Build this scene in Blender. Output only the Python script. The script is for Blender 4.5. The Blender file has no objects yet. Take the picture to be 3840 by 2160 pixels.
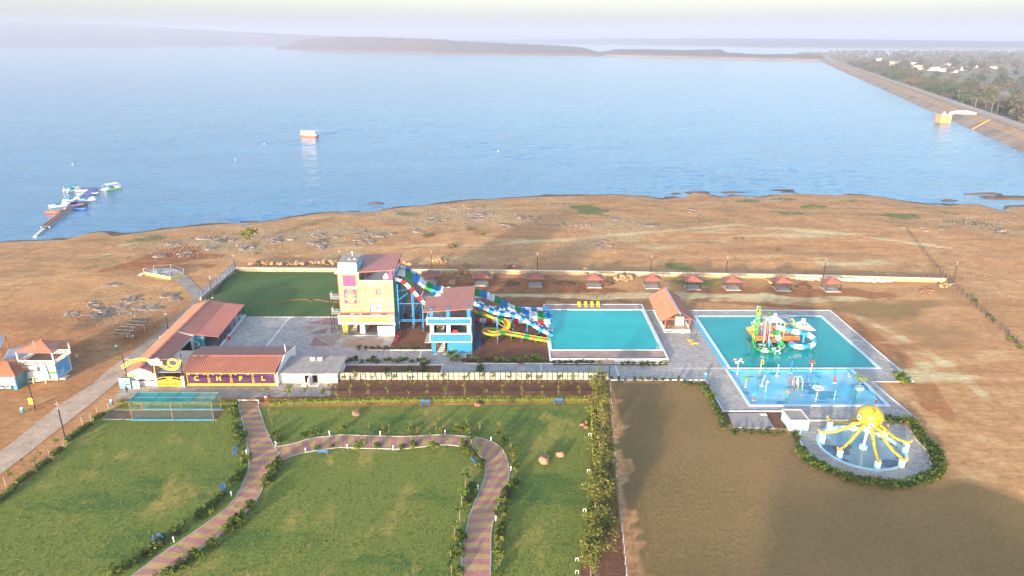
import bpy, bmesh, math, random
import numpy as np
from mathutils import Vector, Matrix, noise as mnoise

SC = bpy.context.scene
COL = SC.collection
rnd = random.Random(7)
PI = math.pi
R = math.radians

# ------------------------------------------------------------------ camera
CAM_H = 60.0
PITCH = 19.32
cd = bpy.data.cameras.new('camera')
cam = bpy.data.objects.new('camera', cd)
COL.objects.link(cam)
cam.location = (0, 0, CAM_H)
cam.rotation_euler = (R(90 - PITCH), 0, 0)
cd.sensor_width = 36
cd.lens = 25.0
cd.clip_start = 1
cd.clip_end = 60000
SC.camera = cam

# ------------------------------------------------------------------ sky and sun
SUN_AZ, SUN_EL = 24.5, 7.5          # light travels towards azimuth 24.5 deg right of the view
w = bpy.data.worlds.new('World')
SC.world = w
w.use_nodes = True
nt = w.node_tree
bg = nt.nodes['Background']
sky = nt.nodes.new('ShaderNodeTexSky')
sky.sky_type = 'NISHITA'
sky.sun_disc = False
sky.sun_elevation = R(SUN_EL)
sky.sun_rotation = R(180 + SUN_AZ)
sky.altitude = 0
sky.air_density = 1.0
sky.dust_density = 2.8
sky.ozone_density = 2.1
nt.links.new(sky.outputs[0], bg.inputs[0])
bg.inputs[1].default_value = 0.15
sl = bpy.data.lights.new('sun', 'SUN')
sun = bpy.data.objects.new('sun', sl)
COL.objects.link(sun)
sl.energy = 2.6
sl.angle = R(2.0)
sl.color = (1.0, 0.83, 0.64)
dirv = Vector((math.sin(R(SUN_AZ)) * math.cos(R(SUN_EL)), math.cos(R(SUN_AZ)) * math.cos(R(SUN_EL)), -math.sin(R(SUN_EL))))
sun.rotation_euler = dirv.to_track_quat('-Z', 'Y').to_euler()
sun.location = (-60, -60, 80)
SC.view_settings.view_transform = 'Standard'
SC.view_settings.look = 'None'
SC.view_settings.gamma = 1
SC.view_settings.use_curve_mapping = False
SC.view_settings.exposure = 2.3
SC.cycles.max_bounces = 6
SC.cycles.diffuse_bounces = 2
SC.cycles.glossy_bounces = 3
SC.cycles.transparent_max_bounces = 8
SC.cycles.volume_bounces = 0
SC.cycles.caustics_reflective = False
SC.cycles.caustics_refractive = False

# ------------------------------------------------------------------ measuring helpers
FPX = 2666.7
_s, _c = math.sin(R(PITCH)), math.cos(R(PITCH))

def G(px, py, z=0.0):
 """surveyed point of the photograph -> place on the level z"""
 u = (px - 1920) / FPX
 v = (py - 1080) / FPX
 d = (u, _c - v * _s, -(_s + v * _c))
 t = (z - CAM_H) / d[2]
 return Vector((d[0] * t, d[1] * t, z))

def ATY(px, py, y):
 """point of a vertical plane that stands at depth y"""
 u = (px - 1920) / FPX
 v = (py - 1080) / FPX
 t = y / (_c - v * _s)
 return Vector((u * t, y, CAM_H - t * (_s + v * _c)))

def ZAT(y, py):
 v = (py - 1080) / FPX
 return CAM_H - y * (_s + v * _c) / (_c - v * _s)

def T(tile, x, y):
 k = tile - 1
 return ((k % 3) * 1280 + x / 2.0125, (k // 3) * 720 + y / 2.0125)

def TG_(tile, x, y, z=0.0):
 return G(*T(tile, x, y), z)

def _zm(ox, oy, sc):
 return lambda x, y: (ox + x / sc, oy + y / sc)
Z4 = _zm(1200, 900, 3.22)
Z5 = _zm(1550, 1000, 4.025)
Z6 = _zm(2680, 1100, 3.15)
Z7 = _zm(2950, 1480, 3.8133)
Z8 = _zm(400, 1100, 2.7867)
KA = _zm(0, 1220, 5.175)
JE = _zm(120, 660, 6.04)
DM = _zm(3080, 180, 3.3895)
PL = _zm(2770, 1130, 5.572)
PV = _zm(2380, 1060, 6.3)
TK = _zm(440, 1310, 7.625)

# ------------------------------------------------------------------ object helpers
def tag(o, label=None, cat=None, group=None, kind=None):
 if label: o['label'] = label
 if cat: o['category'] = cat
 if group: o['group'] = group
 if kind: o['kind'] = kind
 return o

def thing(name, label, cat, loc=(0, 0, 0), rz=0.0, group=None):
 o = bpy.data.objects.new(name, None)
 o.empty_display_size = 0.3
 COL.objects.link(o)
 o.location = loc
 o.rotation_euler = (0, 0, rz)
 return tag(o, label, cat, group)

def link(name, me, parent=None, loc=None, rot=None, scale=None):
 o = bpy.data.objects.new(name, me)
 COL.objects.link(o)
 if parent is not None: o.parent = parent
 if loc is not None: o.location = loc
 if rot is not None: o.rotation_euler = rot
 if scale is not None: o.scale = scale
 return o

def kids(o):
 return [c for c in CHILD.get(o.name, [])]
CHILD = {}

def copy_tree(o, parent=None):
 c = o.copy()
 COL.objects.link(c)
 if parent is not None: c.parent = parent
 for ch in o.children:
  copy_tree(ch, c)
 return c

class MB:
 def __init__(s, off=(0, 0, 0)):
  s.v = []; s.f = []; s.m = []; s.off = Vector(off); s.cur = 0
 def P(s, p):
  s.v.append((p[0] - s.off[0], p[1] - s.off[1], p[2] - s.off[2]))
  return len(s.v) - 1
 def F(s, idx):
  s.f.append(tuple(idx)); s.m.append(s.cur)
 def quad(s, a, b, c, d):
  s.F([s.P(a), s.P(b), s.P(c), s.P(d)]); return s
 def tri(s, a, b, c):
  s.F([s.P(a), s.P(b), s.P(c)]); return s
 def poly(s, pts):
  s.F([s.P(p) for p in pts]); return s
 def box(s, x0, x1, y0, y1, z0, z1):
  i = [s.P(p) for p in ((x0, y0, z0), (x1, y0, z0), (x1, y1, z0), (x0, y1, z0), (x0, y0, z1), (x1, y0, z1), (x1, y1, z1), (x0, y1, z1))]
  for q in ((0, 3, 2, 1), (4, 5, 6, 7), (0, 1, 5, 4), (1, 2, 6, 5), (2, 3, 7, 6), (3, 0, 4, 7)):
   s.F([i[k] for k in q])
  return s
 def bar(s, a, b, w=0.1, h=None):
  """square bar from a to b"""
  a = Vector(a); b = Vector(b); h = h or w
  d = (b - a).normalized()
  up = Vector((0, 0, 1)) if abs(d.z) < 0.95 else Vector((0, 1, 0))
  r = d.cross(up).normalized() * w / 2
  u = r.cross(d).normalized() * h / 2
  i = [s.P(p) for p in (a - r - u, a + r - u, a + r + u, a - r + u, b - r - u, b + r - u, b + r + u, b - r + u)]
  for q in ((0, 1, 2, 3), (7, 6, 5, 4), (0, 4, 5, 1), (1, 5, 6, 2), (2, 6, 7, 3), (3, 7, 4, 0)):
   s.F([i[k] for k in q])
  return s
 def tube(s, pts, r=0.05, n=6, cap=True):
  pts = [Vector(p) for p in pts]
  rs = r if isinstance(r, (list, tuple)) else [r] * len(pts)
  rings = []
  for k, p in enumerate(pts):
   d = (pts[min(k + 1, len(pts) - 1)] - pts[max(k - 1, 0)])
   if d.length < 1e-6: d = Vector((0, 0, 1))
   d.normalize()
   up = Vector((0, 0, 1)) if abs(d.z) < 0.9 else Vector((1, 0, 0))
   x = d.cross(up).normalized(); y = x.cross(d)
   rings.append([s.P(p + (x * math.cos(2 * PI * j / n) + y * math.sin(2 * PI * j / n)) * rs[k]) for j in range(n)])
  for a, b in zip(rings, rings[1:]):
   for j in range(n):
    s.F([a[j], a[(j + 1) % n], b[(j + 1) % n], b[j]])
  if cap:
   s.F(rings[0][::-1]); s.F(rings[-1])
  return s
 def lathe(s, c, prof, n=12):
  rings = [[s.P((c[0] + r * math.cos(2 * PI * j / n), c[1] + r * math.sin(2 * PI * j / n), c[2] + z)) for j in range(n)] for r, z in prof]
  for a, b in zip(rings, rings[1:]):
   for j in range(n):
    s.F([a[j], a[(j + 1) % n], b[(j + 1) % n], b[j]])
  s.F(rings[0][::-1]); s.F(rings[-1])
  return s
 def prism(s, pts, z0, z1):
  n = len(pts)
  a = [s.P((p[0], p[1], z0)) for p in pts]; b = [s.P((p[0], p[1], z1)) for p in pts]
  s.F(a[::-1]); s.F(b)
  for k in range(n):
   s.F([a[k], a[(k + 1) % n], b[(k + 1) % n], b[k]])
  return s
 def strip(s, la, lb):
  a = [s.P(p) for p in la]; b = [s.P(p) for p in lb]
  for k in range(len(a) - 1):
   s.F([a[k], a[k + 1], b[k + 1], b[k]])
  return s
 def mesh(s, name, mat=None, smooth=False):
  me = bpy.data.meshes.new(name)
  me.from_pydata(s.v, [], s.f)
  mats = mat if isinstance(mat, (list, tuple)) else [mat]
  for m in mats:
   if m: me.materials.append(M[m] if isinstance(m, str) else m)
  if len(mats) > 1:
   me.polygons.foreach_set('material_index', s.m)
  if smooth:
   me.polygons.foreach_set('use_smooth', [True] * len(s.f))
  me.update()
  return me
 def build(s, name, mat=None, parent=None, smooth=False, **kw):
  o = link(name, s.mesh(name, mat, smooth), parent)
  if kw: tag(o, **kw)
  return o

def text(name, body, size, mat, parent, loc, rot=(PI / 2, 0, 0), ext=0.02, sx=1.0, align='CENTER', bold=0.0):
 c = bpy.data.curves.new(name, 'FONT')
 c.body = body; c.size = size; c.extrude = ext; c.align_x = align; c.align_y = 'CENTER'
 c.offset = bold; c.resolution_u = 2
 c.materials.append(M[mat])
 tmp = bpy.data.objects.new(name, c)
 COL.objects.link(tmp)
 me = bpy.data.meshes.new_from_object(tmp.evaluated_get(bpy.context.evaluated_depsgraph_get()))
 bpy.data.objects.remove(tmp)
 o = link(name, me, parent, loc, rot)
 o.scale = (sx, 1, 1)
 return o

# ------------------------------------------------------------------ materials
M = {}
def nodes(name):
 m = bpy.data.materials.new(name); m.use_nodes = True
 t = m.node_tree
 return m, t, t.nodes['Principled BSDF']

def mat(key, col, rough=0.6, var=0.18, scale=1.5, bump=0.0, bscale=12.0, metal=0.0, spec=0.4, dirt=None, alpha=1.0, stretch=None):
 m, t, b = nodes(key)
 N = t.nodes.new; L = t.links.new
 tc = N('ShaderNodeTexCoord')
 mp = N('ShaderNodeMapping')
 L(tc.outputs['Object'], mp.inputs[0])
 if stretch: mp.inputs['Scale'].default_value = stretch
 n1 = N('ShaderNodeTexNoise'); n1.inputs['Scale'].default_value = scale; n1.inputs['Detail'].default_value = 6
 L(mp.outputs[0], n1.inputs['Vector'])
 rp = N('ShaderNodeValToRGB')
 rp.color_ramp.elements[0].position = 0.3; rp.color_ramp.elements[1].position = 0.72
 lo = tuple(max(0, c * (1 - var)) for c in col[:3]) + (1,)
 hi = tuple(min(1, c * (1 + var * 0.8)) for c in col[:3]) + (1,)
 rp.color_ramp.elements[0].color = lo; rp.color_ramp.elements[1].color = hi
 L(n1.outputs['Fac'], rp.inputs[0])
 out = rp.outputs[0]
 if dirt:
  dc, amt, ds = dirt
  n2 = N('ShaderNodeTexNoise'); n2.inputs['Scale'].default_value = ds; n2.inputs['Detail'].default_value = 8; n2.inputs['Roughness'].default_value = 0.65
  L(mp.outputs[0], n2.inputs['Vector'])
  r2 = N('ShaderNodeValToRGB'); r2.color_ramp.elements[0].position = 0.48; r2.color_ramp.elements[1].position = 0.7
  r2.color_ramp.elements[0].color = (0, 0, 0, 1); r2.color_ramp.elements[1].color = (amt, amt, amt, 1)
  L(n2.outputs['Fac'], r2.inputs[0])
  mx = N('ShaderNodeMix'); mx.data_type = 'RGBA'
  L(r2.outputs[0], mx.inputs['Factor']); L(out, mx.inputs['A']); mx.inputs['B'].default_value = tuple(dc) + (1,)
  out = mx.outputs['Result']
 L(out, b.inputs['Base Color'])
 b.inputs['Roughness'].default_value = rough
 b.inputs['Metallic'].default_value = metal
 b.inputs['Specular IOR Level'].default_value = spec
 if bump:
  n3 = N('ShaderNodeTexNoise'); n3.inputs['Scale'].default_value = bscale; n3.inputs['Detail'].default_value = 4
  L(mp.outputs[0], n3.inputs['Vector'])
  bp = N('ShaderNodeBump'); bp.inputs['Strength'].default_value = min(1, bump); bp.inputs['Distance'].default_value = 0.05 + 0.1 * max(0, bump - 1)
  L(n3.outputs['Fac'], bp.inputs['Height']); L(bp.outputs[0], b.inputs['Normal'])
 if alpha < 1:
  b.inputs['Alpha'].default_value = alpha
 M[key] = m
 return m

def srgb(r, g, b):
 def f(c):
  c /= 255.0
  return c / 12.92 if c <= 0.04045 else ((c + 0.055) / 1.055) ** 2.4
 return (f(r), f(g), f(b))

def leafmat(key, a, b2, c3):
 """foliage: three greens by object random and noise, a little light passes through"""
 m, t, b = nodes(key)
 N = t.nodes.new; L = t.links.new
 tc = N('ShaderNodeTexCoord'); n1 = N('ShaderNodeTexNoise'); n1.inputs['Scale'].default_value = 2.3; n1.inputs['Detail'].default_value = 5
 L(tc.outputs['Object'], n1.inputs['Vector'])
 rp = N('ShaderNodeValToRGB'); e = rp.color_ramp.elements
 e[0].position = 0.32; e[0].color = a + (1,); e[1].position = 0.7; e[1].color = c3 + (1,)
 x = e.new(0.5); x.color = b2 + (1,)
 oi = N('ShaderNodeObjectInfo')
 ad = N('ShaderNodeMath'); ad.operation = 'MULTIPLY_ADD'; ad.inputs[1].default_value = 0.16
 sb = N('ShaderNodeMath'); sb.operation = 'SUBTRACT'; sb.inputs[1].default_value = 0.08
 L(oi.outputs['Random'], ad.inputs[0]); L(n1.outputs['Fac'], ad.inputs[2]); L(ad.outputs[0], sb.inputs[0])
 L(sb.outputs[0], rp.inputs[0])
 L(rp.outputs[0], b.inputs['Base Color'])
 b.inputs['Roughness'].default_value = 0.65
 b.inputs['Specular IOR Level'].default_value = 0.25
 tr = N('ShaderNodeBsdfTranslucent'); L(rp.outputs[0], tr.inputs['Color'])
 ms = N('ShaderNodeMixShader'); ms.inputs[0].default_value = 0.3
 o = t.nodes['Material Output']
 L(b.outputs[0], ms.inputs[1]); L(tr.outputs[0], ms.inputs[2]); L(ms.outputs[0], o.inputs['Surface'])
 M[key] = m
 return m
HAZE = 0.00021
# ------------------------------------------------------------------ numpy noise for the land
_rs = np.random.RandomState(3)
_perm = _rs.permutation(512)
_grad = _rs.rand(512)
def vnoise(x, y):
 xi = np.floor(x).astype(int); yi = np.floor(y).astype(int)
 xf = x - xi; yf = y - yi
 u = xf * xf * (3 - 2 * xf); v = yf * yf * (3 - 2 * yf)
 def h(a, b): return _grad[(_perm[a & 511] + b) & 511]
 return (h(xi, yi) * (1 - u) + h(xi + 1, yi) * u) * (1 - v) + (h(xi, yi + 1) * (1 - u) + h(xi + 1, yi + 1) * u) * v
def fbm(x, y, o=4):
 s = 0; a = 0.5; t = 0
 for k in range(o):
  s = s + a * vnoise(x * 2 ** k + 31 * k, y * 2 ** k + 17 * k); t += a; a *= 0.5
 return s / t
def sstep(a, b, x):
 t = np.clip((x - a) / (b - a), 0, 1)
 return t * t * (3 - 2 * t)

LAKE_Z = -2.0
_sh = [(-420, 905), (0, 905), (120, 897), (260, 893), (330, 872), (400, 862), (440, 880), (500, 872), (640, 852), (760, 842), (880, 832), (1000, 826), (1120, 808), (1240, 793), (1400, 790), (1480, 778), (1560, 768), (1680, 760), (1760, 748), (1860, 742), (1980, 736), (2070, 733), (2200, 730), (2300, 728), (2420, 735), (2480, 745), (2540, 738), (2590, 722), (2640, 724), (2690, 736), (2760, 730), (2850, 737), (2940, 722), (3060, 728), (3200, 727), (3290, 733), (3340, 745), (3440, 762), (3540, 768), (3600, 762), (3640, 757), (3680, 768), (3700, 785), (3740, 790), (3770, 770), (3860, 772), (4500, 800)]
SHORE = [G(px, py, LAKE_Z) for px, py in _sh]
SX = np.array([p.x for p in SHORE]); SY = np.array([p.y for p in SHORE])
def shore_y(x): return np.interp(x, SX, SY)

ISLES = [(G(a, b, -2).x, G(a, b, -2).y, c, d) for a, b, c, d in ((3800, 742, 16, 4.5), (3700, 728, 9, 2.2), (2612, 722, 6, 4), (2530, 728, 3, 1.6), (2745, 722, 5, 2), (1410, 762, 4, 1.2), (3560, 752, 4, 1.2), (2940, 716, 7, 2.2))]
def land_z(x, y):
 """ground level of the resort and the dry shore"""
 d = shore_y(x) + (fbm(x / 9 + 3, y / 9, 4) - 0.5) * 8.0 - y        # metres from the waterline
 top = 62.0
 zz = LAKE_Z + 2.0 * np.clip(d / top, 0, 1) ** 0.85
 zz = np.where(d < 0, LAKE_Z + d * 0.12, zz)
 for cx, cy, rx, ry in ISLES:
  q = 1 - ((x - cx) / rx) ** 2 - ((y - cy) / ry) ** 2 + (fbm(x / 4, y / 4, 3) - 0.5) * 1.2
  zz = np.where(q > 0, np.maximum(zz, LAKE_Z + 0.5 * np.clip(q, 0, 1) ** 0.5), zz)
 rough = sstep(183, 196, y) + sstep(-86, -100, x) + 0.0
 rough = np.clip(rough, 0, 1)
 bumps = (fbm(x / 9, y / 9, 5) - 0.5) * 0.9 + (fbm(x / 28 + 9, y / 28, 3) - 0.5) * 1.3
 zz = zz + bumps * rough * sstep(0, 14, d) * 0.55
 flat = (1 - rough)
 zz = np.where(flat > 0.5, np.minimum(zz, 0) * 0.0 - 0.02 + (fbm(x / 5, y / 5, 3) - 0.5) * 0.03 * 1.0, zz)
 return np.maximum(zz, -9)

def inpoly(x, y, P):
 r = np.zeros(x.shape, bool)
 n = len(P)
 for i in range(n):
  x0, y0 = P[i][0], P[i][1]; x1, y1 = P[(i + 1) % n][0], P[(i + 1) % n][1]
  c = ((y0 > y) != (y1 > y)) & (x < (x1 - x0) * (y - y0) / ((y1 - y0) if y1 != y0 else 1e-9) + x0)
  r ^= c
 return r

def axis(segs):
 out = []
 for a, b, st in segs:
  out += list(np.arange(a, b - 1e-6, st))
 out.append(segs[-1][1])
 return np.array(out)

def grid_mesh(name, X, Y, Zv, mats, attrs=None, smooth=True):
 ny, nx = X.shape
 me = bpy.data.meshes.new(name)
 co = np.stack([X, Y, Zv], -1).reshape(-1, 3).astype(np.float32)
 me.vertices.add(len(co)); me.vertices.foreach_set('co', co.ravel())
 i = np.arange(ny * nx).reshape(ny, nx)
 q = np.stack([i[:-1, :-1], i[:-1, 1:], i[1:, 1:], i[1:, :-1]], -1).reshape(-1, 4)
 nf = len(q)
 me.loops.add(nf * 4); me.loops.foreach_set('vertex_index', q.ravel().astype(np.int32))
 me.polygons.add(nf)
 me.polygons.foreach_set('loop_start', np.arange(0, nf * 4, 4, dtype=np.int32))
 me.polygons.foreach_set('loop_total', np.full(nf, 4, np.int32))
 if smooth: me.polygons.foreach_set('use_smooth', np.ones(nf, bool))
 for m in mats: me.materials.append(m)
 for k, a in (attrs or {}).items():
  at = me.attributes.new(k, 'FLOAT', 'POINT'); at.data.foreach_set('value', a.ravel().astype(np.float32))
 me.update(); me.validate()
 return me

# ------------------------------------------------------------------ ground material: soils and grasses by place
def ground_material():
 m, t, b = nodes('ground_soil')
 N = t.nodes.new; L = t.links.new
 geo = N('ShaderNodeNewGeometry')
 def noise(scale, detail=6, rough=0.6, st=None):
  n = N('ShaderNodeTexNoise'); n.inputs['Scale'].default_value = scale; n.inputs['Detail'].default_value = detail; n.inputs['Roughness'].default_value = rough
  if st:
   mp = N('ShaderNodeMapping'); mp.inputs['Scale'].default_value = st; L(geo.outputs['Position'], mp.inputs[0]); L(mp.outputs[0], n.inputs['Vector'])
  else:
   L(geo.outputs['Position'], n.inputs['Vector'])
  return n.outputs['Fac']
 def ramp(src, stops):
  r = N('ShaderNodeValToRGB'); e = r.color_ramp.elements
  e[0].position, e[0].color = stops[0][0], stops[0][1] + (1,)
  e[1].position, e[1].color = stops[-1][0], stops[-1][1] + (1,)
  for p, c in stops[1:-1]:
   k = e.new(p); k.color = c + (1,)
  L(src, r.inputs[0]); return r.outputs[0]
 def mix(f, a, c):
  x = N('ShaderNodeMix'); x.data_type = 'RGBA'; L(f, x.inputs['Factor']); L(a, x.inputs['A']); L(c, x.inputs['B']); return x.outputs['Result']
 def mask(attr, nz, k=0.9, lo=0.35, hi=0.65):
  a = N('ShaderNodeAttribute'); a.attribute_name = attr
  x = N('ShaderNodeMath'); x.operation = 'SUBTRACT'; L(nz, x.inputs[0]); x.inputs[1].default_value = 0.5
  y = N('ShaderNodeMath'); y.operation = 'MULTIPLY_ADD'; L(x.outputs[0], y.inputs[0]); y.inputs[1].default_value = k; L(a.outputs['Fac'], y.inputs[2])
  r = N('ShaderNodeMapRange'); r.interpolation_type = 'SMOOTHSTEP'; r.inputs['From Min'].default_value = lo; r.inputs['From Max'].default_value = hi
  L(y.outputs[0], r.inputs['Value']); return r.outputs['Result']
 big = noise(0.035, 5); mid = noise(0.22, 7, 0.65); fine = noise(1.6, 5, 0.7); streak = noise(0.10, 6, 0.65, (0.35, 1.6, 1)); speck = noise(4.2, 2, 0.6)
 base = ramp(mid, [(0.30, (0.380, 0.189, 0.078)), (0.5, (0.527, 0.274, 0.113)), (0.68, (0.647, 0.382, 0.169))])
 base2 = ramp(streak, [(0.33, (0.370, 0.167, 0.065)), (0.55, (0.557, 0.279, 0.117)), (0.7, (0.647, 0.438, 0.205))])
 hb = N('ShaderNodeMapRange'); L(big, hb.inputs['Value']); hb.inputs['From Min'].default_value = 0.35; hb.inputs['From Max'].default_value = 0.65
 c = mix(hb.outputs[0], base, base2)
 c = mix(mask('stony', mid, 1.3), c, ramp(fine, [(0.36, (0.277, 0.157, 0.076)), (0.5, (0.500, 0.287, 0.134)), (0.66, (0.647, 0.509, 0.274))]))
 c = mix(mask('red', mid, 0.8), c, ramp(mid, [(0.3, (0.230, 0.091, 0.036)), (0.5, (0.343, 0.135, 0.050)), (0.7, (0.483, 0.199, 0.076))]))
 c = mix(mask('pale', streak, 1.1), c, ramp(streak, [(0.3, (0.557, 0.303, 0.142)), (0.7, (0.647, 0.557, 0.295))]))
 dcol = mix(hb.outputs[0], ramp(fine, [(0.30, (0.184, 0.116, 0.040)), (0.70, (0.257, 0.165, 0.062))]), ramp(fine, [(0.30, (0.242, 0.139, 0.054)), (0.70, (0.325, 0.201, 0.085))]))
 c = mix(mask('dry', mid, 0.6, 0.2, 0.8), c, dcol)
 c = mix(mask('wet', mid, 0.5), c, ramp(fine, [(0.3, (0.123, 0.071, 0.046)), (0.7, (0.203, 0.125, 0.082))]))
 c = mix(mask('grass', mid, 1.7, 0.42, 0.85), c, ramp(fine, [(0.33, (0.109, 0.121, 0.030)), (0.52, (0.181, 0.192, 0.048)), (0.68, (0.290, 0.248, 0.082))]))
 # small stones and crumbs
 r = N('ShaderNodeMapRange'); L(speck, r.inputs['Value']); r.inputs['From Min'].default_value = 0.66; r.inputs['From Max'].default_value = 0.74
 rr = N('ShaderNodeMath'); rr.operation = 'MULTIPLY'; L(r.outputs[0], rr.inputs[0]); rr.inputs[1].default_value = 0.4
 st = N('ShaderNodeRGB'); st.outputs[0].default_value = (0.46, 0.31, 0.20, 1)
 c = mix(rr.outputs[0], c, st.outputs[0])
 mot = noise(0.85, 6, 0.75, (0.7, 1.25, 1)); mr = N('ShaderNodeMapRange'); L(mot, mr.inputs['Value']); mr.inputs['From Min'].default_value = 0.34; mr.inputs['From Max'].default_value = 0.66; mr.inputs['To Min'].default_value = 0.70; mr.inputs['To Max'].default_value = 1.22
 vs = N('ShaderNodeVectorMath'); vs.operation = 'SCALE'; at_ = N('ShaderNodeAttribute'); at_.attribute_name = 'dry'; ml = N('ShaderNodeMix'); L(at_.outputs['Fac'], ml.inputs['Factor']); L(mr.outputs[0], ml.inputs['A']); ml.inputs['B'].default_value = 1.0; L(c, vs.inputs[0]); L(ml.outputs['Result'], vs.inputs['Scale']); c = vs.outputs[0]
 L(c, b.inputs['Base Color'])
 b.inputs['Roughness'].default_value = 0.95; b.inputs['Specular IOR Level'].default_value = 0.15
 bp = N('ShaderNodeBump'); bp.inputs['Strength'].default_value = 0.45; bp.inputs['Distance'].default_value = 0.1
 ad = N('ShaderNodeMath'); ad.operation = 'MULTIPLY_ADD'; L(fine, ad.inputs[0]); ad.inputs[1].default_value = 0.5; L(mid, ad.inputs[2])
 L(ad.outputs[0], bp.inputs['Height']); L(bp.outputs[0], b.inputs['Normal'])
 M['ground'] = m
ground_material()

# pool footprints are dug out of the ground
OCT_C = (54.3, 96.2); 
BIGP = (42.0, 70.8, 124.4, 151.6)       # children's pool x0 x1 y0 y1
SPLP = (41.2, 65.2, 109.6, 123.6)       # splash pool
xs = axis([(-900, -330, 40), (-330, -190, 6), (-190, -100, 2.0), (-100, 130, 1.25), (130, 215, 2.2), (215, 340, 8)])
ys = axis([(-400, 30, 20), (30, 60, 2), (60, 300, 1.25), (300, 340, 5)])
X, Y = np.meshgrid(xs, ys)
Zt = land_z(X, Y)
for (x0, x1, y0, y1, dz) in (BIGP + (-1.6,), SPLP + (-0.9,)):
 Zt = np.where((X > x0 - 0.9) & (X < x1 + 0.9) & (Y > y0 - 0.9) & (Y < y1 + 0.9), dz, Zt)
Zt = np.where(((X - OCT_C[0]) / 7.2) ** 2 + ((Y - OCT_C[1]) / 7.6) ** 2 < 1, -1.1, Zt)

def blob(px, py, rx, ry, k=1.0):
 """soft patch: centre and half extents as read off the photograph, laid on the ground"""
 c = G(px, py); ex = abs(G(px + rx, py).x - c.x); ey = abs(G(px, py - ry).y - c.y)
 d = np.sqrt(((X - c.x) / ex) ** 2 + ((Y - c.y) / ey) ** 2) + (fbm(X / 7 + px, Y / 5, 4) - 0.5) * 1.5
 return k * (1 - sstep(0.45, 1.25, d))
def blobs(lst):
 r = np.zeros(X.shape)
 for a in lst: r = np.maximum(r, blob(*a))
 return r
dsh = shore_y(X) - Y
grass = blobs([(2205, 780, 75, 30, .95), (1530, 792, 60, 10, .9), (520, 885, 90, 22, .8), (2560, 998, 70, 22, .9), (2810, 740, 70, 9, .8), (2960, 735, 60, 10, .8), (3060, 768, 60, 12, .9), (2960, 795, 90, 10, .8), (2640, 815, 70, 18, .5), (3370, 803, 110, 14, .9), (3640, 830, 110, 14, .85), (3560, 785, 60, 12, .7), (340, 985, 160, 40, .55), (2650, 1060, 180, 18, .8), (2450, 745, 60, 30, .45), (3200, 742, 60, 9, .7), (3560, 860, 60, 14, .6), (1180, 830, 70, 14, .5), (60, 1140, 60, 30, .4), (2900, 1075, 160, 10, .55), (2500, 770, 140, 30, .35), (3100, 790, 260, 40, .35), (3450, 830, 300, 40, .35)])
red = blobs([(620, 960, 240, 60, .7), (1900, 1080, 420, 50, .9), (2100, 1100, 260, 40, .9), (1450, 1240, 120, 60, .9), (120, 1400, 200, 80, .62), (250, 1320, 200, 80, .62), (30, 1280, 160, 60, .5), (2250, 770, 70, 40, .4), (2960, 1100, 600, 30, .6)])
red = np.maximum(red, np.where((X > -26) & (X < 8) & (Y > 125) & (Y < 178), 1.0, 0))
red = np.maximum(red, 0.8 * np.where((X > -46) & (X < 18) & (Y > 110) & (Y < 119), 1.0, 0))
road_dirt = sstep(-60, -75, X) * sstep(40, 70, Y) * sstep(190, 150, Y)
red = np.maximum(red, 0.5 * road_dirt)
pale = blobs([(2450, 1110, 500, 14, .7), (2950, 1125, 420, 14, .7), (600, 800, 60, 30, .4), (470, 905, 60, 40, .5), (3150, 985, 200, 26, .5), (2400, 900, 300, 40, .45), (2900, 880, 400, 40, .45), (1900, 900, 300, 30, .35), (3500, 1400, 200, 60, .5), (3400, 1300, 120, 40, .5)])
fieldP = [(15, 30), (17.6, 118.5), (36, 118.5), (36, 104), (47, 101), (50, 90), (58, 86), (66, 88), (70, 84), (76, 72), (84, 50), (90, 30)]
fld = inpoly(X + (fbm(X / 6, Y / 6, 3) - 0.5) * 5, Y + (fbm(X / 6 + 7, Y / 6, 3) - 0.5) * 5, fieldP).astype(float)
for _ in range(6):
 q_ = fld.copy(); q_[1:-1, 1:-1] = (fld[:-2, 1:-1] + fld[2:, 1:-1] + fld[1:-1, :-2] + fld[1:-1, 2:] + fld[1:-1, 1:-1]) / 5; fld = np.where(X < 34, fld, q_)
dry = np.maximum(fld, blobs([(3300, 1150, 260, 50, .6), (3450, 1250, 200, 80, .5), (2150, 1000, 300, 30, .35), (3600, 1100, 200, 80, .4), (200, 1100, 160, 60, .25), (2600, 830, 90, 16, .5), (2720, 800, 60, 12, .4)]))
def track(pts, wd, k=1.0):
 r_ = np.full(X.shape, 1e9)
 for (ax, ay), (bx, by) in zip(pts, pts[1:]):
  a_ = G(*T(6, ax, ay)); b_ = G(*T(6, bx, by)); ex, ey = b_.x - a_.x, b_.y - a_.y; L2 = ex * ex + ey * ey
  t_ = np.clip(((X - a_.x) * ex + (Y - a_.y) * ey) / L2, 0, 1); r_ = np.minimum(r_, np.hypot(X - a_.x - t_ * ex, Y - a_.y - t_ * ey))
 return k * (1 - sstep(wd * 0.3, wd, r_))
red = np.maximum(red, track([(1060, 880), (1250, 960), (1450, 1080), (1650, 1230), (1850, 1449), (2000, 1700)], 3.2, 0.55))
red = np.maximum(red, track([(1150, 880), (1500, 1200), (1750, 1449), (1860, 1640)], 2.4, 0.55))
pale = np.maximum(pale, track([(1300, 930), (1700, 1120), (2000, 1300), (2300, 1560)], 2.4, 0.55))
pale = np.maximum(pale, track([(-2000, 800), (-900, 770), (0, 770), (700, 790), (1100, 850)], 2.6, 0.55))
red = np.maximum(red, track([(-2000, 740), (-900, 720), (0, 800), (600, 850), (1000, 880)], 3.0, 0.6))
pale = np.maximum(pale, track([(-2600, 420), (-1500, 400), (-600, 330), (400, 250), (1300, 330), (2000, 420)], 3.0, 0.6))
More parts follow.
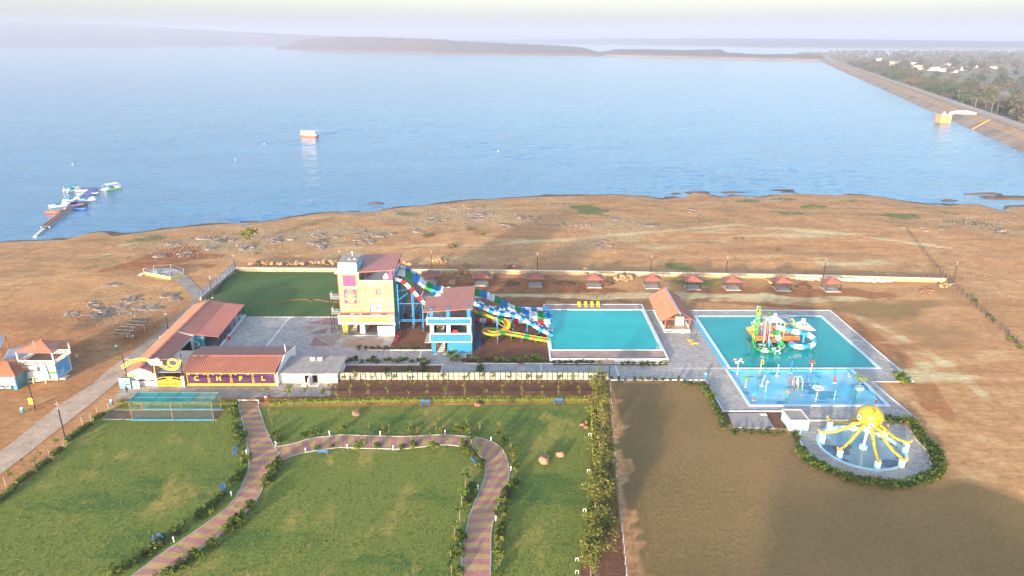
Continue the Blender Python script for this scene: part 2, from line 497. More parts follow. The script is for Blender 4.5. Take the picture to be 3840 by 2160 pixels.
stony = np.clip(sstep(40, 5, dsh) * 0.35 + sstep(8, 0, dsh) * 0.35, 0, 1) * (dsh > -20)
stony = np.maximum(stony, blobs([(900, 900, 300, 60, .75), (1250, 870, 260, 50, .7), (1750, 800, 350, 50, .75), (2350, 850, 200, 50, .6), (2200, 920, 120, 40, .55), (500, 1180, 200, 60, .6), (1300, 960, 260, 30, .6), (3650, 830, 120, 30, .5)]))
wet = sstep(5.0, 0.4, dsh)
gm = grid_mesh('ground', X, Y, Zt, [M['ground']], dict(grass=grass, red=red, pale=pale, dry=dry, stony=stony, wet=wet))
tag(link('ground', gm), kind='structure')

# ------------------------------------------------------------------ lake
def water_material():
 m, t, b = nodes('lake_water')
 N = t.nodes.new; L = t.links.new
 geo = N('ShaderNodeNewGeometry')
 mp = N('ShaderNodeMapping'); mp.inputs['Rotation'].default_value = (0, 0, R(-14)); L(geo.outputs['Position'], mp.inputs[0])
 def nz(sx, sy, det, dist=0.6):
  q = N('ShaderNodeMapping'); q.inputs['Scale'].default_value = (sx, sy, 1); L(mp.outputs[0], q.inputs[0])
  n = N('ShaderNodeTexNoise'); n.inputs['Scale'].default_value = 1; n.inputs['Detail'].default_value = det; n.inputs['Roughness'].default_value = 0.55; n.inputs['Distortion'].default_value = dist
  L(q.outputs[0], n.inputs['Vector']); return n.outputs['Fac']
 a = nz(0.10, 0.40, 4); c = nz(0.35, 1.1, 3); d = nz(0.012, 0.03, 3, 0.2)
 x = N('ShaderNodeMath'); x.operation = 'MULTIPLY_ADD'; L(c, x.inputs[0]); x.inputs[1].default_value = 0.35; L(a, x.inputs[2])
 bp = N('ShaderNodeBump'); bp.inputs['Strength'].default_value = 1.0; bp.inputs['Distance'].default_value = 0.5
 L(x.outputs[0], bp.inputs['Height']); L(bp.outputs[0], b.inputs['Normal'])
 r = N('ShaderNodeValToRGB'); r.color_ramp.elements[0].color = (0.05, 0.165, 0.30, 1); r.color_ramp.elements[1].color = (0.07, 0.205, 0.35, 1)
 r.color_ramp.elements[0].position = 0.35; r.color_ramp.elements[1].position = 0.65
 L(d, r.inputs[0]); L(r.outputs[0], b.inputs['Base Color'])
 b.inputs['Roughness'].default_value = 0.13; b.inputs['IOR'].default_value = 1.33
 M['lake'] = m
water_material()
rows_ = list(150 * np.exp(np.linspace(0, math.log(215 / 150), 6)[:-1])) + list(215 * np.exp(np.linspace(0, math.log(1000 / 215), 400))) + list(1000 * np.exp(np.linspace(0, math.log(16.0), 30)[1:]))
us_ = axis([(-14.0, -1.4, 1.4), (-1.4, -0.82, 0.02), (-0.82, 0.82, 0.0038), (0.82, 1.4, 0.02), (1.4, 14.0, 1.4)])
UU, YY = np.meshgrid(us_, np.array(rows_)); XX = UU * YY
_xr = XX * math.cos(0.24) - YY * math.sin(0.24); _yr = XX * math.sin(0.24) + YY * math.cos(0.24)
wv_ = (fbm(_xr / 6.5, _yr / 1.9, 3) - 0.5) * 0.62 + (fbm(_xr / 22 + 5, _yr / 6.5, 2) - 0.5) * 0.4
wv_ *= sstep(1000, 560, YY) * np.clip(0.25 + 1.5 * fbm(XX / 90, YY / 60, 2) - 0.25, 0.2, 1.2)
tag(link('lake', grid_mesh('lake', XX, YY, LAKE_Z + wv_, [M['lake']])), kind='structure')

# ------------------------------------------------------------------ far shores: wooded hills beyond the lake
leafmat('far_forest', (0.13, 0.105, 0.09), (0.21, 0.165, 0.13), (0.30, 0.235, 0.17))
mat('far_beach', (0.36, 0.25, 0.18), 0.95, 0.2, 0.01)
def far_hills(name, shore, tops, back, rows, amp, rid):
 pxs = np.array([p[0] for p in shore], float)
 n = 260
 px = np.linspace(pxs[0], pxs[-1], n)
 ysh = np.interp(px, pxs, [p[1] for p in shore])
 ytp = np.interp(px, [p[0] for p in tops], [p[1] for p in tops])
 base = np.array([list(G(a, b_, LAKE_Z)) for a, b_ in zip(px, ysh)])
 Xg = np.zeros((rows, n)); Yg = np.zeros((rows, n)); Zg = np.zeros((rows, n))
 for j in range(rows):
  f = j / (rows - 1)
  sc_ = 1 + back * f
  Xg[j] = base[:, 0] * sc_; Yg[j] = base[:, 1] * sc_
  crest = np.array([ZAT(base[i, 1] * (1 + back * 0.62), ytp[i]) for i in range(n)])
  prof = np.interp(f, [0, 0.03, 0.10, 0.62, 1.0], [0, 0.015, 0.06, 1.0, 0.7])
  if f > 0: 
   tr = sstep(0.035, 0.07, f) * 9
   Zg[j] = LAKE_Z + (crest - LAKE_Z - 6) * prof + tr + (fbm(Xg[j] / 16, Yg[j] / 16, 3) - 0.5) * amp * sstep(0.03, 0.1, f) + 0.6
  else: Zg[j] = LAKE_Z - 0.5
 me = grid_mesh(name, Xg, Yg, Zg, [M['far_forest'], M['far_beach']])
 mi = np.zeros((rows - 1, n - 1), np.int32); mi[:max(2, int(rows * 0.045))] = 1
 me.polygons.foreach_set('material_index', mi.ravel())
 return tag(link(name, me), kind='structure')
far_hills('wooded_hills', [(-700, 178), (0, 176), (500, 173), (900, 172), (1150, 175), (1300, 178)], [(-700, 62), (0, 84), (250, 90), (450, 94), (640, 106), (900, 120), (1100, 130), (1300, 140)], 0.16, 60, 14, 1)
far_hills('wooded_peninsula', [(1035, 186), (1150, 190), (1280, 194), (1500, 198), (1640, 203), (1800, 205), (2000, 207), (2180, 209), (2250, 212)], [(1035, 183), (1090, 172), (1130, 150), (1280, 140), (1400, 141), (1600, 148), (1760, 160), (1900, 166), (2100, 175), (2190, 184), (2250, 205)], 0.14, 50, 10, 2)
far_hills('wooded_spit', [(2240, 210), (2400, 214), (2560, 219), (2700, 222), (2800, 225), (3000, 228), (3080, 231)], [(2240, 207), (2300, 190), (2440, 189), (2560, 193), (2700, 190), (2730, 206), (2850, 212), (2960, 210), (3080, 214)], 0.16, 40, 8, 3)
far_hills('distant_ridge', [(1700, 166), (2300, 168), (2900, 180), (3300, 183), (3700, 186), (4600, 186)], [(1700, 152), (2200, 147), (2600, 145), (3000, 147), (3400, 152), (3840, 158), (4600, 160)], 0.4, 30, 12, 4)

# ------------------------------------------------------------------ dam embankment and the plain behind it
DA = Vector((293.36, 410.07, 0)); DD = Vector((0.3238, 0.94612, 0)); DN = Vector((0.94612, -0.3238, 0))
def dam_p(l, o, z): return DA + DD * l + DN * o + Vector((0, 0, z))
def sheet_mat(key, stops, scale, det=7, rough=0.95, bump=0.5, bd=0.2, st=None, s2=None):
 m, t, b = nodes(key); N = t.nodes.new; L = t.links.new
 geo = N('ShaderNodeNewGeometry'); n = N('ShaderNodeTexNoise'); n.inputs['Scale'].default_value = scale; n.inputs['Detail'].default_value = det; n.inputs['Roughness'].default_value = 0.65
 if st:
  mp = N('ShaderNodeMapping'); mp.inputs['Scale'].default_value = st; L(geo.outputs['Position'], mp.inputs[0]); L(mp.outputs[0], n.inputs['Vector'])
 else: L(geo.outputs['Position'], n.inputs['Vector'])
 src = n.outputs['Fac']
 if s2:
  n2 = N('ShaderNodeTexNoise'); n2.inputs['Scale'].default_value = s2; n2.inputs['Detail'].default_value = 4; L(geo.outputs['Position'], n2.inputs['Vector'])
  a = N('ShaderNodeMix'); a.inputs['Factor'].default_value = 0.5; L(src, a.inputs['A']); L(n2.outputs['Fac'], a.inputs['B']); src = a.outputs['Result']
 r = N('ShaderNodeValToRGB'); e = r.color_ramp.elements
 e[0].position, e[0].color = stops[0][0], stops[0][1] + (1,); e[1].position, e[1].color = stops[-1][0], stops[-1][1] + (1,)
 for p, c in stops[1:-1]:
  k = e.new(p); k.color = c + (1,)
 L(src, r.inputs[0]); L(r.outputs[0], b.inputs['Base Color'])
 b.inputs['Roughness'].default_value = rough; b.inputs['Specular IOR Level'].default_value = 0.15
 if bump:
  bp = N('ShaderNodeBump'); bp.inputs['Strength'].default_value = bump; bp.inputs['Distance'].default_value = bd
  L(src, bp.inputs['Height']); L(bp.outputs[0], b.inputs['Normal'])
 M[key] = m
sheet_mat('riprap', [(0.36, (0.20, 0.145, 0.115)), (0.52, (0.36, 0.265, 0.20)), (0.66, (0.50, 0.39, 0.31))], 0.7, 6, bump=1, bd=0.8, s2=0.05)
sheet_mat('dam_earth', [(0.36, (0.32, 0.19, 0.105)), (0.52, (0.45, 0.285, 0.165)), (0.66, (0.53, 0.38, 0.25))], 0.12, 7, s2=0.9)
sheet_mat('dam_road', [(0.36, (0.36, 0.28, 0.22)), (0.66, (0.48, 0.39, 0.32))], 0.1, 6)
sheet_mat('plain', [(0.34, (0.08, 0.11, 0.045)), (0.46, (0.18, 0.17, 0.08)), (0.56, (0.35, 0.25, 0.165)), (0.68, (0.40, 0.30, 0.21))], 0.011, 6, s2=0.06)
prof = [(-14, -6, 'riprap'), (0, -2.0, 'riprap'), (7.5, 0.8, 'riprap'), (9.2, 1.05, 'dam_earth'), (15, 4.2, 'dam_earth'), (21, 4.5, 'dam_road'), (27.5, 4.6, 'dam_earth'), (45, -1.7, None)]
for k in range(len(prof) - 1):
 (o0, z0, mm), (o1, z1, _) = prof[k], prof[k + 1]
 nl = 180
 la = [dam_p(-420 + 2560 * i / nl + (0), o0 + 0.5 * math.sin(i * 2.1) * (1 if k in (2, 3, 4) else 0.0), z0 + (0.15 * math.sin(i * 1.3) if k in (3, 4) else 0)) for i in range(nl + 1)]
 lb = [dam_p(-420 + 2560 * i / nl, o1 + 0.5 * math.sin(i * 2.1) * (1 if k + 1 in (2, 3, 4) else 0.0), z1 + (0.15 * math.sin(i * 1.3) if k + 1 in (3, 4) else 0)) for i in range(nl + 1)]
 b_ = MB().strip(la, lb)
 nm = ['dam_underwater_slope', 'dam_stone_pitching', 'dam_berm', 'dam_upper_slope', 'dam_shoulder', 'dam_road', 'dam_land_slope'][k]
 b_.build(nm, mm if mm else 'dam_earth', smooth=True, kind='structure')
_a = dam_p(-420, 44, -1.6); _b = dam_p(2140, 44, -1.6)
MB().poly([_a, (5200, -400, -1.6), (5200, 3400, -1.6), (2080, 3320, -1.6), (1500, 2900, -1.6), (1150, 2560, -1.6), _b]).build('plain', 'plain', kind='structure')
# ------------------------------------------------------------------ paving, lawns, paths
def paver_mat(key, c1, c2, mortar, bw=0.9, rh=0.45, rot=0.0, patch=(0.8, 1.15)):
 m, t, b = nodes(key); N = t.nodes.new; L = t.links.new
 geo = N('ShaderNodeNewGeometry'); mp = N('ShaderNodeMapping'); mp.inputs['Rotation'].default_value = (0, 0, R(rot)); L(geo.outputs['Position'], mp.inputs[0])
 br = N('ShaderNodeTexBrick'); br.inputs['Scale'].default_value = 1.0
 br.inputs['Color1'].default_value = c1 + (1,); br.inputs['Color2'].default_value = c2 + (1,); br.inputs['Mortar'].default_value = mortar + (1,)
 br.inputs['Mortar Size'].default_value = 0.03; br.inputs['Brick Width'].default_value = bw; br.inputs['Row Height'].default_value = rh; br.inputs['Bias'].default_value = 0.0
 L(mp.outputs[0], br.inputs['Vector'])
 n = N('ShaderNodeTexNoise'); n.inputs['Scale'].default_value = 0.35; n.inputs['Detail'].default_value = 7; n.inputs['Roughness'].default_value = 0.7; L(geo.outputs['Position'], n.inputs['Vector'])
 r = N('ShaderNodeMapRange'); r.inputs['From Min'].default_value = 0.3; r.inputs['From Max'].default_value = 0.7; r.inputs['To Min'].default_value = patch[0]; r.inputs['To Max'].default_value = patch[1]; L(n.outputs['Fac'], r.inputs['Value'])
 vm = N('ShaderNodeVectorMath'); vm.operation = 'SCALE'; L(br.outputs['Color'], vm.inputs[0]); L(r.outputs[0], vm.inputs['Scale'])
 L(vm.outputs[0], b.inputs['Base Color']); b.inputs['Roughness'].default_value = 0.85; b.inputs['Specular IOR Level'].default_value = 0.25
 bp = N('ShaderNodeBump'); bp.inputs['Strength'].default_value = 0.35; bp.inputs['Distance'].default_value = 0.03; L(br.outputs['Fac'], bp.inputs['Height']); bp.invert = True; L(bp.outputs[0], b.inputs['Normal'])
 M[key] = m
paver_mat('pavers', (0.55, 0.49, 0.44), (0.37, 0.33, 0.30), (0.24, 0.21, 0.19), 0.62, 0.36, 31)
paver_mat('pavers_warm', (0.50, 0.41, 0.33), (0.35, 0.29, 0.24), (0.22, 0.18, 0.14), 0.62, 0.36, -29)
paver_mat('pavers_red', (0.46, 0.27, 0.25), (0.37, 0.21, 0.19), (0.16, 0.11, 0.10), 0.4, 0.2, 45)
paver_mat('pavers_tan', (0.52, 0.41, 0.30), (0.44, 0.34, 0.25), (0.2, 0.16, 0.12), 0.4, 0.2, 45)
paver_mat('path_pink', (0.580, 0.255, 0.226), (0.487, 0.203, 0.182), (0.325, 0.151, 0.121), 0.26, 0.18, 8, (0.72, 1.2))
paver_mat('path_yellow', (0.660, 0.429, 0.171), (0.568, 0.348, 0.138), (0.348, 0.220, 0.099), 0.26, 0.18, 8, (0.75, 1.15))
paver_mat('deck_brick', (0.42, 0.29, 0.25), (0.32, 0.20, 0.17), (0.30, 0.25, 0.22), 1.2, 0.32, 0)
paver_mat('road_pavers', (0.615, 0.441, 0.308), (0.488, 0.343, 0.242), (0.350, 0.245, 0.176), 0.5, 0.3, 20)
def lawn_mat(key):
 m, t, b = nodes(key); N = t.nodes.new; L = t.links.new
 geo = N('ShaderNodeNewGeometry')
 def nz(sc_, det, st=(1, 1, 1), rot=0):
  mp = N('ShaderNodeMapping'); mp.inputs['Scale'].default_value = st; mp.inputs['Rotation'].default_value = (0, 0, R(rot)); L(geo.outputs['Position'], mp.inputs[0])
  n = N('ShaderNodeTexNoise'); n.inputs['Scale'].default_value = sc_; n.inputs['Detail'].default_value = det; n.inputs['Roughness'].default_value = 0.65; L(mp.outputs[0], n.inputs['Vector']); return n.outputs['Fac']
 def rmp(src, p0, c0, p1, c1):
  r_ = N('ShaderNodeValToRGB'); e = r_.color_ramp.elements; e[0].position = p0; e[0].color = c0 + (1,); e[1].position = p1; e[1].color = c1 + (1,); L(src, r_.inputs[0]); return r_.outputs[0]
 def mixm(src, lo, hi, A, B):
  k = N('ShaderNodeMapRange'); k.interpolation_type = 'SMOOTHSTEP'; k.inputs['From Min'].default_value = lo; k.inputs['From Max'].default_value = hi; L(src, k.inputs['Value'])
  x = N('ShaderNodeMix'); x.data_type = 'RGBA'; L(k.outputs[0], x.inputs['Factor']); L(A, x.inputs['A']); L(B, x.inputs['B']); return x.outputs['Result']
 fine = nz(2.6, 4)
 c = rmp(fine, 0.3, (0.119, 0.158, 0.026), 0.7, (0.227, 0.241, 0.049))
 c = mixm(nz(0.085, 6, (0.55, 1.3, 1), 28), 0.50, 0.66, c, rmp(fine, 0.3, (0.060, 0.118, 0.024), 0.7, (0.114, 0.173, 0.039)))
 c = mixm(nz(0.13, 7, (1.3, 0.8, 1), 60), 0.52, 0.68, c, rmp(fine, 0.3, (0.261, 0.216, 0.045), 0.7, (0.397, 0.305, 0.082)))
 c = mixm(nz(0.21, 7, (1, 1, 1.7)), 0.64, 0.74, c, rmp(fine, 0.3, (0.337, 0.201, 0.075), 0.7, (0.505, 0.320, 0.135)))
 L(c, b.inputs['Base Color']); b.inputs['Roughness'].default_value = 0.95; b.inputs['Specular IOR Level'].default_value = 0.1
 bp = N('ShaderNodeBump'); bp.inputs['Strength'].default_value = 0.5; bp.inputs['Distance'].default_value = 0.08; L(fine, bp.inputs['Height']); L(bp.outputs[0], b.inputs['Normal'])
 M[key] = m
lawn_mat('lawn')
sheet_mat('back_lawn', [(0.34, (0.050, 0.100, 0.028)), (0.5, (0.085, 0.140, 0.038)), (0.70, (0.15, 0.17, 0.07))], 0.09, 8, bump=0.6, bd=0.1, s2=1.9)
sheet_mat('soil', [(0.34, (0.115, 0.052, 0.03)), (0.52, (0.18, 0.085, 0.046)), (0.68, (0.25, 0.125, 0.068))], 0.5, 8, bump=0.9, bd=0.12, s2=3.0)
sheet_mat('conc', [(0.34, (0.34, 0.31, 0.28)), (0.66, (0.50, 0.47, 0.43))], 0.6, 7, bump=0.2, bd=0.02)
sheet_mat('conc_lane', [(0.34, (0.27, 0.21, 0.165)), (0.66, (0.38, 0.31, 0.25))], 0.3, 7, bump=0.2, bd=0.02)
mat('kerb_white', (0.74, 0.72, 0.70), 0.7, 0.12, 2.0, dirt=((0.35, 0.28, 0.22), 0.5, 1.5))
mat('white', (0.80, 0.79, 0.77), 0.65, 0.05, 0.8, dirt=((0.5, 0.46, 0.42), 0.35, 0.7))
mat('pale_blue', (0.42, 0.68, 0.78), 0.5, 0.08, 1.0, dirt=((0.7, 0.72, 0.7), 0.5, 0.8))

def flat(name, pts, z, m, **kw):
 b_ = MB()
 b_.poly([(p[0], p[1], z) for p in pts])
 me = b_.mesh(name, m)
 bm = bmesh.new(); bm.from_mesh(me)
 bmesh.ops.triangulate(bm, faces=bm.faces[:])
 bmesh.ops.recalc_face_normals(bm, faces=bm.faces[:])
 for f_ in bm.faces:
  if f_.normal.z < 0: f_.normal_flip()
 bm.to_mesh(me); bm.free()
 o = link(name, me)
 return tag(o, kind='structure', **kw)

def frame_sheet(name, xo, yo, holes, z, m):
 """rectilinear paving with rectangular openings, as one mesh of tiles"""
 xs_ = sorted(set([xo[0], xo[1]] + [h[0] for h in holes] + [h[1] for h in holes]))
 ys_ = sorted(set([yo[0], yo[1]] + [h[2] for h in holes] + [h[3] for h in holes]))
 b_ = MB()
 for i in range(len(xs_) - 1):
  for j in range(len(ys_) - 1):
   cx, cy = (xs_[i] + xs_[i + 1]) / 2, (ys_[j] + ys_[j + 1]) / 2
   if not (xo[0] < cx < xo[1] and yo[0] < cy < yo[1]): continue
   if any(h[0] < cx < h[1] and h[2] < cy < h[3] for h in holes): continue
   b_.quad((xs_[i], ys_[j], z), (xs_[i + 1], ys_[j], z), (xs_[i + 1], ys_[j + 1], z), (xs_[i], ys_[j + 1], z))
 return b_.build(name, m, kind='structure')

PZ = 0.03
# forecourt before the buildings
flat('forecourt', [TG_(7, 855, 115), TG_(7, 2490, 95), TG_(7, 2560, -20), (-31.9, 118.6), (-71, 117.2)], PZ, 'pavers_warm')
# courtyard, promenade and pool surrounds (soil beds and pools stay open)
SOIL = (-25.0, 7.6, 132.7, 181)
frame_sheet('courtyard', (-61.0, 36.0), (119.4, 151.0), [(-25.0, 36.0, 132.7, 152), (-9.3, 7.6, 126.4, 132.7), (7.6, 30.6, 126.4, 152), (-32.8, -13.6, 120.4, 125.6), (30.6, 36.0, 119, 152)], PZ, 'pavers')
frame_sheet('pool_terrace', (30.6, 74.4), (118.6, 155.2), [BIGP, (66.5, 75, 118, 118.7), (30.6, 36, 118, 119.4), SPLP], PZ, 'pavers')
frame_sheet('splash_terrace', (36.0, 67.6), (104.4, 118.6), [SPLP, (35, 46.4, 104, 107.5)], PZ, 'pavers')
for nm, x0, x1, y0, y1 in (('courtyard_line', -50.9, -50.6, 130, 151), ('courtyard_line', -43.6, -36.6, 129.3, 129.7), ('courtyard_line', -42.5, -37.0, 127.9, 128.3), ('walk_line', -18.6, -18.3, 119.4, 132.7), ('walk_line', 5.5, 5.7, 119.4, 126.4), ('walk_line', 20, 20.2, 119.4, 126.4), ('walk_line', 31.2, 41.2, 142.0, 142.15), ('walk_line', 31, 41.5, 124.2, 124.4), ('walk_line', 70.8, 74.2, 137.5, 137.7)):
 MB().box(x0, x1, y0, y1, PZ, PZ + 0.006).build(nm, 'kerb_white', kind='structure')
# coloured paver pattern in the courtyard
pat = [([(-42.8, 150.6), (-37.2, 150.6), (-37.2, 146), (-42.6, 146.4)], 'pavers_red'), ([(-45.5, 147.5), (-42.9, 149.6), (-42.9, 146.4)], 'pavers_red'), ([(-44.2, 141.3), (-40.3, 144.6), (-40.3, 141.3)], 'pavers_red'), ([(-40.1, 144.5), (-37.2, 144.5), (-38.4, 141.4)], 'pavers_tan'), ([(-41.8, 134.8), (-42.2, 139.6), (-37.3, 134.8)], 'pavers_red'), ([(-37.0, 134.8), (-41.9, 139.9), (-36.9, 140.6)], 'pavers_tan'), ([(-42.2, 128.4), (-38.2, 128.4), (-38.2, 129.2), (-42.2, 129.2)], 'pavers_red'), ([(-46.2, 145.8), (-42.9, 145.8), (-43.8, 142.0)], 'pavers_tan'), ([(-35.5, 134.2), (-27.0, 134.2), (-27.0, 138.5), (-35.2, 138.5)], 'pavers_tan'), ([(-33.5, 134.6), (-28.2, 134.6), (-31, 138)], 'pavers_red')]
for k_, (p_, m_) in enumerate(pat): flat('courtyard_pattern', p_, PZ + 0.005 + 0.004 * (k_ % 3), m_)
# soil under the slides and planting beds
flat('slide_ground', [(-25, 132.85), (7.5, 132.85), (7.5, 158), (-25, 158)], 0.012, 'soil')
for nm, (x0, x1, y0, y1) in (('planting_bed', (-9.2, 7.5, 126.5, 132.84)), ('planting_bed', (-32.7, -13.7, 120.5, 125.5)), ('planting_bed', (-29.3, -15.4, 132.85, 134.1)), ('planting_bed', (-33, 17.6, 114.9, 118.3)), ('planting_bed', (8.0, 30.4, 125.6, 126.95))):
 flat(nm, [(x0, y0), (x1, y0), (x1, y1), (x0, y1)], PZ + 0.012, 'soil')
flat('bed_grass', [(-26, 120.8), (-18, 120.8), (-18.4, 123.4), (-25.6, 123.2)], PZ + 0.02, 'back_lawn')
flat('bed_slab', [(-30.5, 120.6), (-26.6, 120.6), (-26.6, 121.9), (-30.5, 121.9)], PZ + 0.05, 'conc')

def kerb(name, pts, wd=0.28, h=0.14, m='kerb_white', z0=-0.05, closed=False):
 b_ = MB()
 P_ = [Vector((p[0], p[1], 0)) for p in pts]
 n = len(P_)
 rg = []
 for k in range(n):
  a = P_[k - 1] if (closed or k > 0) else P_[k]; c_ = P_[(k + 1) % n] if (closed or k < n - 1) else P_[k]
  d = (c_ - a).normalized(); nn = Vector((-d.y, d.x, 0)) * wd / 2
  rg.append([b_.P((P_[k] + nn) + Vector((0, 0, z0))), b_.P((P_[k] + nn) + Vector((0, 0, h))), b_.P((P_[k] - nn) + Vector((0, 0, h))), b_.P((P_[k] - nn) + Vector((0, 0, z0)))])
 for k in range(n if closed else n - 1):
  a, c_ = rg[k], rg[(k + 1) % n]
  for j in range(3): b_.F([a[j], c_[j], c_[j + 1], a[j + 1]])
 if not closed:
  b_.F(rg[0]); b_.F(rg[-1][::-1])
 return b_.build(name, m, kind='structure')
kerb('kerb', [(-29.3, 132.7), (-16.4, 132.7)])
kerb('kerb', [(-8.0, 131.0), (-9.3, 130.9), (-9.3, 126.35), (30.6, 126.3)])
kerb('kerb', [(-32.8, 125.6), (-13.5, 125.7), (-13.5, 120)])
kerb('kerb', [(30.7, 155.2), (74.4, 155.2), (74.4, 118.6), (66.6, 118.6), (67.6, 104.4), (46.4, 104.4), (46.4, 107.5), (36.0, 107.5), (36, 119.3), (18.2, 119.3)])
kerb('kerb', [(-61, 151.0), (-37, 151.0)], 0.15, 0.1)

# garden lawn
GL = [TG_(7, -250, 1130), TG_(7, 0, 890), TG_(7, 260, 690), TG_(7, 470, 500), TG_(7, 690, 270), TG_(7, 800, 205), TG_(7, 900, 165), TG_(7, 1790, 160), TG_(7, 2020, 178), TG_(8, 700, 165), TG_(8, 1890, 148), TG_(8, 1900, 640), TG_(8, 1870, 900), TG_(8, 1840, 1250), TG_(8, 1800, 1449), TG_(8, 1760, 1640), TG_(7, 1000, 1700), TG_(7, -250, 1600)]
flat('garden_lawn', GL, 0.03, 'lawn')
flat('back_lawn', [(-75.2, 151.4), (-37.6, 151.4), (-37.6, 156), (-25.4, 158.5), (-25.4, 178), (-38, 184.2), (-75.2, 184.6)], 0.02, 'back_lawn')
flat('hedge_soil', [TG_(8, 1895, 100), TG_(8, 2015, 60), TG_(8, 2060, 640), TG_(8, 2105, 1100), TG_(8, 2150, 1449), TG_(8, 2170, 1600), TG_(8, 1765, 1600), TG_(8, 1805, 1440), TG_(8, 1845, 1240), TG_(8, 1875, 890)], 0.036, 'soil')
flat('pool_bed', [(34.9, 118.6), (35.9, 118.6), (35.9, 107.4), (46.0, 107.2), (46.3, 104.6), (48.6, 103.6), (47.6, 101.6), (35.0, 103.5)], 0.022, 'soil')

# garden paths: every colour band of pavers is its own piece, with pale kerbs
Lm = [(1800, 155), (1822, 245), (1840, 330), (1862, 440), (1880, 560), (1874, 650), (1840, 740), (1790, 840), (1720, 930), (1600, 1025), (1420, 1150), (1200, 1300), (1000, 1449), (780, 1620)]
Rm = [(1945, 155), (1975, 245), (2003, 330), (2050, 440), (2105, 540), (2020, 650), (1992, 750), (1955, 850), (1880, 945), (1770, 1050), (1610, 1180), (1410, 1320), (1270, 1449), (1060, 1630)]
mainL = [TG_(7, *p) for p in Lm]; mainR = [TG_(7, *p) for p in Rm]
Lo = [(7, 2070, 478), (7, 2200, 455), (7, 2350, 412), (7, 2500, 395), (8, 0, 386), (8, 130, 390), (8, 300, 395), (8, 450, 398), (8, 600, 393), (8, 750, 385), (8, 880, 392), (8, 1000, 405), (8, 1100, 425), (8, 1190, 470), (8, 1240, 540), (8, 1265, 640), (8, 1262, 720), (8, 1235, 800), (8, 1200, 880), (8, 1165, 960), (8, 1145, 1040), (8, 1130, 1130), (8, 1128, 1250), (8, 1127, 1350), (8, 1125, 1449), (8, 1125, 1640)]
Li = [(7, 2120, 580), (7, 2240, 535), (7, 2380, 505), (7, 2500, 488), (8, 10, 480), (8, 130, 486), (8, 300, 490), (8, 440, 493), (8, 590, 478), (8, 740, 462), (8, 860, 466), (8, 960, 490), (8, 1040, 535), (8, 1075, 585), (8, 1086, 620), (8, 1088, 665), (8, 1080, 715), (8, 1050, 800), (8, 1010, 890), (8, 980, 970), (8, 955, 1050), (8, 940, 1130), (8, 918, 1240), (8, 908, 1350), (8, 905, 1449), (8, 903, 1640)]
loopO = [TG_(*p) for p in Lo]; loopI = [TG_(*p) for p in Li]
def smooth_pts(P_, n=8):
 out = []
 for k in range(len(P_) - 1):
  p0 = P_[max(k - 1, 0)]; p1 = P_[k]; p2 = P_[k + 1]; p3 = P_[min(k + 2, len(P_) - 1)]
  for i in range(n):
   t = i / n
   out.append(0.5 * ((2 * p1) + (p2 - p0) * t + (2 * p0 - 5 * p1 + 4 * p2 - p3) * t * t + (3 * p1 - p0 - 3 * p2 + p3) * t ** 3))
 out.append(P_[-1])
 return out
def banded_path(name, A, B, pitch, z, start=0):
 A = smooth_pts(A); B = smooth_pts(B)
 C = [(a + b_) / 2 for a, b_ in zip(A, B)]
 s_ = [0.0]
 for k in range(1, len(C)): s_.append(s_[-1] + (C[k] - C[k - 1]).length)
 n = int(s_[-1] / pitch)
 def at(P_, d):
  return Vector([np.interp(d, s_, [p[i] for p in P_]) for i in range(3)])
 base = MB()
 sl_ = [s_[-1] * k / 120 for k in range(121)]
 base.strip([at(A, d) + Vector((0, 0, z - 0.012)) for d in sl_], [at(B, d) + Vector((0, 0, z - 0.012)) for d in sl_])
 root = base.build(name, 'path_yellow', kind='structure')
 for k in range(n):
  d0, d1 = k * pitch, (k + 1) * pitch
  ds = [d0, (d0 + d1) / 2, d1]
  la = [at(A, d) + Vector((0, 0, z)) for d in ds]; lb = [at(B, d) + Vector((0, 0, z)) for d in ds]
  mb = MB(); mb.strip(la, lb)
  mb.build('paver_band', 'path_pink' if (k + start) % 2 == 0 else 'path_yellow', root)
 kerb('path_kerb', [p for p in A], 0.16, z + 0.05, 'conc')
 kerb('path_kerb', [p for p in B], 0.16, z + 0.05, 'conc')
 return root
banded_path('garden_path', mainL, mainR, 1.02, 0.066, 1)
banded_path('loop_path', loopO, loopI, 0.98, 0.074, 0)

# road along the left, lane beside the long building, paved lookout
RL = [(7, -300, 720), (7, 0, 515), (7, 250, 315), (7, 450, 155), (7, 640, 0), (4, 700, 1449)]
flat('paved_road', [TG_(7, -300, 720), TG_(7, 0, 515), TG_(7, 250, 315), TG_(7, 450, 155), TG_(4, 700, 1449), TG_(4, 830, 1330), TG_(4, 960, 1240), TG_(4, 1010, 1300), TG_(4, 905, 1420), TG_(7, 700, 140), TG_(7, 480, 310), TG_(7, 250, 495), TG_(7, 0, 685), TG_(7, -300, 900)], 0.022, 'road_pavers')
flat('side_lane', [TG_(4, 960, 1240), TG_(4, 1190, 1060), TG_(4, 1330, 945), TG_(4, 1440, 840), TG_(4, 1450, 800), TG_(4, 1400, 740), TG_(4, 1300, 650), TG_(4, 1390, 610), TG_(4, 1470, 690), TG_(4, 1545, 760), TG_(4, 1560, 830), (-73.5, 150), (-71.2, 119), TG_(4, 1010, 1300)], 0.028, 'conc_lane')
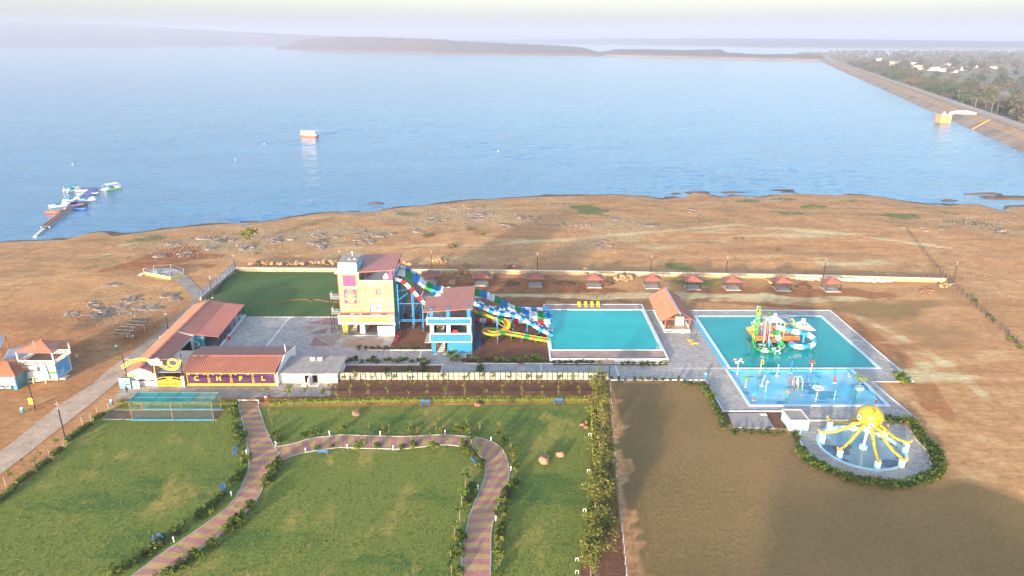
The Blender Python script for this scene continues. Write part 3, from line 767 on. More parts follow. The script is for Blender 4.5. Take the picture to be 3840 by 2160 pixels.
# ------------------------------------------------------------------ building materials
mat('roof_red', (0.40, 0.14, 0.10), 0.5, 0.12, 0.5, spec=0.4, dirt=((0.30, 0.15, 0.12), 0.5, 0.5))
mat('roof_red2', (0.40, 0.15, 0.10), 0.5, 0.14, 0.4, spec=0.4, dirt=((0.25, 0.13, 0.11), 0.5, 0.35), bump=0.6, bscale=6, stretch=(0.4, 4, 1))  # tower roofs and caps; on gables, shade of the slopes turned from the sun
mat('roof_orange', (0.47, 0.165, 0.085), 0.5, 0.14, 0.4, spec=0.4, dirt=((0.35, 0.2, 0.15), 0.4, 0.3))  # kiosk roofs; on gables, sunlight painted into the sun-facing slopes
mat('roof_grey', (0.36, 0.38, 0.42), 0.45, 0.12, 0.6, metal=0.2, dirt=((0.25, 0.2, 0.17), 0.5, 0.5))
mat('slab', (0.36, 0.32, 0.29), 0.9, 0.2, 0.7, dirt=((0.2, 0.17, 0.15), 0.6, 0.6))
mat('purple', (0.055, 0.009, 0.075), 0.6, 0.15, 0.8, dirt=((0.10, 0.03, 0.11), 0.3, 0.6))
mat('magenta', (0.25, 0.045, 0.165), 0.6, 0.1, 0.8)
mat('yellow', (0.80, 0.50, 0.035), 0.5, 0.08, 1.0)
mat('yellow_pale', (0.85, 0.66, 0.16), 0.5, 0.08, 1.0)
mat('lime', (0.62, 0.72, 0.05), 0.5, 0.06, 1.0)
mat('orange_wall', (0.52, 0.25, 0.145), 0.7, 0.08, 0.5, dirt=((0.60, 0.42, 0.28), 0.9, 0.32), stretch=(0.5, 0.5, 1.4))
mat('orange_band', (0.62, 0.26, 0.07), 0.6, 0.1, 0.6, dirt=((0.66, 0.40, 0.18), 0.5, 0.6))
mat('red_trim', (0.62, 0.10, 0.06), 0.6, 0.08, 1.0)
mat('blue_paint', (0.008, 0.155, 0.36), 0.55, 0.08, 0.8, dirt=((0.02, 0.21, 0.42), 0.5, 0.6))
mat('blue_steel', (0.03, 0.22, 0.52), 0.4, 0.1, 1.0)
mat('blue_dark', (0.025, 0.12, 0.30), 0.6, 0.1, 1.0)
mat('teal_wall', (0.02, 0.24, 0.20), 0.7, 0.12, 0.5, dirt=((0.05, 0.3, 0.28), 0.4, 0.4))
mat('dark', (0.02, 0.02, 0.024), 0.6, 0.2, 2)
mat('black_steel', (0.028, 0.028, 0.032), 0.5, 0.2, 3)
mat('grey_glass', (0.16, 0.20, 0.26), 0.15, 0.15, 0.6, spec=0.6)
mat('grey_door', (0.30, 0.36, 0.42), 0.35, 0.1, 0.7)
mat('floor_tile', (0.24, 0.24, 0.27), 0.35, 0.35, 0.45, dirt=((0.10, 0.10, 0.12), 0.7, 0.5))
mat('floor_brown', (0.17, 0.085, 0.055), 0.5, 0.2, 1.0)
mat('stair_tan', (0.44, 0.35, 0.25), 0.7, 0.15, 1.5)
mat('inner_wall', (0.55, 0.52, 0.47), 0.7, 0.1, 0.8)
mat('steel_grey', (0.35, 0.36, 0.38), 0.4, 0.1, 2, metal=0.4)
mat('stone_wall', (0.42, 0.30, 0.17), 0.9, 0.35, 2.2, bump=1.0, bscale=3, dirt=((0.25, 0.17, 0.1), 0.6, 1.6))
mat('red_plastic', (0.62, 0.03, 0.025), 0.35, 0.06, 1)
mat('mural', (0.02, 0.20, 0.30), 0.6, 0.5, 1.4, dirt=((0.04, 0.42, 0.5), 0.8, 0.8))
mat('signwhite', (0.82, 0.83, 0.85), 0.5, 0.04, 1.0)
mat('signblue', (0.10, 0.42, 0.72), 0.5, 0.3, 0.9, dirt=((0.6, 0.72, 0.8), 0.8, 0.6))
mat('ink', (0.03, 0.035, 0.05), 0.6, 0.1, 1)
mat('cream', (0.70, 0.62, 0.48), 0.7, 0.08, 1)
mat('wood', (0.23, 0.14, 0.075), 0.8, 0.3, 4, stretch=(1, 1, 0.3))

def ribbed(mb, a, b, c, d, pitch=0.45, amp=0.05, th=0.06):
 """ribbed metal sheet: a-b along the eave, d-c along the ridge, ribs run a->d"""
 a, b, c, d = map(Vector, (a, b, c, d))
 nrm = (b - a).cross(d - a).normalized()
 if nrm.z < 0: nrm = -nrm
 n = max(2, int((b - a).length / pitch))
 top0 = []; top1 = []
 for i in range(n):
  for f, h in ((0.0, 0), (0.55, 0), (0.66, 1), (0.88, 1)):
   t = (i + f) / n
   top0.append(a.lerp(b, t) + nrm * (amp * h)); top1.append(d.lerp(c, t) + nrm * (amp * h))
 top0.append(b.copy()); top1.append(c.copy())
 mb.strip(top0, top1)
 u = nrm * th
 mb.quad(a - u, d - u, c - u, b - u)
 mb.quad(a - u, b - u, b, a); mb.quad(d, c, c - u, d - u); mb.quad(a, d, d - u, a - u); mb.quad(b - u, c - u, c, b)
 return mb

def wall_open(mb, x0, x1, z0, z1, y0, y1, holes):
 """front wall between y0 and y1 with rectangular openings (x0,x1,z0,z1)"""
 xs_ = sorted(set([x0, x1] + [h[0] for h in holes] + [h[1] for h in holes])); zs_ = sorted(set([z0, z1] + [h[2] for h in holes] + [h[3] for h in holes]))
 for i in range(len(xs_) - 1):
  for j in range(len(zs_) - 1):
   cx, cz = (xs_[i] + xs_[i + 1]) / 2, (zs_[j] + zs_[j + 1]) / 2
   if any(h[0] < cx < h[1] and h[2] < cz < h[3] for h in holes): continue
   mb.box(xs_[i], xs_[i + 1], y0, y1, zs_[j], zs_[j + 1])
 return mb

# ------------------------------------------------------------------ long gabled building with the ticket counter
r = thing('long_building', 'long low building with terracotta gable roof running back from the ticket counter', 'building', (-67.5, 134, 0))
o = r.location
mb = MB(o); mb.box(-69.9, -65.2, 117.05, 133.8, 0, 2.5); mb.build('wall', 'white', r)
mb = MB(o); mb.box(-72.2, -65.9, 134, 152.2, 0, 2.4); mb.build('back_wall', 'inner_wall', r)
mb = MB(o); mb.tri((-70.2, 117, 2.5), (-64.9, 117, 2.5), (-67.55, 117, 3.5)); mb.tri((-70.2, 117.25, 2.5), (-67.55, 117.25, 3.5), (-64.9, 117.25, 2.5)); mb.quad((-70.2, 117, 2.5), (-67.55, 117, 3.5), (-67.55, 117.25, 3.5), (-70.2, 117.25, 2.5)); mb.quad((-67.55, 117, 3.5), (-64.9, 117, 2.5), (-64.9, 117.25, 2.5), (-67.55, 117.25, 3.5))
mb.box(-70.2, -64.9, 116.9, 117.25, 1.75, 2.5); gf = mb.build('gable_front', 'white', r)
mb = MB(o)
ribbed(mb, (-72.9, 152.4, 2.62), (-70.4, 116.8, 2.62), (-67.5, 116.8, 3.62), (-69.3, 152.6, 3.62), 0.6, 0.05); rf = mb.build('roof_slope', 'roof_orange', r)  # same roof, sunlit side painted in the brighter colour
mb = MB(o)
ribbed(mb, (-64.75, 116.8, 2.62), (-65.4, 134.2, 2.62), (-68.25, 134.2, 3.62), (-67.5, 116.8, 3.62), 0.45, 0.05); mb.build('roof_slope', 'roof_red2', r)  # slope turned from the sun, its shade put into the darker colour
mb = MB(o)
ribbed(mb, (-64.6, 133.9, 2.86), (-65.6, 152.6, 2.86), (-69.3, 152.6, 3.64), (-68.25, 133.9, 3.64), 0.45, 0.05); mb.build('roof_slope', 'roof_red2', r)  # rear stretch of the shaded slope, again painted darker
mb = MB(o)
ribbed(mb, (-60.0, 133.9, 2.45), (-61.3, 152.6, 2.45), (-65.6, 152.6, 2.86), (-64.6, 133.9, 2.86), 0.45, 0.05); mb.build('porch_roof', 'roof_red', r)
mb = MB(o); mb.bar((-67.5, 116.7, 3.66), (-69.3, 152.7, 3.66), 0.5, 0.1); mb.build('ridge_cap', 'roof_red2', r)
mb = MB(o); mb.bar((-68.3, 133.85, 3.62), (-65.0, 133.85, 2.72), 0.3, 0.24); mb.build('verge_trim', 'cream', r)
for k in range(6):
 x = -60.35 - 1.2 * k / 5; y = 134.6 + 17.4 * k / 5
 MB(o).box(x - 0.07, x + 0.07, y - 0.07, y + 0.07, 0, 2.45).build('porch_post', 'black_steel', r)
MB(o).prism([(-65.9, 134.0), (-60.3, 134.0), (-61.5, 152.3), (-65.9, 152.3)], 0, 0.18).build('porch_floor', 'floor_tile', r)
MB(o).prism([(-60.29, 134.0), (-59.95, 134.0), (-61.15, 152.3), (-61.49, 152.3)], 0, 0.22).build('porch_kerb', 'white', r)
for y0, y1 in ((136, 138.4), (140, 143.4), (145, 148), (149, 151.4)):
 MB(o).box(-65.88, -65.8, y0, y1, 0.3, 2.1).build('shopfront_pane', 'grey_glass', r)
mu = MB(o).box(-65.7, -62.9, 133.72, 133.86, 0, 2.55).build('mural_wall', 'mural', r)
mb = MB(o)
for k in range(14):
 a0 = k / 13
 mb.box(-64.6 + 0.5 * math.sin(a0 * 5) - 0.18 * (1 - a0), -64.6 + 0.5 * math.sin(a0 * 5) + 0.18 * (1 - a0) + 0.05, 133.66, 133.71, 0.5 + 1.3 * a0, 0.62 + 1.3 * a0)
mb.build('dolphin_shape', 'signwhite', mu)
mb = MB(o); mb.box(-64.9, -63.9, 133.66, 133.71, 0.3, 0.42); mb.box(-64.5, -64.2, 133.66, 133.71, 0.42, 0.75); mb.build('seaweed_shape', 'yellow', mu)
MB(o).box(-65.5, -65.2, 126, 132.6, 0, 2.3).build('blue_wall', 'blue_dark', r)
MB(o).box(-65.19, -65.08, 132.7, 133.6, 0, 2.2).build('door', 'white', r)
for (x0, x1) in ((-69.3, -66.9), (-66.2, -65.2)):
 s_ = MB(o).box(x0, x1, 116.96, 117.04, 1.02, 1.3).build('counter_window', 'dark', r)
 MB(o).box(x0, x1, 116.8, 117.04, 0.92, 1.01).build('sill', 'white', s_)
for (x0, x1, tx) in ((-69.75, -68.35, 'TICKETS'), (-66.35, -65.1, 'ENTRY')):
 MB(o).box(x0, x1, 116.82, 116.89, 1.85, 2.3).build('lime_board', 'lime', r)
tp = ['T', 'I', 'C', 'K', 'E', 'T', ' ', 'C', 'O', 'U', 'N', 'T', 'E', 'R']
for k, ch in enumerate(tp):
 if ch == ' ': continue
 u_ = (k - 6.5) / 6.5
 text('letter', ch, 0.32, 'yellow', r, (-67.55 + 1.45 * u_ - o.x, 116.86 - o.y, 2.92 - 0.28 * u_ * u_ * 1.3), (PI / 2, -u_ * 0.3 * -1, 0), 0.02, bold=0.008)
mb = MB(o); mb.tube([(-68.3 + 0.1 * k, 116.85, 2.5 - 0.12 * k) for k in range(5)], 0.12, 6); mb.build('slide_emblem', 'signblue', r)
text('sign_text', 'Aqua', 0.36, 'ink', r, (-67.3 - o.x, 116.86 - o.y, 2.36), ext=0.02)
text('sign_text', 'Kingdom', 0.32, 'ink', r, (-67.2 - o.x, 116.86 - o.y, 2.06), ext=0.02)
MB(o).box(-67.1, -66.9, 116.85, 116.88, 2.45, 2.6).build('sign_mark', 'red_plastic', r)

# info boards by the ticket counter
def board(name, lab, x0, x1, y, z0, z1, m, rz=0):
 t_ = thing(name, lab, 'sign', ((x0 + x1) / 2, y, 0)); q = t_.location
 p_ = MB(q).box(x0, x1, y - 0.04, y + 0.04, z0, z1).build('panel', m, t_)
 for x in (x0 + 0.1, x1 - 0.1): MB(q).box(x - 0.04, x + 0.04, y + 0.05, y + 0.12, 0, z1).build('post', 'steel_grey', t_)
 return t_, p_, q
t_, p_, q = board('notice_board', 'large pale blue notice board beside the ticket counter', -71.2, -69.2, 115.95, 0.05, 2.05, 'signblue')
MB(q).box(-69.95, -69.3, 115.88, 115.905, 0.72, 0.95).build('dark_strip', 'ink', p_)
MB(q).box(-71.15, -69.25, 115.88, 115.905, 1.9, 2.03).build('top_strip', 'signwhite', p_)
MB(q).box(-69.9, -69.35, 115.88, 115.905, 0.2, 0.65).build('picture', 'signwhite', p_)
t_, p_, q = board('rules_board', 'plain white rules board standing before the ticket counter', -68.75, -67.6, 115.9, 0.05, 1.55, 'signwhite')
for k in range(5): MB(q).box(-68.6, -67.95 + 0.1 * (k % 2), 115.83, 115.855, 0.3 + 0.13 * k, 0.34 + 0.13 * k).build('text_line', 'grey_door', p_)

# ------------------------------------------------------------------ entrance gate and the yard roof behind it
r = thing('entrance_gate', 'yellow barred double gate with arched top between white pillars', 'gate', (-62.4, 116.8, 0)); o = r.location
for x0, x1 in ((-65.05, -64.7), (-60.15, -59.72)):
 p_ = MB(o).box(x0, x1, 116.55, 116.95, 0, 2.05).build('pillar', 'white', r)
 MB(o).box(x0 - 0.06, x1 + 0.06, 116.5, 117.0, 2.05, 2.15).build('cap', 'kerb_white', p_)
def gtop(x): return 1.15 + 0.75 * math.sqrt(max(0, 1 - ((x + 62.43) / 2.5) ** 2))
for side, (xa, xb) in enumerate(((-64.6, -62.47), (-62.39, -60.25))):
 fr = MB(o)
 fr.tube([(xa + (xb - xa) * k / 10, 116.8, gtop(xa + (xb - xa) * k / 10)) for k in range(11)], 0.055, 6)
 for z in (0.08, 0.78, 0.98): fr.bar((xa, 116.8, z), (xb, 116.8, z), 0.09)
 fr.tube([(xa + (xb - xa) * k / 10, 116.8, gtop(xa + (xb - xa) * k / 10) - 0.5) for k in range(11)], 0.04, 6)
 for x in (xa, xb): fr.bar((x, 116.8, 0.05), (x, 116.8, gtop(x)), 0.1)
 leaf = fr.build('gate_leaf', 'yellow', r)
 n = 17
 for k in range(1, n):
  x = xa + (xb - xa) * k / n
  MB(o).bar((x, 116.8, 0.08), (x, 116.8, gtop(x) - 0.5 if abs(x + 62.43) > 0.55 else gtop(x)), 0.045).build('bar', 'yellow', leaf)
mb = MB((-62.4, 122, 0)); ribbed(mb, (-64.9, 117.6, 2.45), (-59.9, 117.6, 2.45), (-59.9, 126.5, 2.75), (-64.9, 126.5, 2.75), 0.35, 0.04)
r = thing('yard_canopy', 'grey corrugated canopy roofing the yard behind the yellow gate', 'canopy', (-62.4, 122, 0))
mb.build('roof_sheet', 'slab', r)
for x, y in ((-64.7, 118), (-60.1, 118), (-64.7, 126.2), (-60.1, 126.2)):
 MB((-62.4, 122, 0)).box(x - 0.06, x + 0.06, y - 0.06, y + 0.06, 0, 2.6).build('post', 'black_steel', r)
MB((-62.4, 122, 0)).bar((-64.9, 117.55, 2.5), (-59.9, 117.55, 2.5), 0.08).build('gutter', 'steel_grey', r)

# roller-coaster shaped sign above the counter and gate
r = thing('rollercoaster_sign', 'yellow lattice rollercoaster track sign on black poles above the gate', 'sign', (-65, 116.6, 0)); o = r.location
def tk(x, y): return ATY(*TK(x, y), 116.4)
def lattice(mb, outer, inner):
 mb.tube(outer, 0.055, 5); mb.tube(inner, 0.055, 5)
 for k in range(len(outer) - 1):
  mb.bar(outer[k], inner[k], 0.05); mb.bar(inner[k], outer[k + 1], 0.045)
def interp(P_, n):
 P_ = [Vector(p) for p in P_]
 P2 = smooth_pts(P_, 10)
 return [P2[int(round(k * (len(P2) - 1) / (n - 1)))] for k in range(n)]
ou = interp([tk(105, 480), tk(250, 390), tk(400, 310), tk(560, 262), tk(720, 252), tk(890, 270)], 11); inn = interp([tk(155, 555), tk(290, 465), tk(440, 390), tk(580, 335), tk(720, 318), tk(880, 340)], 11)
mb = MB(o); lattice(mb, ou, inn); mb.build('track', 'yellow', r)
ou = interp([tk(1165, 455), tk(1300, 530), tk(1440, 585), tk(1600, 600), tk(1720, 560), tk(1790, 450), tk(1830, 300)], 14); inn = interp([tk(1240, 425), tk(1350, 475), tk(1460, 530), tk(1580, 545), tk(1680, 510), tk(1740, 420), tk(1775, 300)], 14)
mb = MB(o); lattice(mb, ou, inn); mb.build('track', 'yellow', r)
cc = tk(1595, 385)
mb = MB(o); n = 22
lattice(mb, [cc + Vector((1.0 * math.cos(2 * PI * k / n), -0.08, 0.84 * math.sin(2 * PI * k / n))) for k in range(n + 1)], [cc + Vector((0.72 * math.cos(2 * PI * k / n), -0.08, 0.58 * math.sin(2 * PI * k / n))) for k in range(n + 1)]); mb.build('track_loop', 'yellow', r)
for px_, tpz in ((118, 150), (985, 150), (1795, 130)):
 a = tk(px_, tpz)
 b_ = {118: Vector((-69.9, 116.4, 1.9)), 985: Vector((-65.2, 116.4, 2.6)), 1795: Vector((-59.95, 116.4, 2.0))}[px_]
 MB(o).tube([b_ + Vector((0, 0.15, -0.5 if px_ != 985 else 0)), a + Vector((0, 0.15, 0))], 0.1, 6).build('pole', 'black_steel', r)
for z0, z1 in ((295, 285),):
 MB(o).bar(tk(130, 298) + Vector((0, .15, 0)), tk(1800, 288) + Vector((0, .15, 0)), 0.05).build('rail', 'steel_grey', r)
MB(o).bar(tk(1060, 470) + Vector((0, .15, 0)), tk(1800, 475) + Vector((0, .15, 0)), 0.05).build('rail', 'steel_grey', r)
car = MB(o).prism([], 0, 0) if False else MB(o)
pts = [tk(x, y) for x, y in ((865, 320), (905, 265), (975, 290), (1090, 270), (1200, 310), (1290, 350), (1285, 440), (1040, 440), (960, 435), (905, 370))]
f0 = [p + Vector((0, -0.18, 0)) for p in pts]; f1 = [p + Vector((0, 0.1, 0)) for p in pts]
car.poly(f0); car.poly(f1[::-1])
for k in range(len(pts)): car.quad(f0[k], f1[k], f1[(k + 1) % len(pts)], f0[(k + 1) % len(pts)])
cr = car.build('coaster_car', 'signwhite', r)
MB(o).tube([tk(890, 315) + Vector((0, -0.22, 0)), tk(920, 370) + Vector((0, -0.22, 0)), tk(985, 410) + Vector((0, -0.22, 0))], 0.12, 6).build('slide_emblem', 'signblue', cr)
text('sign_text', 'Aqua', 0.34, 'ink', cr, tk(1050, 350) + Vector((0, -0.22, 0)) - o, ext=0.02)
text('sign_text', 'Kingdom', 0.3, 'ink', cr, tk(1080, 405) + Vector((0, -0.22, 0)) - o, ext=0.02)
for x, y, m_ in ((935, 285, 'red_plastic'), (1035, 272, 'red_plastic'), (1130, 262, 'signblue'), (1190, 300, 'yellow_pale'), (1240, 315, 'red_plastic')):
 MB(o).lathe(tk(x, y) + Vector((0, 0, -0.15)), [(0.05, 0), (0.2, 0.08), (0.22, 0.2), (0.1, 0.34)], 8).build('rider_head', m_, cr)
mb = MB(o)
mb.tube([tk(1040, 445), tk(1078, 690)], 0.07, 6); mb.build('striped_post', 'yellow', r)

# ------------------------------------------------------------------ purple lettered hall
r = thing('lettered_hall', 'purple walled hall with large yellow letters and ribbed terracotta roof', 'building', (-51.4, 120, 0)); o = r.location
MB(o).box(-59.6, -43.2, 117.3, 128.2, 0, 2.6).build('wall', 'purple', r)
MB(o).box(-59.6, -43.1, 117.05, 117.29, 0, 0.22).build('plinth', 'yellow', r)
MB(o).box(-59.6, -43.1, 117.1, 117.29, 2.5, 2.62).build('band', 'yellow', r)
edges = [-59.5, -55.45, -51.35, -47.35, -43.2]
for k, ch in enumerate('CHPL'):
 x0, x1 = edges[k] + 0.12, edges[k + 1] - 0.12
 fr = MB(o)
 for a, b_ in (((x0, 0.32), (x1, 0.32)), ((x0, 2.4), (x1, 2.4)), ((x0, 0.32), (x0, 2.4)), ((x1, 0.32), (x1, 2.4))):
  fr.bar((a[0], 117.24, a[1]), (b_[0], 117.24, b_[1]), 0.09)
 pn = fr.build('panel_frame', 'yellow', r)
 text('letter', ch, 1.25, 'yellow', r, ((x0 + x1) / 2 - 0.25 - o.x, 117.24 - o.y, 1.35), ext=0.03, bold=0.05)
for x in (-58.9, -57.4, -56.0, -54.5, -53.0, -50.4, -48.1):
 v_ = MB(o).box(x - 0.2, x + 0.2, 117.02, 117.28, 2.22, 2.5).build('vent', 'yellow_pale', r)
 MB(o).box(x - 0.12, x + 0.12, 116.99, 117.02, 2.27, 2.45).build('grille', 'dark', v_)
mb = MB(o); ribbed(mb, (-60.1, 116.75, 2.72), (-43.1, 116.75, 2.72), (-43.1, 122.3, 3.6), (-60.9, 122.3, 3.6), 0.42, 0.07); mb.build('roof_slope', 'roof_orange', r)  # front slope faces the sun, its light is in the brighter colour
mb = MB(o); ribbed(mb, (-43.4, 128.8, 2.6), (-61.4, 128.8, 2.6), (-60.9, 122.3, 3.6), (-43.1, 122.3, 3.6), 0.42, 0.07); mb.build('roof_slope', 'roof_red2', r)  # rear slope of the same roof, shade painted into the colour
MB(o).bar((-61.0, 122.3, 3.66), (-43.05, 122.3, 3.66), 0.4, 0.08).build('ridge_cap', 'roof_red', r)
mb = MB(o); mb.poly([(-43.0, 116.8, 2.2), (-43.0, 122.3, 3.75), (-43.0, 128.8, 2.7), (-43.0, 128.8, 0), (-43.0, 116.8, 0)]); mb.poly([(-42.8, 116.8, 0), (-42.8, 128.8, 0), (-42.8, 128.8, 2.7), (-42.8, 122.3, 3.75), (-42.8, 116.8, 2.2)])
mb.quad((-43, 116.8, 2.2), (-42.8, 116.8, 2.2), (-42.8, 122.3, 3.75), (-43, 122.3, 3.75)); mb.quad((-43, 122.3, 3.75), (-42.8, 122.3, 3.75), (-42.8, 128.8, 2.7), (-43, 128.8, 2.7)); mb.quad((-43, 116.8, 0), (-42.8, 116.8, 0), (-42.8, 116.8, 2.2), (-43, 116.8, 2.2)); mb.build('gable_wall', 'white', r)
MB(o).tube([(-43.3, 124.5, 2.6), (-43.45, 124.5, 5.0)], 0.06, 6).build('vent_pipe', 'white', r)

# ------------------------------------------------------------------ white toilet block
r = thing('toilet_block', 'low white toilet block with flat grey roof and two dark doorways', 'building', (-37.5, 121, 0)); o = r.location
mb = MB(o); wall_open(mb, -42.78, -32.2, 0, 2.0, 118.1, 118.3, [(-38.2, -37.25, 0.05, 1.62), (-36.75, -35.8, 0.05, 1.62)]); mb.box(-32.4, -32.2, 118.3, 125, 0, 2.0); mb.box(-42.78, -32.2, 124.8, 125, 0, 2.0); mb.build('wall', 'white', r)
MB(o).box(-42.75, -31.8, 117.65, 125.4, 2.0, 2.16).build('roof', 'slab', r)
for x0 in (-38.2, -36.75):
 MB(o).box(x0, x0 + 0.95, 118.9, 118.95, 0.05, 1.62).build('doorway', 'dark', r)
MB(o).box(-37.22, -37.0, 116.6, 118.08, 0, 1.65).build('screen_wall', 'white', r)
MB(o).box(-38.6, -35.4, 116.7, 118.08, 0.02, 0.15).build('step', 'cream', r)
for x in (-39.3, -35.0): MB(o).box(x - 0.15, x + 0.15, 118.04, 118.1, 1.55, 1.75).build('vent', 'cream', r)
for k, (x, lab) in enumerate(((-38.0, 'cream water tank on the toilet block roof, the one towards the hall'), (-36.6, 'cream water tank on the toilet block roof, the one towards the tower'))):
 t_ = thing('water_tank', lab, 'tank', (x, 123.6, 2.16), 0, 'water tanks on the toilet roof')
 b_ = MB(); b_.lathe((0, 0, 0), [(0.52, 0), (0.55, 0.1), (0.52, 0.22), (0.55, 0.34), (0.5, 0.48), (0.3, 0.58)], 14); b_.build('body', 'cream', t_, True)
 MB().lathe((0, 0, 0.58), [(0.24, 0), (0.24, 0.07)], 10).build('lid', 'wood', t_)
# ------------------------------------------------------------------ orange slide tower
r = thing('orange_tower', 'tall orange slide tower with terracotta roof, purple panels and open top floor', 'tower', (-30.7, 146, 0)); o = r.location
TX0, TX1, TY0, TY1 = -36.4, -25.0, 141.0, 152.0
mb = MB(o); mb.box(TX0, TX1, 140.0, TY1, -0.05, 0.22); mb.build('plinth', 'conc', r)
mb = MB(o)
wall_open(mb, TX0, -32.0, 4.9, 14.1, TY0, TY0 + 0.3, [])
wall_open(mb, -32.0, TX1, 4.9, 12.15, TY0, TY0 + 0.3, [(-28.55, -27.68, 9.2, 10.25), (-30.05, -27.6, 5.15, 7.05)])
mb.box(TX0, TX0 + 0.3, TY0 + 0.3, TY1, 4.9, 14.1)
mb.box(TX0, TX1, TY1 - 0.3, TY1, 4.9, 12.15)
mb.box(-32.3, -32.0, TY0 + 0.3, 146.2, 12.2, 14.1); mb.box(TX0 + 0.3, -32.0, 146.0, 146.2, 12.2, 14.1)
mb.build('front_wall', 'orange_wall', r)
MB(o).box(TX1 - 0.3, TX1, TY0 + 0.3, TY1 - 0.3, 0.2, 11.8).build('side_wall', 'teal_wall', r)
for y_, z_ in ((143.5, 2.4), (146.2, 3.4), (149.2, 4.4)):
 MB(o).box(TX1 + 0.005, TX1 + 0.06, y_ - 0.3, y_ + 0.3, z_ - 0.7, z_ + 0.7).build('side_poster', 'cream', r)
for z in (4.75, 12.0): MB(o).box(TX0, TX1, TY0 + 0.3, TY1 - 0.3, z, z + 0.2).build('floor_slab', 'floor_tile', r)
# grooves and trims
for x in (-32.25,): MB(o).box(x - 0.05, x + 0.05, TY0 - 0.03, TY0, 4.9, 10.4).build('groove_trim', 'red_trim', r)
for z in (10.45, 7.2, 11.15): MB(o).box(-32.0, TX1, TY0 - 0.025, TY0, z - 0.04, z + 0.04).build('wall_groove', 'orange_band', r)
MB(o).box(TX0 - 0.08, TX0, TY0 - 0.05, TY0 + 0.35, 4.9, 14.1).build('corner_trim', 'red_trim', r)
MB(o).box(-32.0, TX1, TY0 - 0.05, TY0 + 0.3, 12.15, 12.25).build('parapet_cap', 'white', r)
MB(o).box(TX0, TX1, TY0 - 0.04, TY0 - 0.001, 4.9, 5.16).build('red_band', 'red_trim', r)
w_ = MB(o).box(-28.55, -27.68, TY0 + 0.1, TY0 + 0.14, 9.2, 10.25).build('window', 'grey_glass', r)
mb = MB(o); 
for a in ((-28.62, -28.55, 9.13, 10.32), (-27.68, -27.61, 9.13, 10.32), (-28.55, -27.68, 9.13, 9.2), (-28.55, -27.68, 10.25, 10.32)): mb.box(a[0], a[1], TY0 - 0.05, TY0 + 0.1, a[2], a[3])
mb.build('frame', 'red_trim', w_)
for x0, x1 in ((-30.0, -28.86), (-28.8, -27.65)):
 d_ = MB(o).box(x0, x1, TY0 + 0.08, TY0 + 0.16, 5.15, 7.0).build('door', 'grey_door', r)
 hx = x1 - 0.25 if x0 < -29 else x0 + 0.25
 MB(o).box(hx - 0.05, hx + 0.05, TY0 + 0.02, TY0 + 0.07, 5.6, 6.6).build('handle', 'dark', d_)
mb = MB(o); mb.box(-30.12, -30.05, TY0 - 0.04, TY0 + 0.1, 5.1, 7.12); mb.box(-27.6, -27.53, TY0 - 0.04, TY0 + 0.1, 5.1, 7.12); mb.box(-30.05, -27.6, TY0 - 0.04, TY0 + 0.1, 7.05, 7.12); mb.build('door_frame', 'dark', r)
# purple panels
def panel(x0, x1, z0, z1):
 p_ = MB(o).box(x0, x1, TY0 - 0.04, TY0 - 0.002, z0, z1).build('purple_panel', 'magenta', r)
 mb = MB(o)
 for a in ((x0 - 0.07, x0, z0 - 0.07, z1 + 0.07), (x1, x1 + 0.07, z0 - 0.07, z1 + 0.07), (x0, x1, z0 - 0.07, z0), (x0, x1, z1, z1 + 0.07)): mb.box(a[0], a[1], TY0 - 0.07, TY0 - 0.002, a[2], a[3])
 mb.build('border', 'red_trim', p_)
 return p_
panel(-35.35, -32.8, 11.05, 13.3)
p_ = panel(-35.35, -32.8, 7.15, 10.2)
# emblem: domed sunburst above waves, lettering below
ec = Vector((-34.08, TY0 - 0.06, 9.35)); mb = MB(o)
arc = [ec + Vector((0.68 * math.cos(a), 0, 0.68 * math.sin(a))) for a in [PI * k / 12 for k in range(13)]]
mb.tube([ec + Vector((0.68, 0, -0.5))] + arc + [ec + Vector((-0.68, 0, -0.5))], 0.035, 4)
for k in range(8):
 a = 2 * PI * k / 8 + PI / 8
 e_ = 0.66 if math.sin(a) > -0.4 else 0.45
 mb.tube([ec + Vector((0.14 * math.cos(a), 0, 0.14 * math.sin(a))), ec + Vector((e_ * math.cos(a), 0, e_ * math.sin(a)))], 0.028, 4)
mb.tube([ec + Vector((0.16 * math.cos(a), 0, 0.16 * math.sin(a))) for a in [2 * PI * k / 10 for k in range(11)]], 0.03, 4)
for j in range(3): mb.tube([ec + Vector((-0.85 + 1.7 * k / 14, 0, -0.42 - 0.11 * j + 0.05 * math.sin(k * 1.5 + j))) for k in range(15)], 0.026, 4)
for s_ in (-1, 1):
 for j in range(4): mb.tube([ec + Vector((s_ * (0.72 + 0.06 * j), 0, -0.55)), ec + Vector((s_ * (0.8 + 0.09 * j), 0, -0.28 + 0.04 * j))], 0.026, 4)
mb.build('emblem', 'yellow_pale', p_)
for tx, sz, z in (('The', 0.3, 8.55), ('EMPYREAN', 0.5, 8.2), ('LAKE RESORT', 0.28, 7.86)):
 if sz: text('letters', tx, sz, 'yellow_pale', p_, (-34.08 - o.x, TY0 - 0.06 - o.y, z), ext=0.015, sx=0.95 if sz > 0.4 else 1, bold=0.012)
MB(o).box(-34.6, -33.5, TY0 - 0.06, TY0 - 0.042, 7.58, 7.62).build('rule', 'yellow_pale', p_)
text('letters', 'BY', 0.2, 'yellow_pale', p_, (-34.6 - o.x, TY0 - 0.06 - o.y, 7.4), ext=0.015)
MB(o).box(-34.35, -33.5, TY0 - 0.06, TY0 - 0.042, 7.34, 7.45).build('small_print', 'yellow_pale', p_)
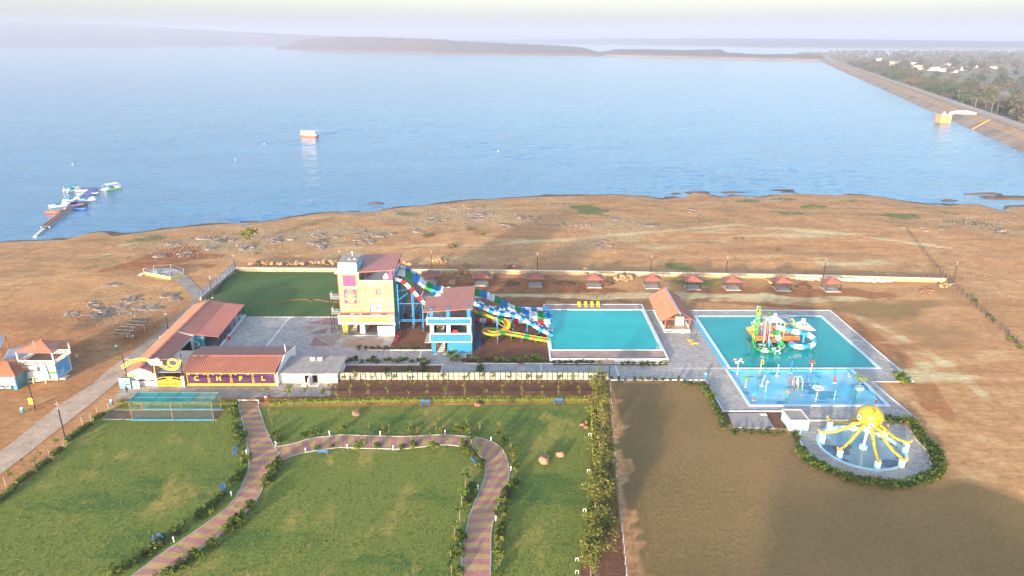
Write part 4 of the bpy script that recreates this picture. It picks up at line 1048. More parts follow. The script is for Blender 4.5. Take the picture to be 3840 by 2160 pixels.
# balcony band above the ground floor
mb = MB(o); mb.box(-36.75, -24.95, 139.7, 141.0, 2.9, 3.1); mb.box(-36.75, -24.95, 139.7, 139.9, 3.1, 4.9); mb.box(-36.75, -36.55, 139.9, 141, 3.1, 4.9); mb.box(-25.15, -24.95, 139.9, 141, 3.1, 4.9); mb.build('balcony', 'white', r)
for x0, x1 in ((-36.4, -33.2), (-32.8, -25.5)):
 MB(o).box(x0, x1, 139.66, 139.698, 3.3, 4.65).build('balcony_panel', 'orange_band', r)
MB(o).box(-36.75, -24.95, 139.68, 139.92, 4.9, 4.98).build('balcony_cap', 'red_trim', r)
# ground floor
for x0, x1, m_ in ((-36.3, -35.3, 'yellow'), (-32.6, -31.6, 'white'), (-25.5, -25.02, 'white')):
 MB(o).box(x0, x1, 141.2, 141.9, 0.2, 2.9).build('pier', m_, r)
MB(o).box(-28.6, -25.05, 140.05, 140.25, 0.2, 2.25).build('screen_wall', 'white', r)
MB(o).box(-36.3, -25.3, 149.0, 149.2, 0.2, 2.9).build('rear_wall', 'inner_wall', r)
MB(o).box(-31.4, -28.5, 141.5, 148.5, 0.225, 0.24).build('brown_floor', 'floor_brown', r)
MB(o).box(-36.3, -25.3, 140.1, 149, 0.2, 0.222).build('floor', 'floor_tile', r)
for k in range(10): MB(o).box(-35.2, -33.6, 142.0 + 0.42 * k, 142.42 + 0.42 * k, 0.2, 0.45 + 0.26 * k).build('stair_step', 'stair_tan', r)
MB(o).bar((-33.5, 142, 1.3), (-33.5, 146.2, 3.6), 0.08).build('stair_rail', 'steel_grey', r)
# slab and sign box
MB(o).box(-36.75, -31.7, 139.8, 147, 14.1, 14.32).build('roof_slab', 'white', r)
sb = MB(o).box(-36.05, -32.2, 140.4, 146.2, 14.32, 16.35).build('sign_box', 'slab', r)
pts = [(-35.75, 14.4), (-32.5, 14.4), (-32.25, 14.62), (-32.25, 15.95), (-32.5, 16.15), (-35.75, 16.15), (-36.0, 15.95), (-36.0, 14.62)]
mb = MB(o); f0 = [(p[0], 140.3, p[1]) for p in pts]; f1 = [(p[0], 140.398, p[1]) for p in pts]; mb.poly(f0); mb.poly(f1[::-1])
for k in range(8): mb.quad(f0[k], f0[(k + 1) % 8], f1[(k + 1) % 8], f1[k])
fp = mb.build('front_sign', 'signwhite', sb)
pts = [(140.7, 14.4), (145.9, 14.4), (146.15, 14.62), (146.15, 15.95), (145.9, 16.15), (140.7, 16.15), (140.45, 15.95), (140.45, 14.62)]
mb = MB(o); f0 = [(-32.1, p[0], p[1]) for p in pts]; f1 = [(-32.198, p[0], p[1]) for p in pts]; mb.poly(f0); mb.poly(f1[::-1])
for k in range(8): mb.quad(f0[k], f0[(k + 1) % 8], f1[(k + 1) % 8], f1[k])
fs = mb.build('side_sign', 'signblue', sb)
text('letters', 'Aqua', 0.75, 'ink', sb, (-34.0 - o.x, 140.28 - o.y, 15.5), ext=0.01, bold=0.01)
text('letters', 'Kingdom', 0.66, 'ink', sb, (-33.95 - o.x, 140.28 - o.y, 14.95), ext=0.01, bold=0.01)
text('letters', 'Aqua', 0.75, 'signwhite', sb, (-32.08 - o.x, 143.2 - o.y, 15.4), (PI / 2, 0, PI / 2), ext=0.01, bold=0.02)
MB(o).tube([(-35.5, 140.27, 15.9), (-35.55, 140.27, 15.5), (-35.3, 140.27, 15.2), (-35.0, 140.27, 15.0)], 0.14, 6).build('slide_drawing', 'signblue', sb)
for x, z, m_ in ((-33.1, 15.7, 'red_plastic'), (-33.5, 15.75, 'yellow_pale'), (-35.1, 15.95, 'yellow')): MB(o).box(x - 0.12, x + 0.12, 140.27, 140.298, z - 0.1, z + 0.1).build('splash_drawing', m_, sb)
for x, y in ((-34.0, 142.6), (-33.0, 142.9)): MB(o).lathe((x, y, 16.35), [(0.45, 0), (0.4, 0.15), (0.15, 0.25)], 8).build('roof_lump', 'stair_tan', sb)
MB(o).box(-34.2, -34.05, 145.8, 145.95, 16.35, 17.2).build('roof_pipe', 'kerb_white', sb)
# upper open floor
for x, y in ((-25.35, 141.3), (-25.35, 151.6), (-31.8, 151.6)):
 MB(o).box(x - 0.35, x + 0.35, y - 0.3, y + 0.3, 12.2, 14.6).build('top_column', 'magenta', r)
for y in (144, 147, 149.5): MB(o).box(-25.3, -25.1, y - 0.1, y + 0.1, 12.2, 14.75).build('top_post', 'blue_dark', r)
MB(o).lathe((-26.6, 142.9, 12.2), [(0.75, 0), (0.8, 0.2), (0.5, 0.4), (0.55, 0.6), (0.25, 0.9), (0.05, 1.1)], 12).build('dome_lamp', 'cream', r, True)
MB(o).box(-31.5, -30.9, 145.5, 146.0, 12.2, 14.0).build('inner_pillar', 'inner_wall', r)
for k in range(4): MB(o).bar((-31.8 + 1.9 * k, 141.2, 13.9 + 0.1 * k), (-31.0 + 1.9 * k, 141.2, 14.1 + 0.1 * k), 0.07).build('roof_brace', 'red_trim', r)
mb = MB(o); ribbed(mb, (-32.5, 140.2, 14.3), (-24.3, 140.2, 14.86), (-24.4, 151.6, 15.2), (-33.1, 151.6, 14.7), 0.55, 0.04, 0.12); mb.build('roof', 'roof_red2', r)
# outside stair cages on the left
for z0 in (4.6, 8.0):
 cg = MB(o)
 cg.box(-38.6, -36.75, 141.4, 143.4, z0 - 0.08, z0)
 for k in range(7): cg.bar((-38.6 + 0.3 * k, 141.4, z0), (-38.6 + 0.3 * k, 141.4, z0 + 1.05), 0.04); cg.bar((-38.6, 141.4 + 0.33 * k, z0), (-38.6, 141.4 + 0.33 * k, z0 + 1.05), 0.04)
 for h in (0.5, 1.05): cg.bar((-38.6, 141.4, z0 + h), (-36.8, 141.4, z0 + h), 0.05); cg.bar((-38.6, 141.4, z0 + h), (-38.6, 143.4, z0 + h), 0.05)
 cg.build('balcony_cage', 'steel_grey', r)
for x, y in ((-38.7, 141.3), (-38.7, 143.5), (-37.6, 143.5)): MB(o).tube([(x, y, 0), (x, y, 8.9)], 0.09, 6).build('cage_post', 'black_steel', r)

# ------------------------------------------------------------------ blue slide tower
r = thing('blue_tower', 'blue and white three storey slide tower with a flat terracotta roof', 'tower', (-12.3, 137, 0)); o = r.location
MB(o).box(-16.4, -8.0, 130.6, 143, -0.05, 0.15).build('plinth', 'conc', r)
mb = MB(o); mb.box(-13.0, -8.05, 131.2, 131.45, 0.15, 2.65); mb.box(-16.2, -15.3, 131.2, 132.2, 0.15, 2.65); mb.box(-13.0, -12.8, 131.45, 142.5, 0.15, 2.65); mb.box(-16.2, -8.35, 142.5, 142.8, 0.15, 2.65); mb.build('ground_wall', 'blue_paint', r)
MB(o).box(-8.3, -8.05, 131.45, 142.8, 0.15, 8.0).build('side_wall', 'blue_paint', r)
for z in (2.65, 6.4): MB(o).box(-16.3, -8.31, 131.2, 142.6, z, z + 0.2).build('floor_slab', 'floor_tile', r)
for nm, x0, x1, z0, z1 in (('lower', -16.45, -8.0, 2.65, 4.62), ('upper', -17.0, -8.1, 6.45, 7.9)):
 mb = MB(o); mb.box(x0, x1, 130.7, 130.95, z0, z1); mb.box(x0, x0 + 0.2, 130.95, 134.5, z0, z1); mb.box(x0, x1, 130.95, 131.2, z0, z0 + 0.15); bl = mb.build('balcony', 'white', r)
 MB(o).box(x0 + 0.15, x1 - 0.12, 130.65, 130.698, z0 + 0.2, z1 - 0.2).build('blue_panel', 'blue_paint', bl)
for z0, z1 in ((2.85, 6.4), (6.6, 9.4)):
 m_ = 'white' if z0 < 4 else 'blue_paint'
 for x in (-16.0, -12.7, -8.6): MB(o).box(x - 0.36, x + 0.36, 131.3, 131.9, z0, z1 + (0 if z0 < 4 else 0.3 + 0.05 * (x + 16))).build('column', m_, r)
 MB(o).box(-16.1, -8.4, 142.2, 142.4, z0, z1 - 0.3 if z0 > 4 else z1).build('rear_wall', 'inner_wall', r)
MB(o).box(-16.2, -16.0, 133, 142, 2.85, 6.4).build('left_wall', 'white', r)
for z0, x0 in ((0.15, -15.2), (2.85, -15.4)):
 for k in range(11): MB(o).box(x0, x0 + 1.55, 131.6 + 0.5 * k, 132.1 + 0.5 * k, z0, z0 + 0.22 + 0.24 * k).build('stair_step', 'stair_tan', r)
 MB(o).bar((x0 + 1.65, 131.7, z0 + 1.1), (x0 + 1.65, 136.5, z0 + 3.4), 0.08).build('stair_rail', 'steel_grey', r)
MB(o).box(-11.9, -10.9, 131.6, 131.68, 3.4, 4.9).build('red_board', 'red_plastic', r)
MB(o).box(-15.3, -14.0, 132.0, 132.9, 6.6, 7.3).build('counter', 'pale_blue', r)
mb = MB(o)
def bz(x, y): return 9.32 + 0.075 * (x + 17.3) + 0.028 * (y - 130.4)
ribbed(mb, (-17.5, 130.3, bz(-17.5, 130.3)), (-14.5, 130.3, bz(-14.5, 130.3)), (-14.5, 138.4, bz(-14.5, 138.4)), (-17.8, 138.4, bz(-17.8, 138.4)), 0.5, 0.04, 0.12); mb.build('roof', 'roof_red2', r)
mb = MB(o)
ribbed(mb, (-14.5, 130.3, bz(-14.5, 130.3)), (-7.7, 130.3, bz(-7.7, 130.3)), (-7.8, 142.9, bz(-7.8, 142.9)), (-14.5, 142.9, bz(-14.5, 142.9)), 0.5, 0.04, 0.12); mb.build('roof', 'roof_red2', r)
for x, y in ((-14.3, 142.4), (-8.4, 142.4), (-17.0, 137.8)): MB(o).box(x - 0.15, x + 0.15, y - 0.15, y + 0.15, 6.4 if y > 140 else 6.4, bz(x, y) - 0.1).build('top_post', 'yellow' if x > -10 else 'blue_paint', r)
mb = MB(o); mb.box(-17.6, -16.47, 131.4, 136, 2.2, 2.4); mb.build('side_canopy', 'slab', r)
for k in range(6): MB(o).tube([(-7.6 + 0.22 * k, 133.2 + 0.1 * k, 0.05), (-7.5 + 0.2 * k, 136.5 + 0.25 * k, 2.0)], 0.06, 5).build('spare_pipe', 'blue_dark', r)
# ------------------------------------------------------------------ water slides
def gloss(key, col, rough=0.28):
 mat(key, col, rough, 0.06, 0.8, spec=0.5)
gloss('s_white', (0.80, 0.80, 0.79)); gloss('s_blue', (0.02, 0.24, 0.62)); gloss('s_green', (0.01, 0.30, 0.06)); gloss('s_red', (0.62, 0.02, 0.025))
gloss('s_orange', (0.78, 0.27, 0.02)); gloss('s_lime', (0.24, 0.50, 0.02)); gloss('s_yellow', (0.82, 0.56, 0.04)); gloss('s_cream', (0.70, 0.66, 0.50))
mat('pier', (0.045, 0.04, 0.038), 0.9, 0.3, 1.5)

def frames(P_):
 fr = []
 for k, p in enumerate(P_):
  d = (P_[min(k + 1, len(P_) - 1)] - P_[max(k - 1, 0)]).normalized()
  sd = d.cross(Vector((0, 0, 1)))
  if sd.length < 1e-4: sd = Vector((1, 0, 0))
  sd.normalize(); up = sd.cross(d).normalized()
  fr.append((p, sd, up))
 return fr
def prof_flume(rad, th=0.07, a=95, off=0.0):
 n = 8
 A = [R(-a + 2 * a * k / n) for k in range(n + 1)]
 return [(off + rad * math.sin(x), -rad * math.cos(x)) for x in A] + [(off + (rad + th) * math.sin(x), -(rad + th) * math.cos(x)) for x in A[::-1]]
def prof_lane(wd, depth, off=0.0, th=0.16, lip=0.0):
 n = 6
 inn = [(off - wd / 2 + wd * k / n, -depth * math.sin(PI * k / n) + lip) for k in range(n + 1)]
 return [(off - wd / 2, lip + 0.12)] + inn + [(off + wd / 2, lip + 0.12)] + [(off + wd / 2, -depth - th), (off - wd / 2, -depth - th)]
def prof_tube(rad):
 return [(rad * math.sin(2 * PI * k / 12), rad * math.cos(2 * PI * k / 12)) for k in range(12)]
def sweep(root, path, prof, cols, seg, o, start=0, name='slide_section', hollow=False, collar=None):
 """one flume along the path, each coloured section a part of its own"""
 P_ = smooth_pts([Vector(p) for p in path], 12)
 s_ = [0.0]
 for k in range(1, len(P_)): s_.append(s_[-1] + (P_[k] - P_[k - 1]).length)
 def at(d): return Vector([np.interp(d, s_, [p[i] for p in P_]) for i in range(3)])
 tot = s_[-1]; n = max(1, int(round(tot / seg))); sg = tot / n; sub = 4
 pts = [at(sg / sub * k) for k in range(n * sub + 1)]
 fr = frames(pts)
 for i in range(n):
  mb = MB(o); rings = []
  for j in range(sub + 1):
   p, sd, up = fr[i * sub + j]
   g = 1.0 if 0 < j < sub else 1.035
   rings.append([mb.P(p + sd * (u * g) + up * (v * g)) for u, v in prof])
  m_ = len(prof)
  for a, b_ in zip(rings, rings[1:]):
   for k in range(m_): mb.F([a[k], a[(k + 1) % m_], b_[(k + 1) % m_], b_[k]])
  if not hollow or (hollow == 'ends' and i not in (0, n - 1)):
   mb.F(rings[0][::-1]); mb.F(rings[-1])
  mb.build(name, cols[(i + start) % len(cols)], root, True if hollow else False)
 return pts
def support(root, o, x, y, z, m_='blue_steel', rr=0.11, pier=0.9):
 po = MB(o).tube([(x, y, pier), (x, y, z)], rr, 7).build('support_post', m_, root)
 MB(o).box(x - 0.28, x + 0.28, y - 0.28, y + 0.28, -0.05, pier).build('pier', 'pier', po)

S1 = [(-25.2, 148.6, 11.7), (-23.9, 148.8, 11.5), (-22.4, 149, 10.8), (-20.4, 149, 9.5), (-18.2, 149, 8.2), (-15.4, 149, 7.45), (-12, 149, 7.3), (-8.1, 149, 6.95), (-6, 149, 6.4), (-3.8, 149, 5.45), (0.16, 149, 3.15), (3.1, 149, 2.0), (6, 149, 1.4), (9.1, 149, 1.1)]
r = thing('multilane_slide', 'wide white, green and blue three lane water slide from the orange tower', 'water slide', (-8, 149, 0), 0, 'water slides into the swimming pool'); o = r.location
for ln, (off, ph) in enumerate(((-1.0, 0), (0, 0), (1.0, 0))):
 sweep(r, S1, prof_lane(0.99, 0.34, off), ['s_white', 's_green', 's_blue'], 1.75, o, ph)
for x in (-20.6, -16.5, -11.5, -6.2, -2.2, 1.6, 5.0):
 z = np.interp(x, [p[0] for p in S1], [p[2] for p in S1]) - 0.5
 support(r, o, x, 148.3 if x < -3 else 148.9, z)
r = thing('blue_flume', 'narrow blue and white water slide running behind all the others', 'water slide', (-8, 153, 0), 0, 'water slides into the swimming pool'); o = r.location
S2 = [(-25.2, 152.4, 11.7), (-23.5, 152.8, 11.2), (-21.4, 153, 9.6), (-19.4, 153, 7.3), (-17.4, 153, 5.1), (-14.4, 153, 2.9), (-10.4, 153, 1.9), (-4, 153, 1.6), (2, 153, 1.45), (8.4, 153, 1.25)]
sweep(r, S2, prof_flume(0.62), ['s_white', 's_blue'], 1.35, o)
for x in (-21.4, -17.6, -13, -8, -3, 2.5): support(r, o, x, 153, np.interp(x, [p[0] for p in S2], [p[2] for p in S2]) - 0.6, pier=0.5)
r = thing('red_flume', 'red and white water slide that passes behind the blue tower', 'water slide', (-8, 146, 0), 0, 'water slides into the swimming pool'); o = r.location
S3 = [(-25.0, 143.0, 12.1), (-24.2, 143.4, 11.9), (-23.2, 144, 11.2), (-21.5, 145, 9.0), (-18.85, 146, 5.4), (-16, 146.3, 2.8), (-13, 146.3, 1.9), (-8, 146, 1.5), (0, 146, 1.2), (8.5, 146, 1.05)]
sweep(r, S3, prof_flume(0.62), ['s_white', 's_red'], 1.4, o)
for x in (-21.6, -18.6, -14.5, -9.0, -5.5, 0.6, 4.6): support(r, o, x, 146, np.interp(x, [p[0] for p in S3], [p[2] for p in S3]) - 0.6, pier=0.5)
r = thing('checker_slide', 'twin lane blue and white chequered slide from the blue tower', 'water slide', (0, 139, 0), 0, 'water slides into the swimming pool'); o = r.location
S4 = [(-7.95, 139, 8.1), (-7.0, 139, 8.0), (-5.4, 139, 7.2), (-3.3, 139, 6.35), (-0.8, 139, 5.95), (1.5, 139, 5.4), (4, 139, 3.9), (6.5, 139, 2.35), (8.7, 139, 1.25)]
for off, ph in ((-0.6, 0), (0.6, 1)): sweep(r, S4, prof_lane(1.18, 0.4, off), ['s_blue', 's_white'], 1.15, o, ph)
for x in (-3.2, 0.2, 3.2, 5.8): support(r, o, x, 139.2, np.interp(x, [p[0] for p in S4], [p[2] for p in S4]) - 0.5)
r = thing('spiral_slide', 'orange and green open slide with one full loop before the pool', 'water slide', (-2, 136.4, 0), 0, 'water slides into the swimming pool'); o = r.location
def z5(x, y, yw): return ATY(*Z5(x, y), yw)
S5 = [z5(885, 640, 136.4), z5(1030, 690, 137), z5(1150, 725, 137.6), z5(1270, 770, 138.2), z5(1380, 810, 137.9), z5(1420, 875, 136.6), z5(1375, 955, 135.0), z5(1240, 1000, 134.2), z5(1115, 985, 135.0), z5(1075, 955, 136.2), z5(1130, 935, 137.6), z5(1250, 945, 138.2), z5(1400, 985, 137.8), z5(1620, 1025, 137.0), z5(1860, 1070, 136.5), z5(2110, 1108, 136.3)]
sweep(r, S5, prof_flume(0.6), ['s_orange', 's_green', 's_orange', 's_lime'], 1.25, o)
for (x, y, z) in ((-3.0, 136.3, 6.0), (-0.2, 137.7, 2.0), (2.1, 137.1, 1.7), (5.0, 136.6, 1.2), (6.8, 136.4, 0.9), (-6.0, 137.3, 6.4)): support(r, o, x, y, z, pier=0.7)
mb = MB(o); mb.bar((-3.0, 136.3, 4.6), (-0.9, 136.6, 3.0), 0.12); mb.bar((-3.0, 136.3, 2.6), (-0.9, 136.6, 3.2), 0.12); mb.bar((-3.0, 136.3, 5.6), (-4.8, 137.5, 5.6), 0.12); mb.build('bracket', 'steel_grey', r)
# steel frame between the towers
r = thing('slide_frame', 'blue steel post and beam frame standing beside the orange tower', 'frame', (-21.5, 146, 0)); o = r.location
for x, y, h in ((-24.3, 142.2, 11.0), (-24.3, 147.5, 11.0), (-24.3, 151.5, 10.8), (-21.6, 144.2, 8.4), (-19.2, 142.6, 6.8), (-21.6, 150.6, 8.6)):
 po = MB(o).tube([(x, y, 0.8), (x, y, h)], 0.13, 7).build('post', 'blue_steel', r)
 MB(o).box(x - 0.3, x + 0.3, y - 0.3, y + 0.3, -0.05, 0.8).build('pier', 'pier', po)
for a, b_ in (((-24.3, 142.2, 2.6), (-16.6, 142.2, 2.6)), ((-24.3, 142.2, 2.9), (-16.6, 142.2, 2.9)), ((-24.3, 142.2, 6.6), (-19.2, 142.4, 6.6)), ((-24.3, 147.5, 6.4), (-18, 147.5, 6.4)), ((-24.3, 151.5, 5.2), (-17, 151.5, 5.2)), ((-24.3, 142.2, 9.4), (-21.8, 144, 9.4)), ((-24.3, 142.2, 7.4), (-22.2, 142.2, 9.0)), ((-24.3, 142.2, 10.5), (-24.3, 151.5, 10.5)), ((-24.3, 142.2, 5.2), (-24.3, 151.5, 5.2))):
 MB(o).bar(a, b_, 0.11).build('beam', 'blue_steel', r)
t_ = thing('metal_stair', 'slanting grey metal stair behind the red and white slide', 'stair', (-21.5, 150.2, 0)); q = t_.location
for x in (0, 0.9): MB(q).bar((-23.2, 150.0 + x, 0.1), (-19.9, 150.0 + x, 6.6), 0.14).build('stringer', 'steel_grey', t_)
for k in range(12): MB(q).box(-23.1 + 0.275 * k, -22.8 + 0.275 * k, 150.0, 150.9, 0.5 + 0.52 * k, 0.56 + 0.52 * k).build('tread', 'steel_grey', t_)
# ------------------------------------------------------------------ pools
def pool_water(key, c1, c2, bump=0.02):
 m, t, b = nodes(key); N = t.nodes.new; L = t.links.new
 geo = N('ShaderNodeNewGeometry'); n = N('ShaderNodeTexNoise'); n.inputs['Scale'].default_value = 0.13; n.inputs['Detail'].default_value = 3; L(geo.outputs['Position'], n.inputs['Vector'])
 r_ = N('ShaderNodeValToRGB'); r_.color_ramp.elements[0].position = 0.35; r_.color_ramp.elements[1].position = 0.68; r_.color_ramp.elements[0].color = c1 + (1,); r_.color_ramp.elements[1].color = c2 + (1,)
 L(n.outputs['Fac'], r_.inputs[0]); L(r_.outputs[0], b.inputs['Base Color'])
 b.inputs['Roughness'].default_value = 0.03; b.inputs['IOR'].default_value = 1.33; b.inputs['Specular IOR Level'].default_value = 0.3
 n2 = N('ShaderNodeTexNoise'); n2.inputs['Scale'].default_value = 1.8; n2.inputs['Detail'].default_value = 3; L(geo.outputs['Position'], n2.inputs['Vector'])
 bp = N('ShaderNodeBump'); bp.inputs['Strength'].default_value = 0.25; bp.inputs['Distance'].default_value = bump; L(n2.outputs['Fac'], bp.inputs['Height']); L(bp.outputs[0], b.inputs['Normal'])
 M[key] = m
pool_water('pool_water', (0.001, 0.35, 0.33), (0.003, 0.42, 0.385))
pool_water('kid_water', (0.005, 0.29, 0.275), (0.012, 0.34, 0.315), 0.01)
mat('pool_blue', (0.06, 0.44, 0.68), 0.4, 0.1, 0.8)
mat('coping', (0.62, 0.72, 0.76), 0.5, 0.08, 1.0)

def puddle_floor(key, c1, c2, wetcol):
 m, t, b = nodes(key); N = t.nodes.new; L = t.links.new
 geo = N('ShaderNodeNewGeometry')
 def nz(s_, d=5, st=(1, 1, 1)):
  mp = N('ShaderNodeMapping'); mp.inputs['Scale'].default_value = st; L(geo.outputs['Position'], mp.inputs[0])
  n = N('ShaderNodeTexNoise'); n.inputs['Scale'].default_value = s_; n.inputs['Detail'].default_value = d; L(mp.outputs[0], n.inputs['Vector']); return n.outputs['Fac']
 r_ = N('ShaderNodeValToRGB'); r_.color_ramp.elements[0].position = 0.38; r_.color_ramp.elements[1].position = 0.64; r_.color_ramp.elements[0].color = c1 + (1,); r_.color_ramp.elements[1].color = c2 + (1,)
 L(nz(0.16, 4), r_.inputs[0])
 k = N('ShaderNodeMapRange'); k.interpolation_type = 'SMOOTHSTEP'; k.inputs['From Min'].default_value = 0.565; k.inputs['From Max'].default_value = 0.585; L(nz(0.22, 3, (0.7, 1.3, 1)), k.inputs['Value'])
 mx = N('ShaderNodeMix'); mx.data_type = 'RGBA'; L(k.outputs[0], mx.inputs['Factor']); L(r_.outputs[0], mx.inputs['A']); mx.inputs['B'].default_value = wetcol + (1,)
 L(mx.outputs['Result'], b.inputs['Base Color'])
 rr = N('ShaderNodeMapRange'); rr.inputs['To Min'].default_value = 0.16; rr.inputs['To Max'].default_value = 0.03; L(k.outputs[0], rr.inputs['Value']); L(rr.outputs[0], b.inputs['Roughness'])
 M[key] = m
puddle_floor('splash_floor', (0.09, 0.45, 0.58), (0.34, 0.58, 0.64), (0.05, 0.28, 0.37))
puddle_floor('octo_floor', (0.12, 0.30, 0.38), (0.32, 0.36, 0.38), (0.07, 0.12, 0.16))

# swimming pool raised on its white walled deck
r = thing('swimming_pool', 'raised turquoise swimming pool with white rim and brick deck', 'pool', (19, 142, 0)); o = r.location
mb = MB(o); mb.box(7.4, 7.7, 127.1, 157.6, -0.1, 0.72); mb.box(30.5, 30.8, 127.1, 157.6, -0.1, 0.72); mb.box(7.7, 30.5, 127.1, 127.4, -0.1, 0.72); mb.box(7.7, 30.5, 157.3, 157.6, -0.1, 0.72); mb.build('outer_wall', 'white', r)
for k in range(7):
 y0 = 127.4 + 0.54 * k
 MB(o).box(7.7, 30.5, y0, y0 + 0.5, 0, 0.58 + 0.014 * k).build('deck_plank', 'deck_brick', r)
MB(o).box(7.7, 30.5, 127.4, 131.2, -0.05, 0.55).build('deck_base', 'conc', r)
MB(o).box(7.7, 30.5, 154.3, 157.3, -0.05, 0.69).build('rear_deck', 'deck_brick', r)
mb = MB(o); mb.box(7.7, 8.1, 131.2, 154.3, 0, 0.76); mb.box(30.1, 30.5, 131.2, 154.3, 0, 0.76); mb.box(8.1, 30.1, 131.2, 131.5, 0, 0.755); mb.box(8.1, 30.1, 154.0, 154.3, 0, 0.755); mb.build('coping', 'kerb_white', r)
MB(o).quad((8.1, 131.5, 0.6), (30.1, 131.5, 0.6), (30.1, 154, 0.6), (8.1, 154, 0.6)).build('water', 'pool_water', r)
for x, y, s_ in ((28.6, 153.8, 1), (29.2, 131.6, -1)):
 l_ = MB(o)
 for dx in (0, 0.45): l_.tube([(x + dx, y + 0.5 * s_, 0.7), (x + dx, y + 0.45 * s_, 1.5), (x + dx, y, 1.6), (x + dx, y - 0.25 * s_, 1.3), (x + dx, y - 0.25 * s_, 0.2)], 0.04, 5)
 l_.build('ladder', 'steel_grey', r)
st = thing('pool_steps', 'short flight of brown steps up to the swimming pool deck', 'steps', (18.1, 126.6, 0))
for k in range(3): MB((18.1, 126.6, 0)).box(16.4, 19.8, 126.0 + 0.36 * k, 127.08, 0.03 + 0.2 * k, 0.22 + 0.2 * k).build('step', 'stair_tan', st)

# children's pool and splash pool
r = thing('childrens_pool', 'large teal childrens pool with pale blue rim at the water play tower', 'pool', (56, 138, 0)); o = r.location
x0, x1, y0, y1 = BIGP
mb = MB(o)
for a in ((x0 - .02, x0 + .2, y0, y1), (x1 - .2, x1 + .02, y0, y1), (x0, x1, y0, y0 + .2), (x0, x1, y1 - .2, y1)): mb.box(a[0], a[1], a[2], a[3], -1.6, 0.02)
mb.build('basin_wall', 'pool_blue', r)
mb = MB(o)
for a in ((x0 - .35, x0 + .25, y0 - .3, y1 + .3), (x1 - .25, x1 + .35, y0 - .3, y1 + .3), (x0 + .25, x1 - .25, y1 - .2, y1 + .3)): mb.box(a[0], a[1], a[2], a[3], -0.05, 0.1)
mb.build('coping', 'coping', r)
mb = MB(o); mb.box(x0 + 0.25, x1 - 0.25, y0 - 0.35, y0 + 0.15, -0.6, 0.08); mb.build('divider', 'coping', r)
MB(o).box(x0 - 1.15, x0 - 0.4, y0 + 0.5, y1 - 0.5, 0.031, 0.06).build('overflow_channel', 'pool_blue', r)
MB(o).quad((x0, y0, -0.1), (x1, y0, -0.1), (x1, y1, -0.1), (x0, y1, -0.1)).build('water', 'kid_water', r)
r = thing('splash_pool', 'shallow pale blue splash pool with puddles and water toys', 'pool', (53, 116.5, 0)); o = r.location
x0, x1, y0, y1 = SPLP
mb = MB(o)
for a in ((x0 - .02, x0 + .2, y0, y1), (x1 - .2, x1 + .02, y0, y1), (x0, x1, y0, y0 + .2), (x0, x1, y1 - .2, y1)): mb.box(a[0], a[1], a[2], a[3], -0.9, 0.02)
mb.build('basin_wall', 'pool_blue', r)
mb = MB(o)
for a in ((x0 - .3, x0 + .22, y0 - .3, y1 + .3), (x1 - .22, x1 + .3, y0 - .3, y1 + .3), (x0 + .22, x1 - .22, y0 - .35, y0 + .22)): mb.box(a[0], a[1], a[2], a[3], -0.05, 0.1)
mb.build('coping', 'coping', r)
MB(o).quad((x0, y0, -0.3), (x1, y0, -0.3), (x1, y1, -0.3), (x0, y1, -0.3)).build('floor', 'splash_floor', r)

# octopus pool with its paved surround
OP = [TG_(9, *p) for p in ((945, 285), (900, 340), (882, 380), (890, 440), (925, 510), (970, 565), (1080, 625), (1240, 690), (1340, 718), (1440, 735), (1540, 742), (1640, 738), (1750, 705), (1830, 690), (1868, 660), (1875, 610), (1860, 545), (1840, 500), (1760, 420), (1720, 350), (1690, 300))]
NC = 48; OR = 6.35
circ = [Vector((OCT_C[0] + OR * math.cos(2 * PI * k / NC), OCT_C[1] + OR * math.sin(2 * PI * k / NC), 0)) for k in range(NC)]
def ray_out(a):
 d = Vector((math.cos(a), math.sin(a), 0)); best = 30.0
 for k in range(len(OP)):
  p, q = OP[k], OP[(k + 1) % len(OP)]
  e = Vector((q.x - p.x, q.y - p.y, 0)); w_ = Vector((p.x - OCT_C[0], p.y - OCT_C[1], 0))
  den = d.x * e.y - d.y * e.x
  if abs(den) < 1e-9: continue
  t1 = (w_.x * e.y - w_.y * e.x) / den; t2 = (w_.x * d.y - w_.y * d.x) / den
  if t1 > 0 and -0.01 <= t2 <= 1.01: best = min(best, t1)
 return max(OR + 0.4, best)
mb = MB(); ring = [(OCT_C[0] + ray_out(2 * PI * k / NC) * math.cos(2 * PI * k / NC), OCT_C[1] + ray_out(2 * PI * k / NC) * math.sin(2 * PI * k / NC), PZ) for k in range(NC + 1)]
mb.strip([(c_.x, c_.y, PZ) for c_ in circ + [circ[0]]], ring)
mb.build('octopus_terrace', 'pavers', kind='structure')
kerb('kerb', [p for p in OP[1:-1]], 0.25, 0.1)
r = thing('octopus_pool', 'round shallow pool with pale blue rim under the yellow octopus', 'pool', (OCT_C[0], OCT_C[1], 0)); o = r.location
mb = MB(o)
for k in range(NC):
 a, b_ = circ[k], circ[(k + 1) % NC]
 c0 = Vector((o.x, o.y, 0))
 ai, bi = c0 + (a - c0) * 0.955, c0 + (b_ - c0) * 0.955
 ao, bo = c0 + (a - c0) * 1.02, c0 + (b_ - c0) * 1.02
 z = Vector((0, 0, 0.16)); l_ = Vector((0, 0, -0.9))
 mb.quad(ai + z, bi + z, bo + z, ao + z); mb.quad(ao, ao + z, bo + z, bo); mb.quad(ai + l_, bi + l_, bi + z, ai + z)
mb.build('rim', 'pale_blue', r)
mb = MB(o); mb.poly([(o.x + (p.x - o.x) * 0.96, o.y + (p.y - o.y) * 0.96, -0.35) for p in circ]); mb.build('floor', 'octo_floor', r)

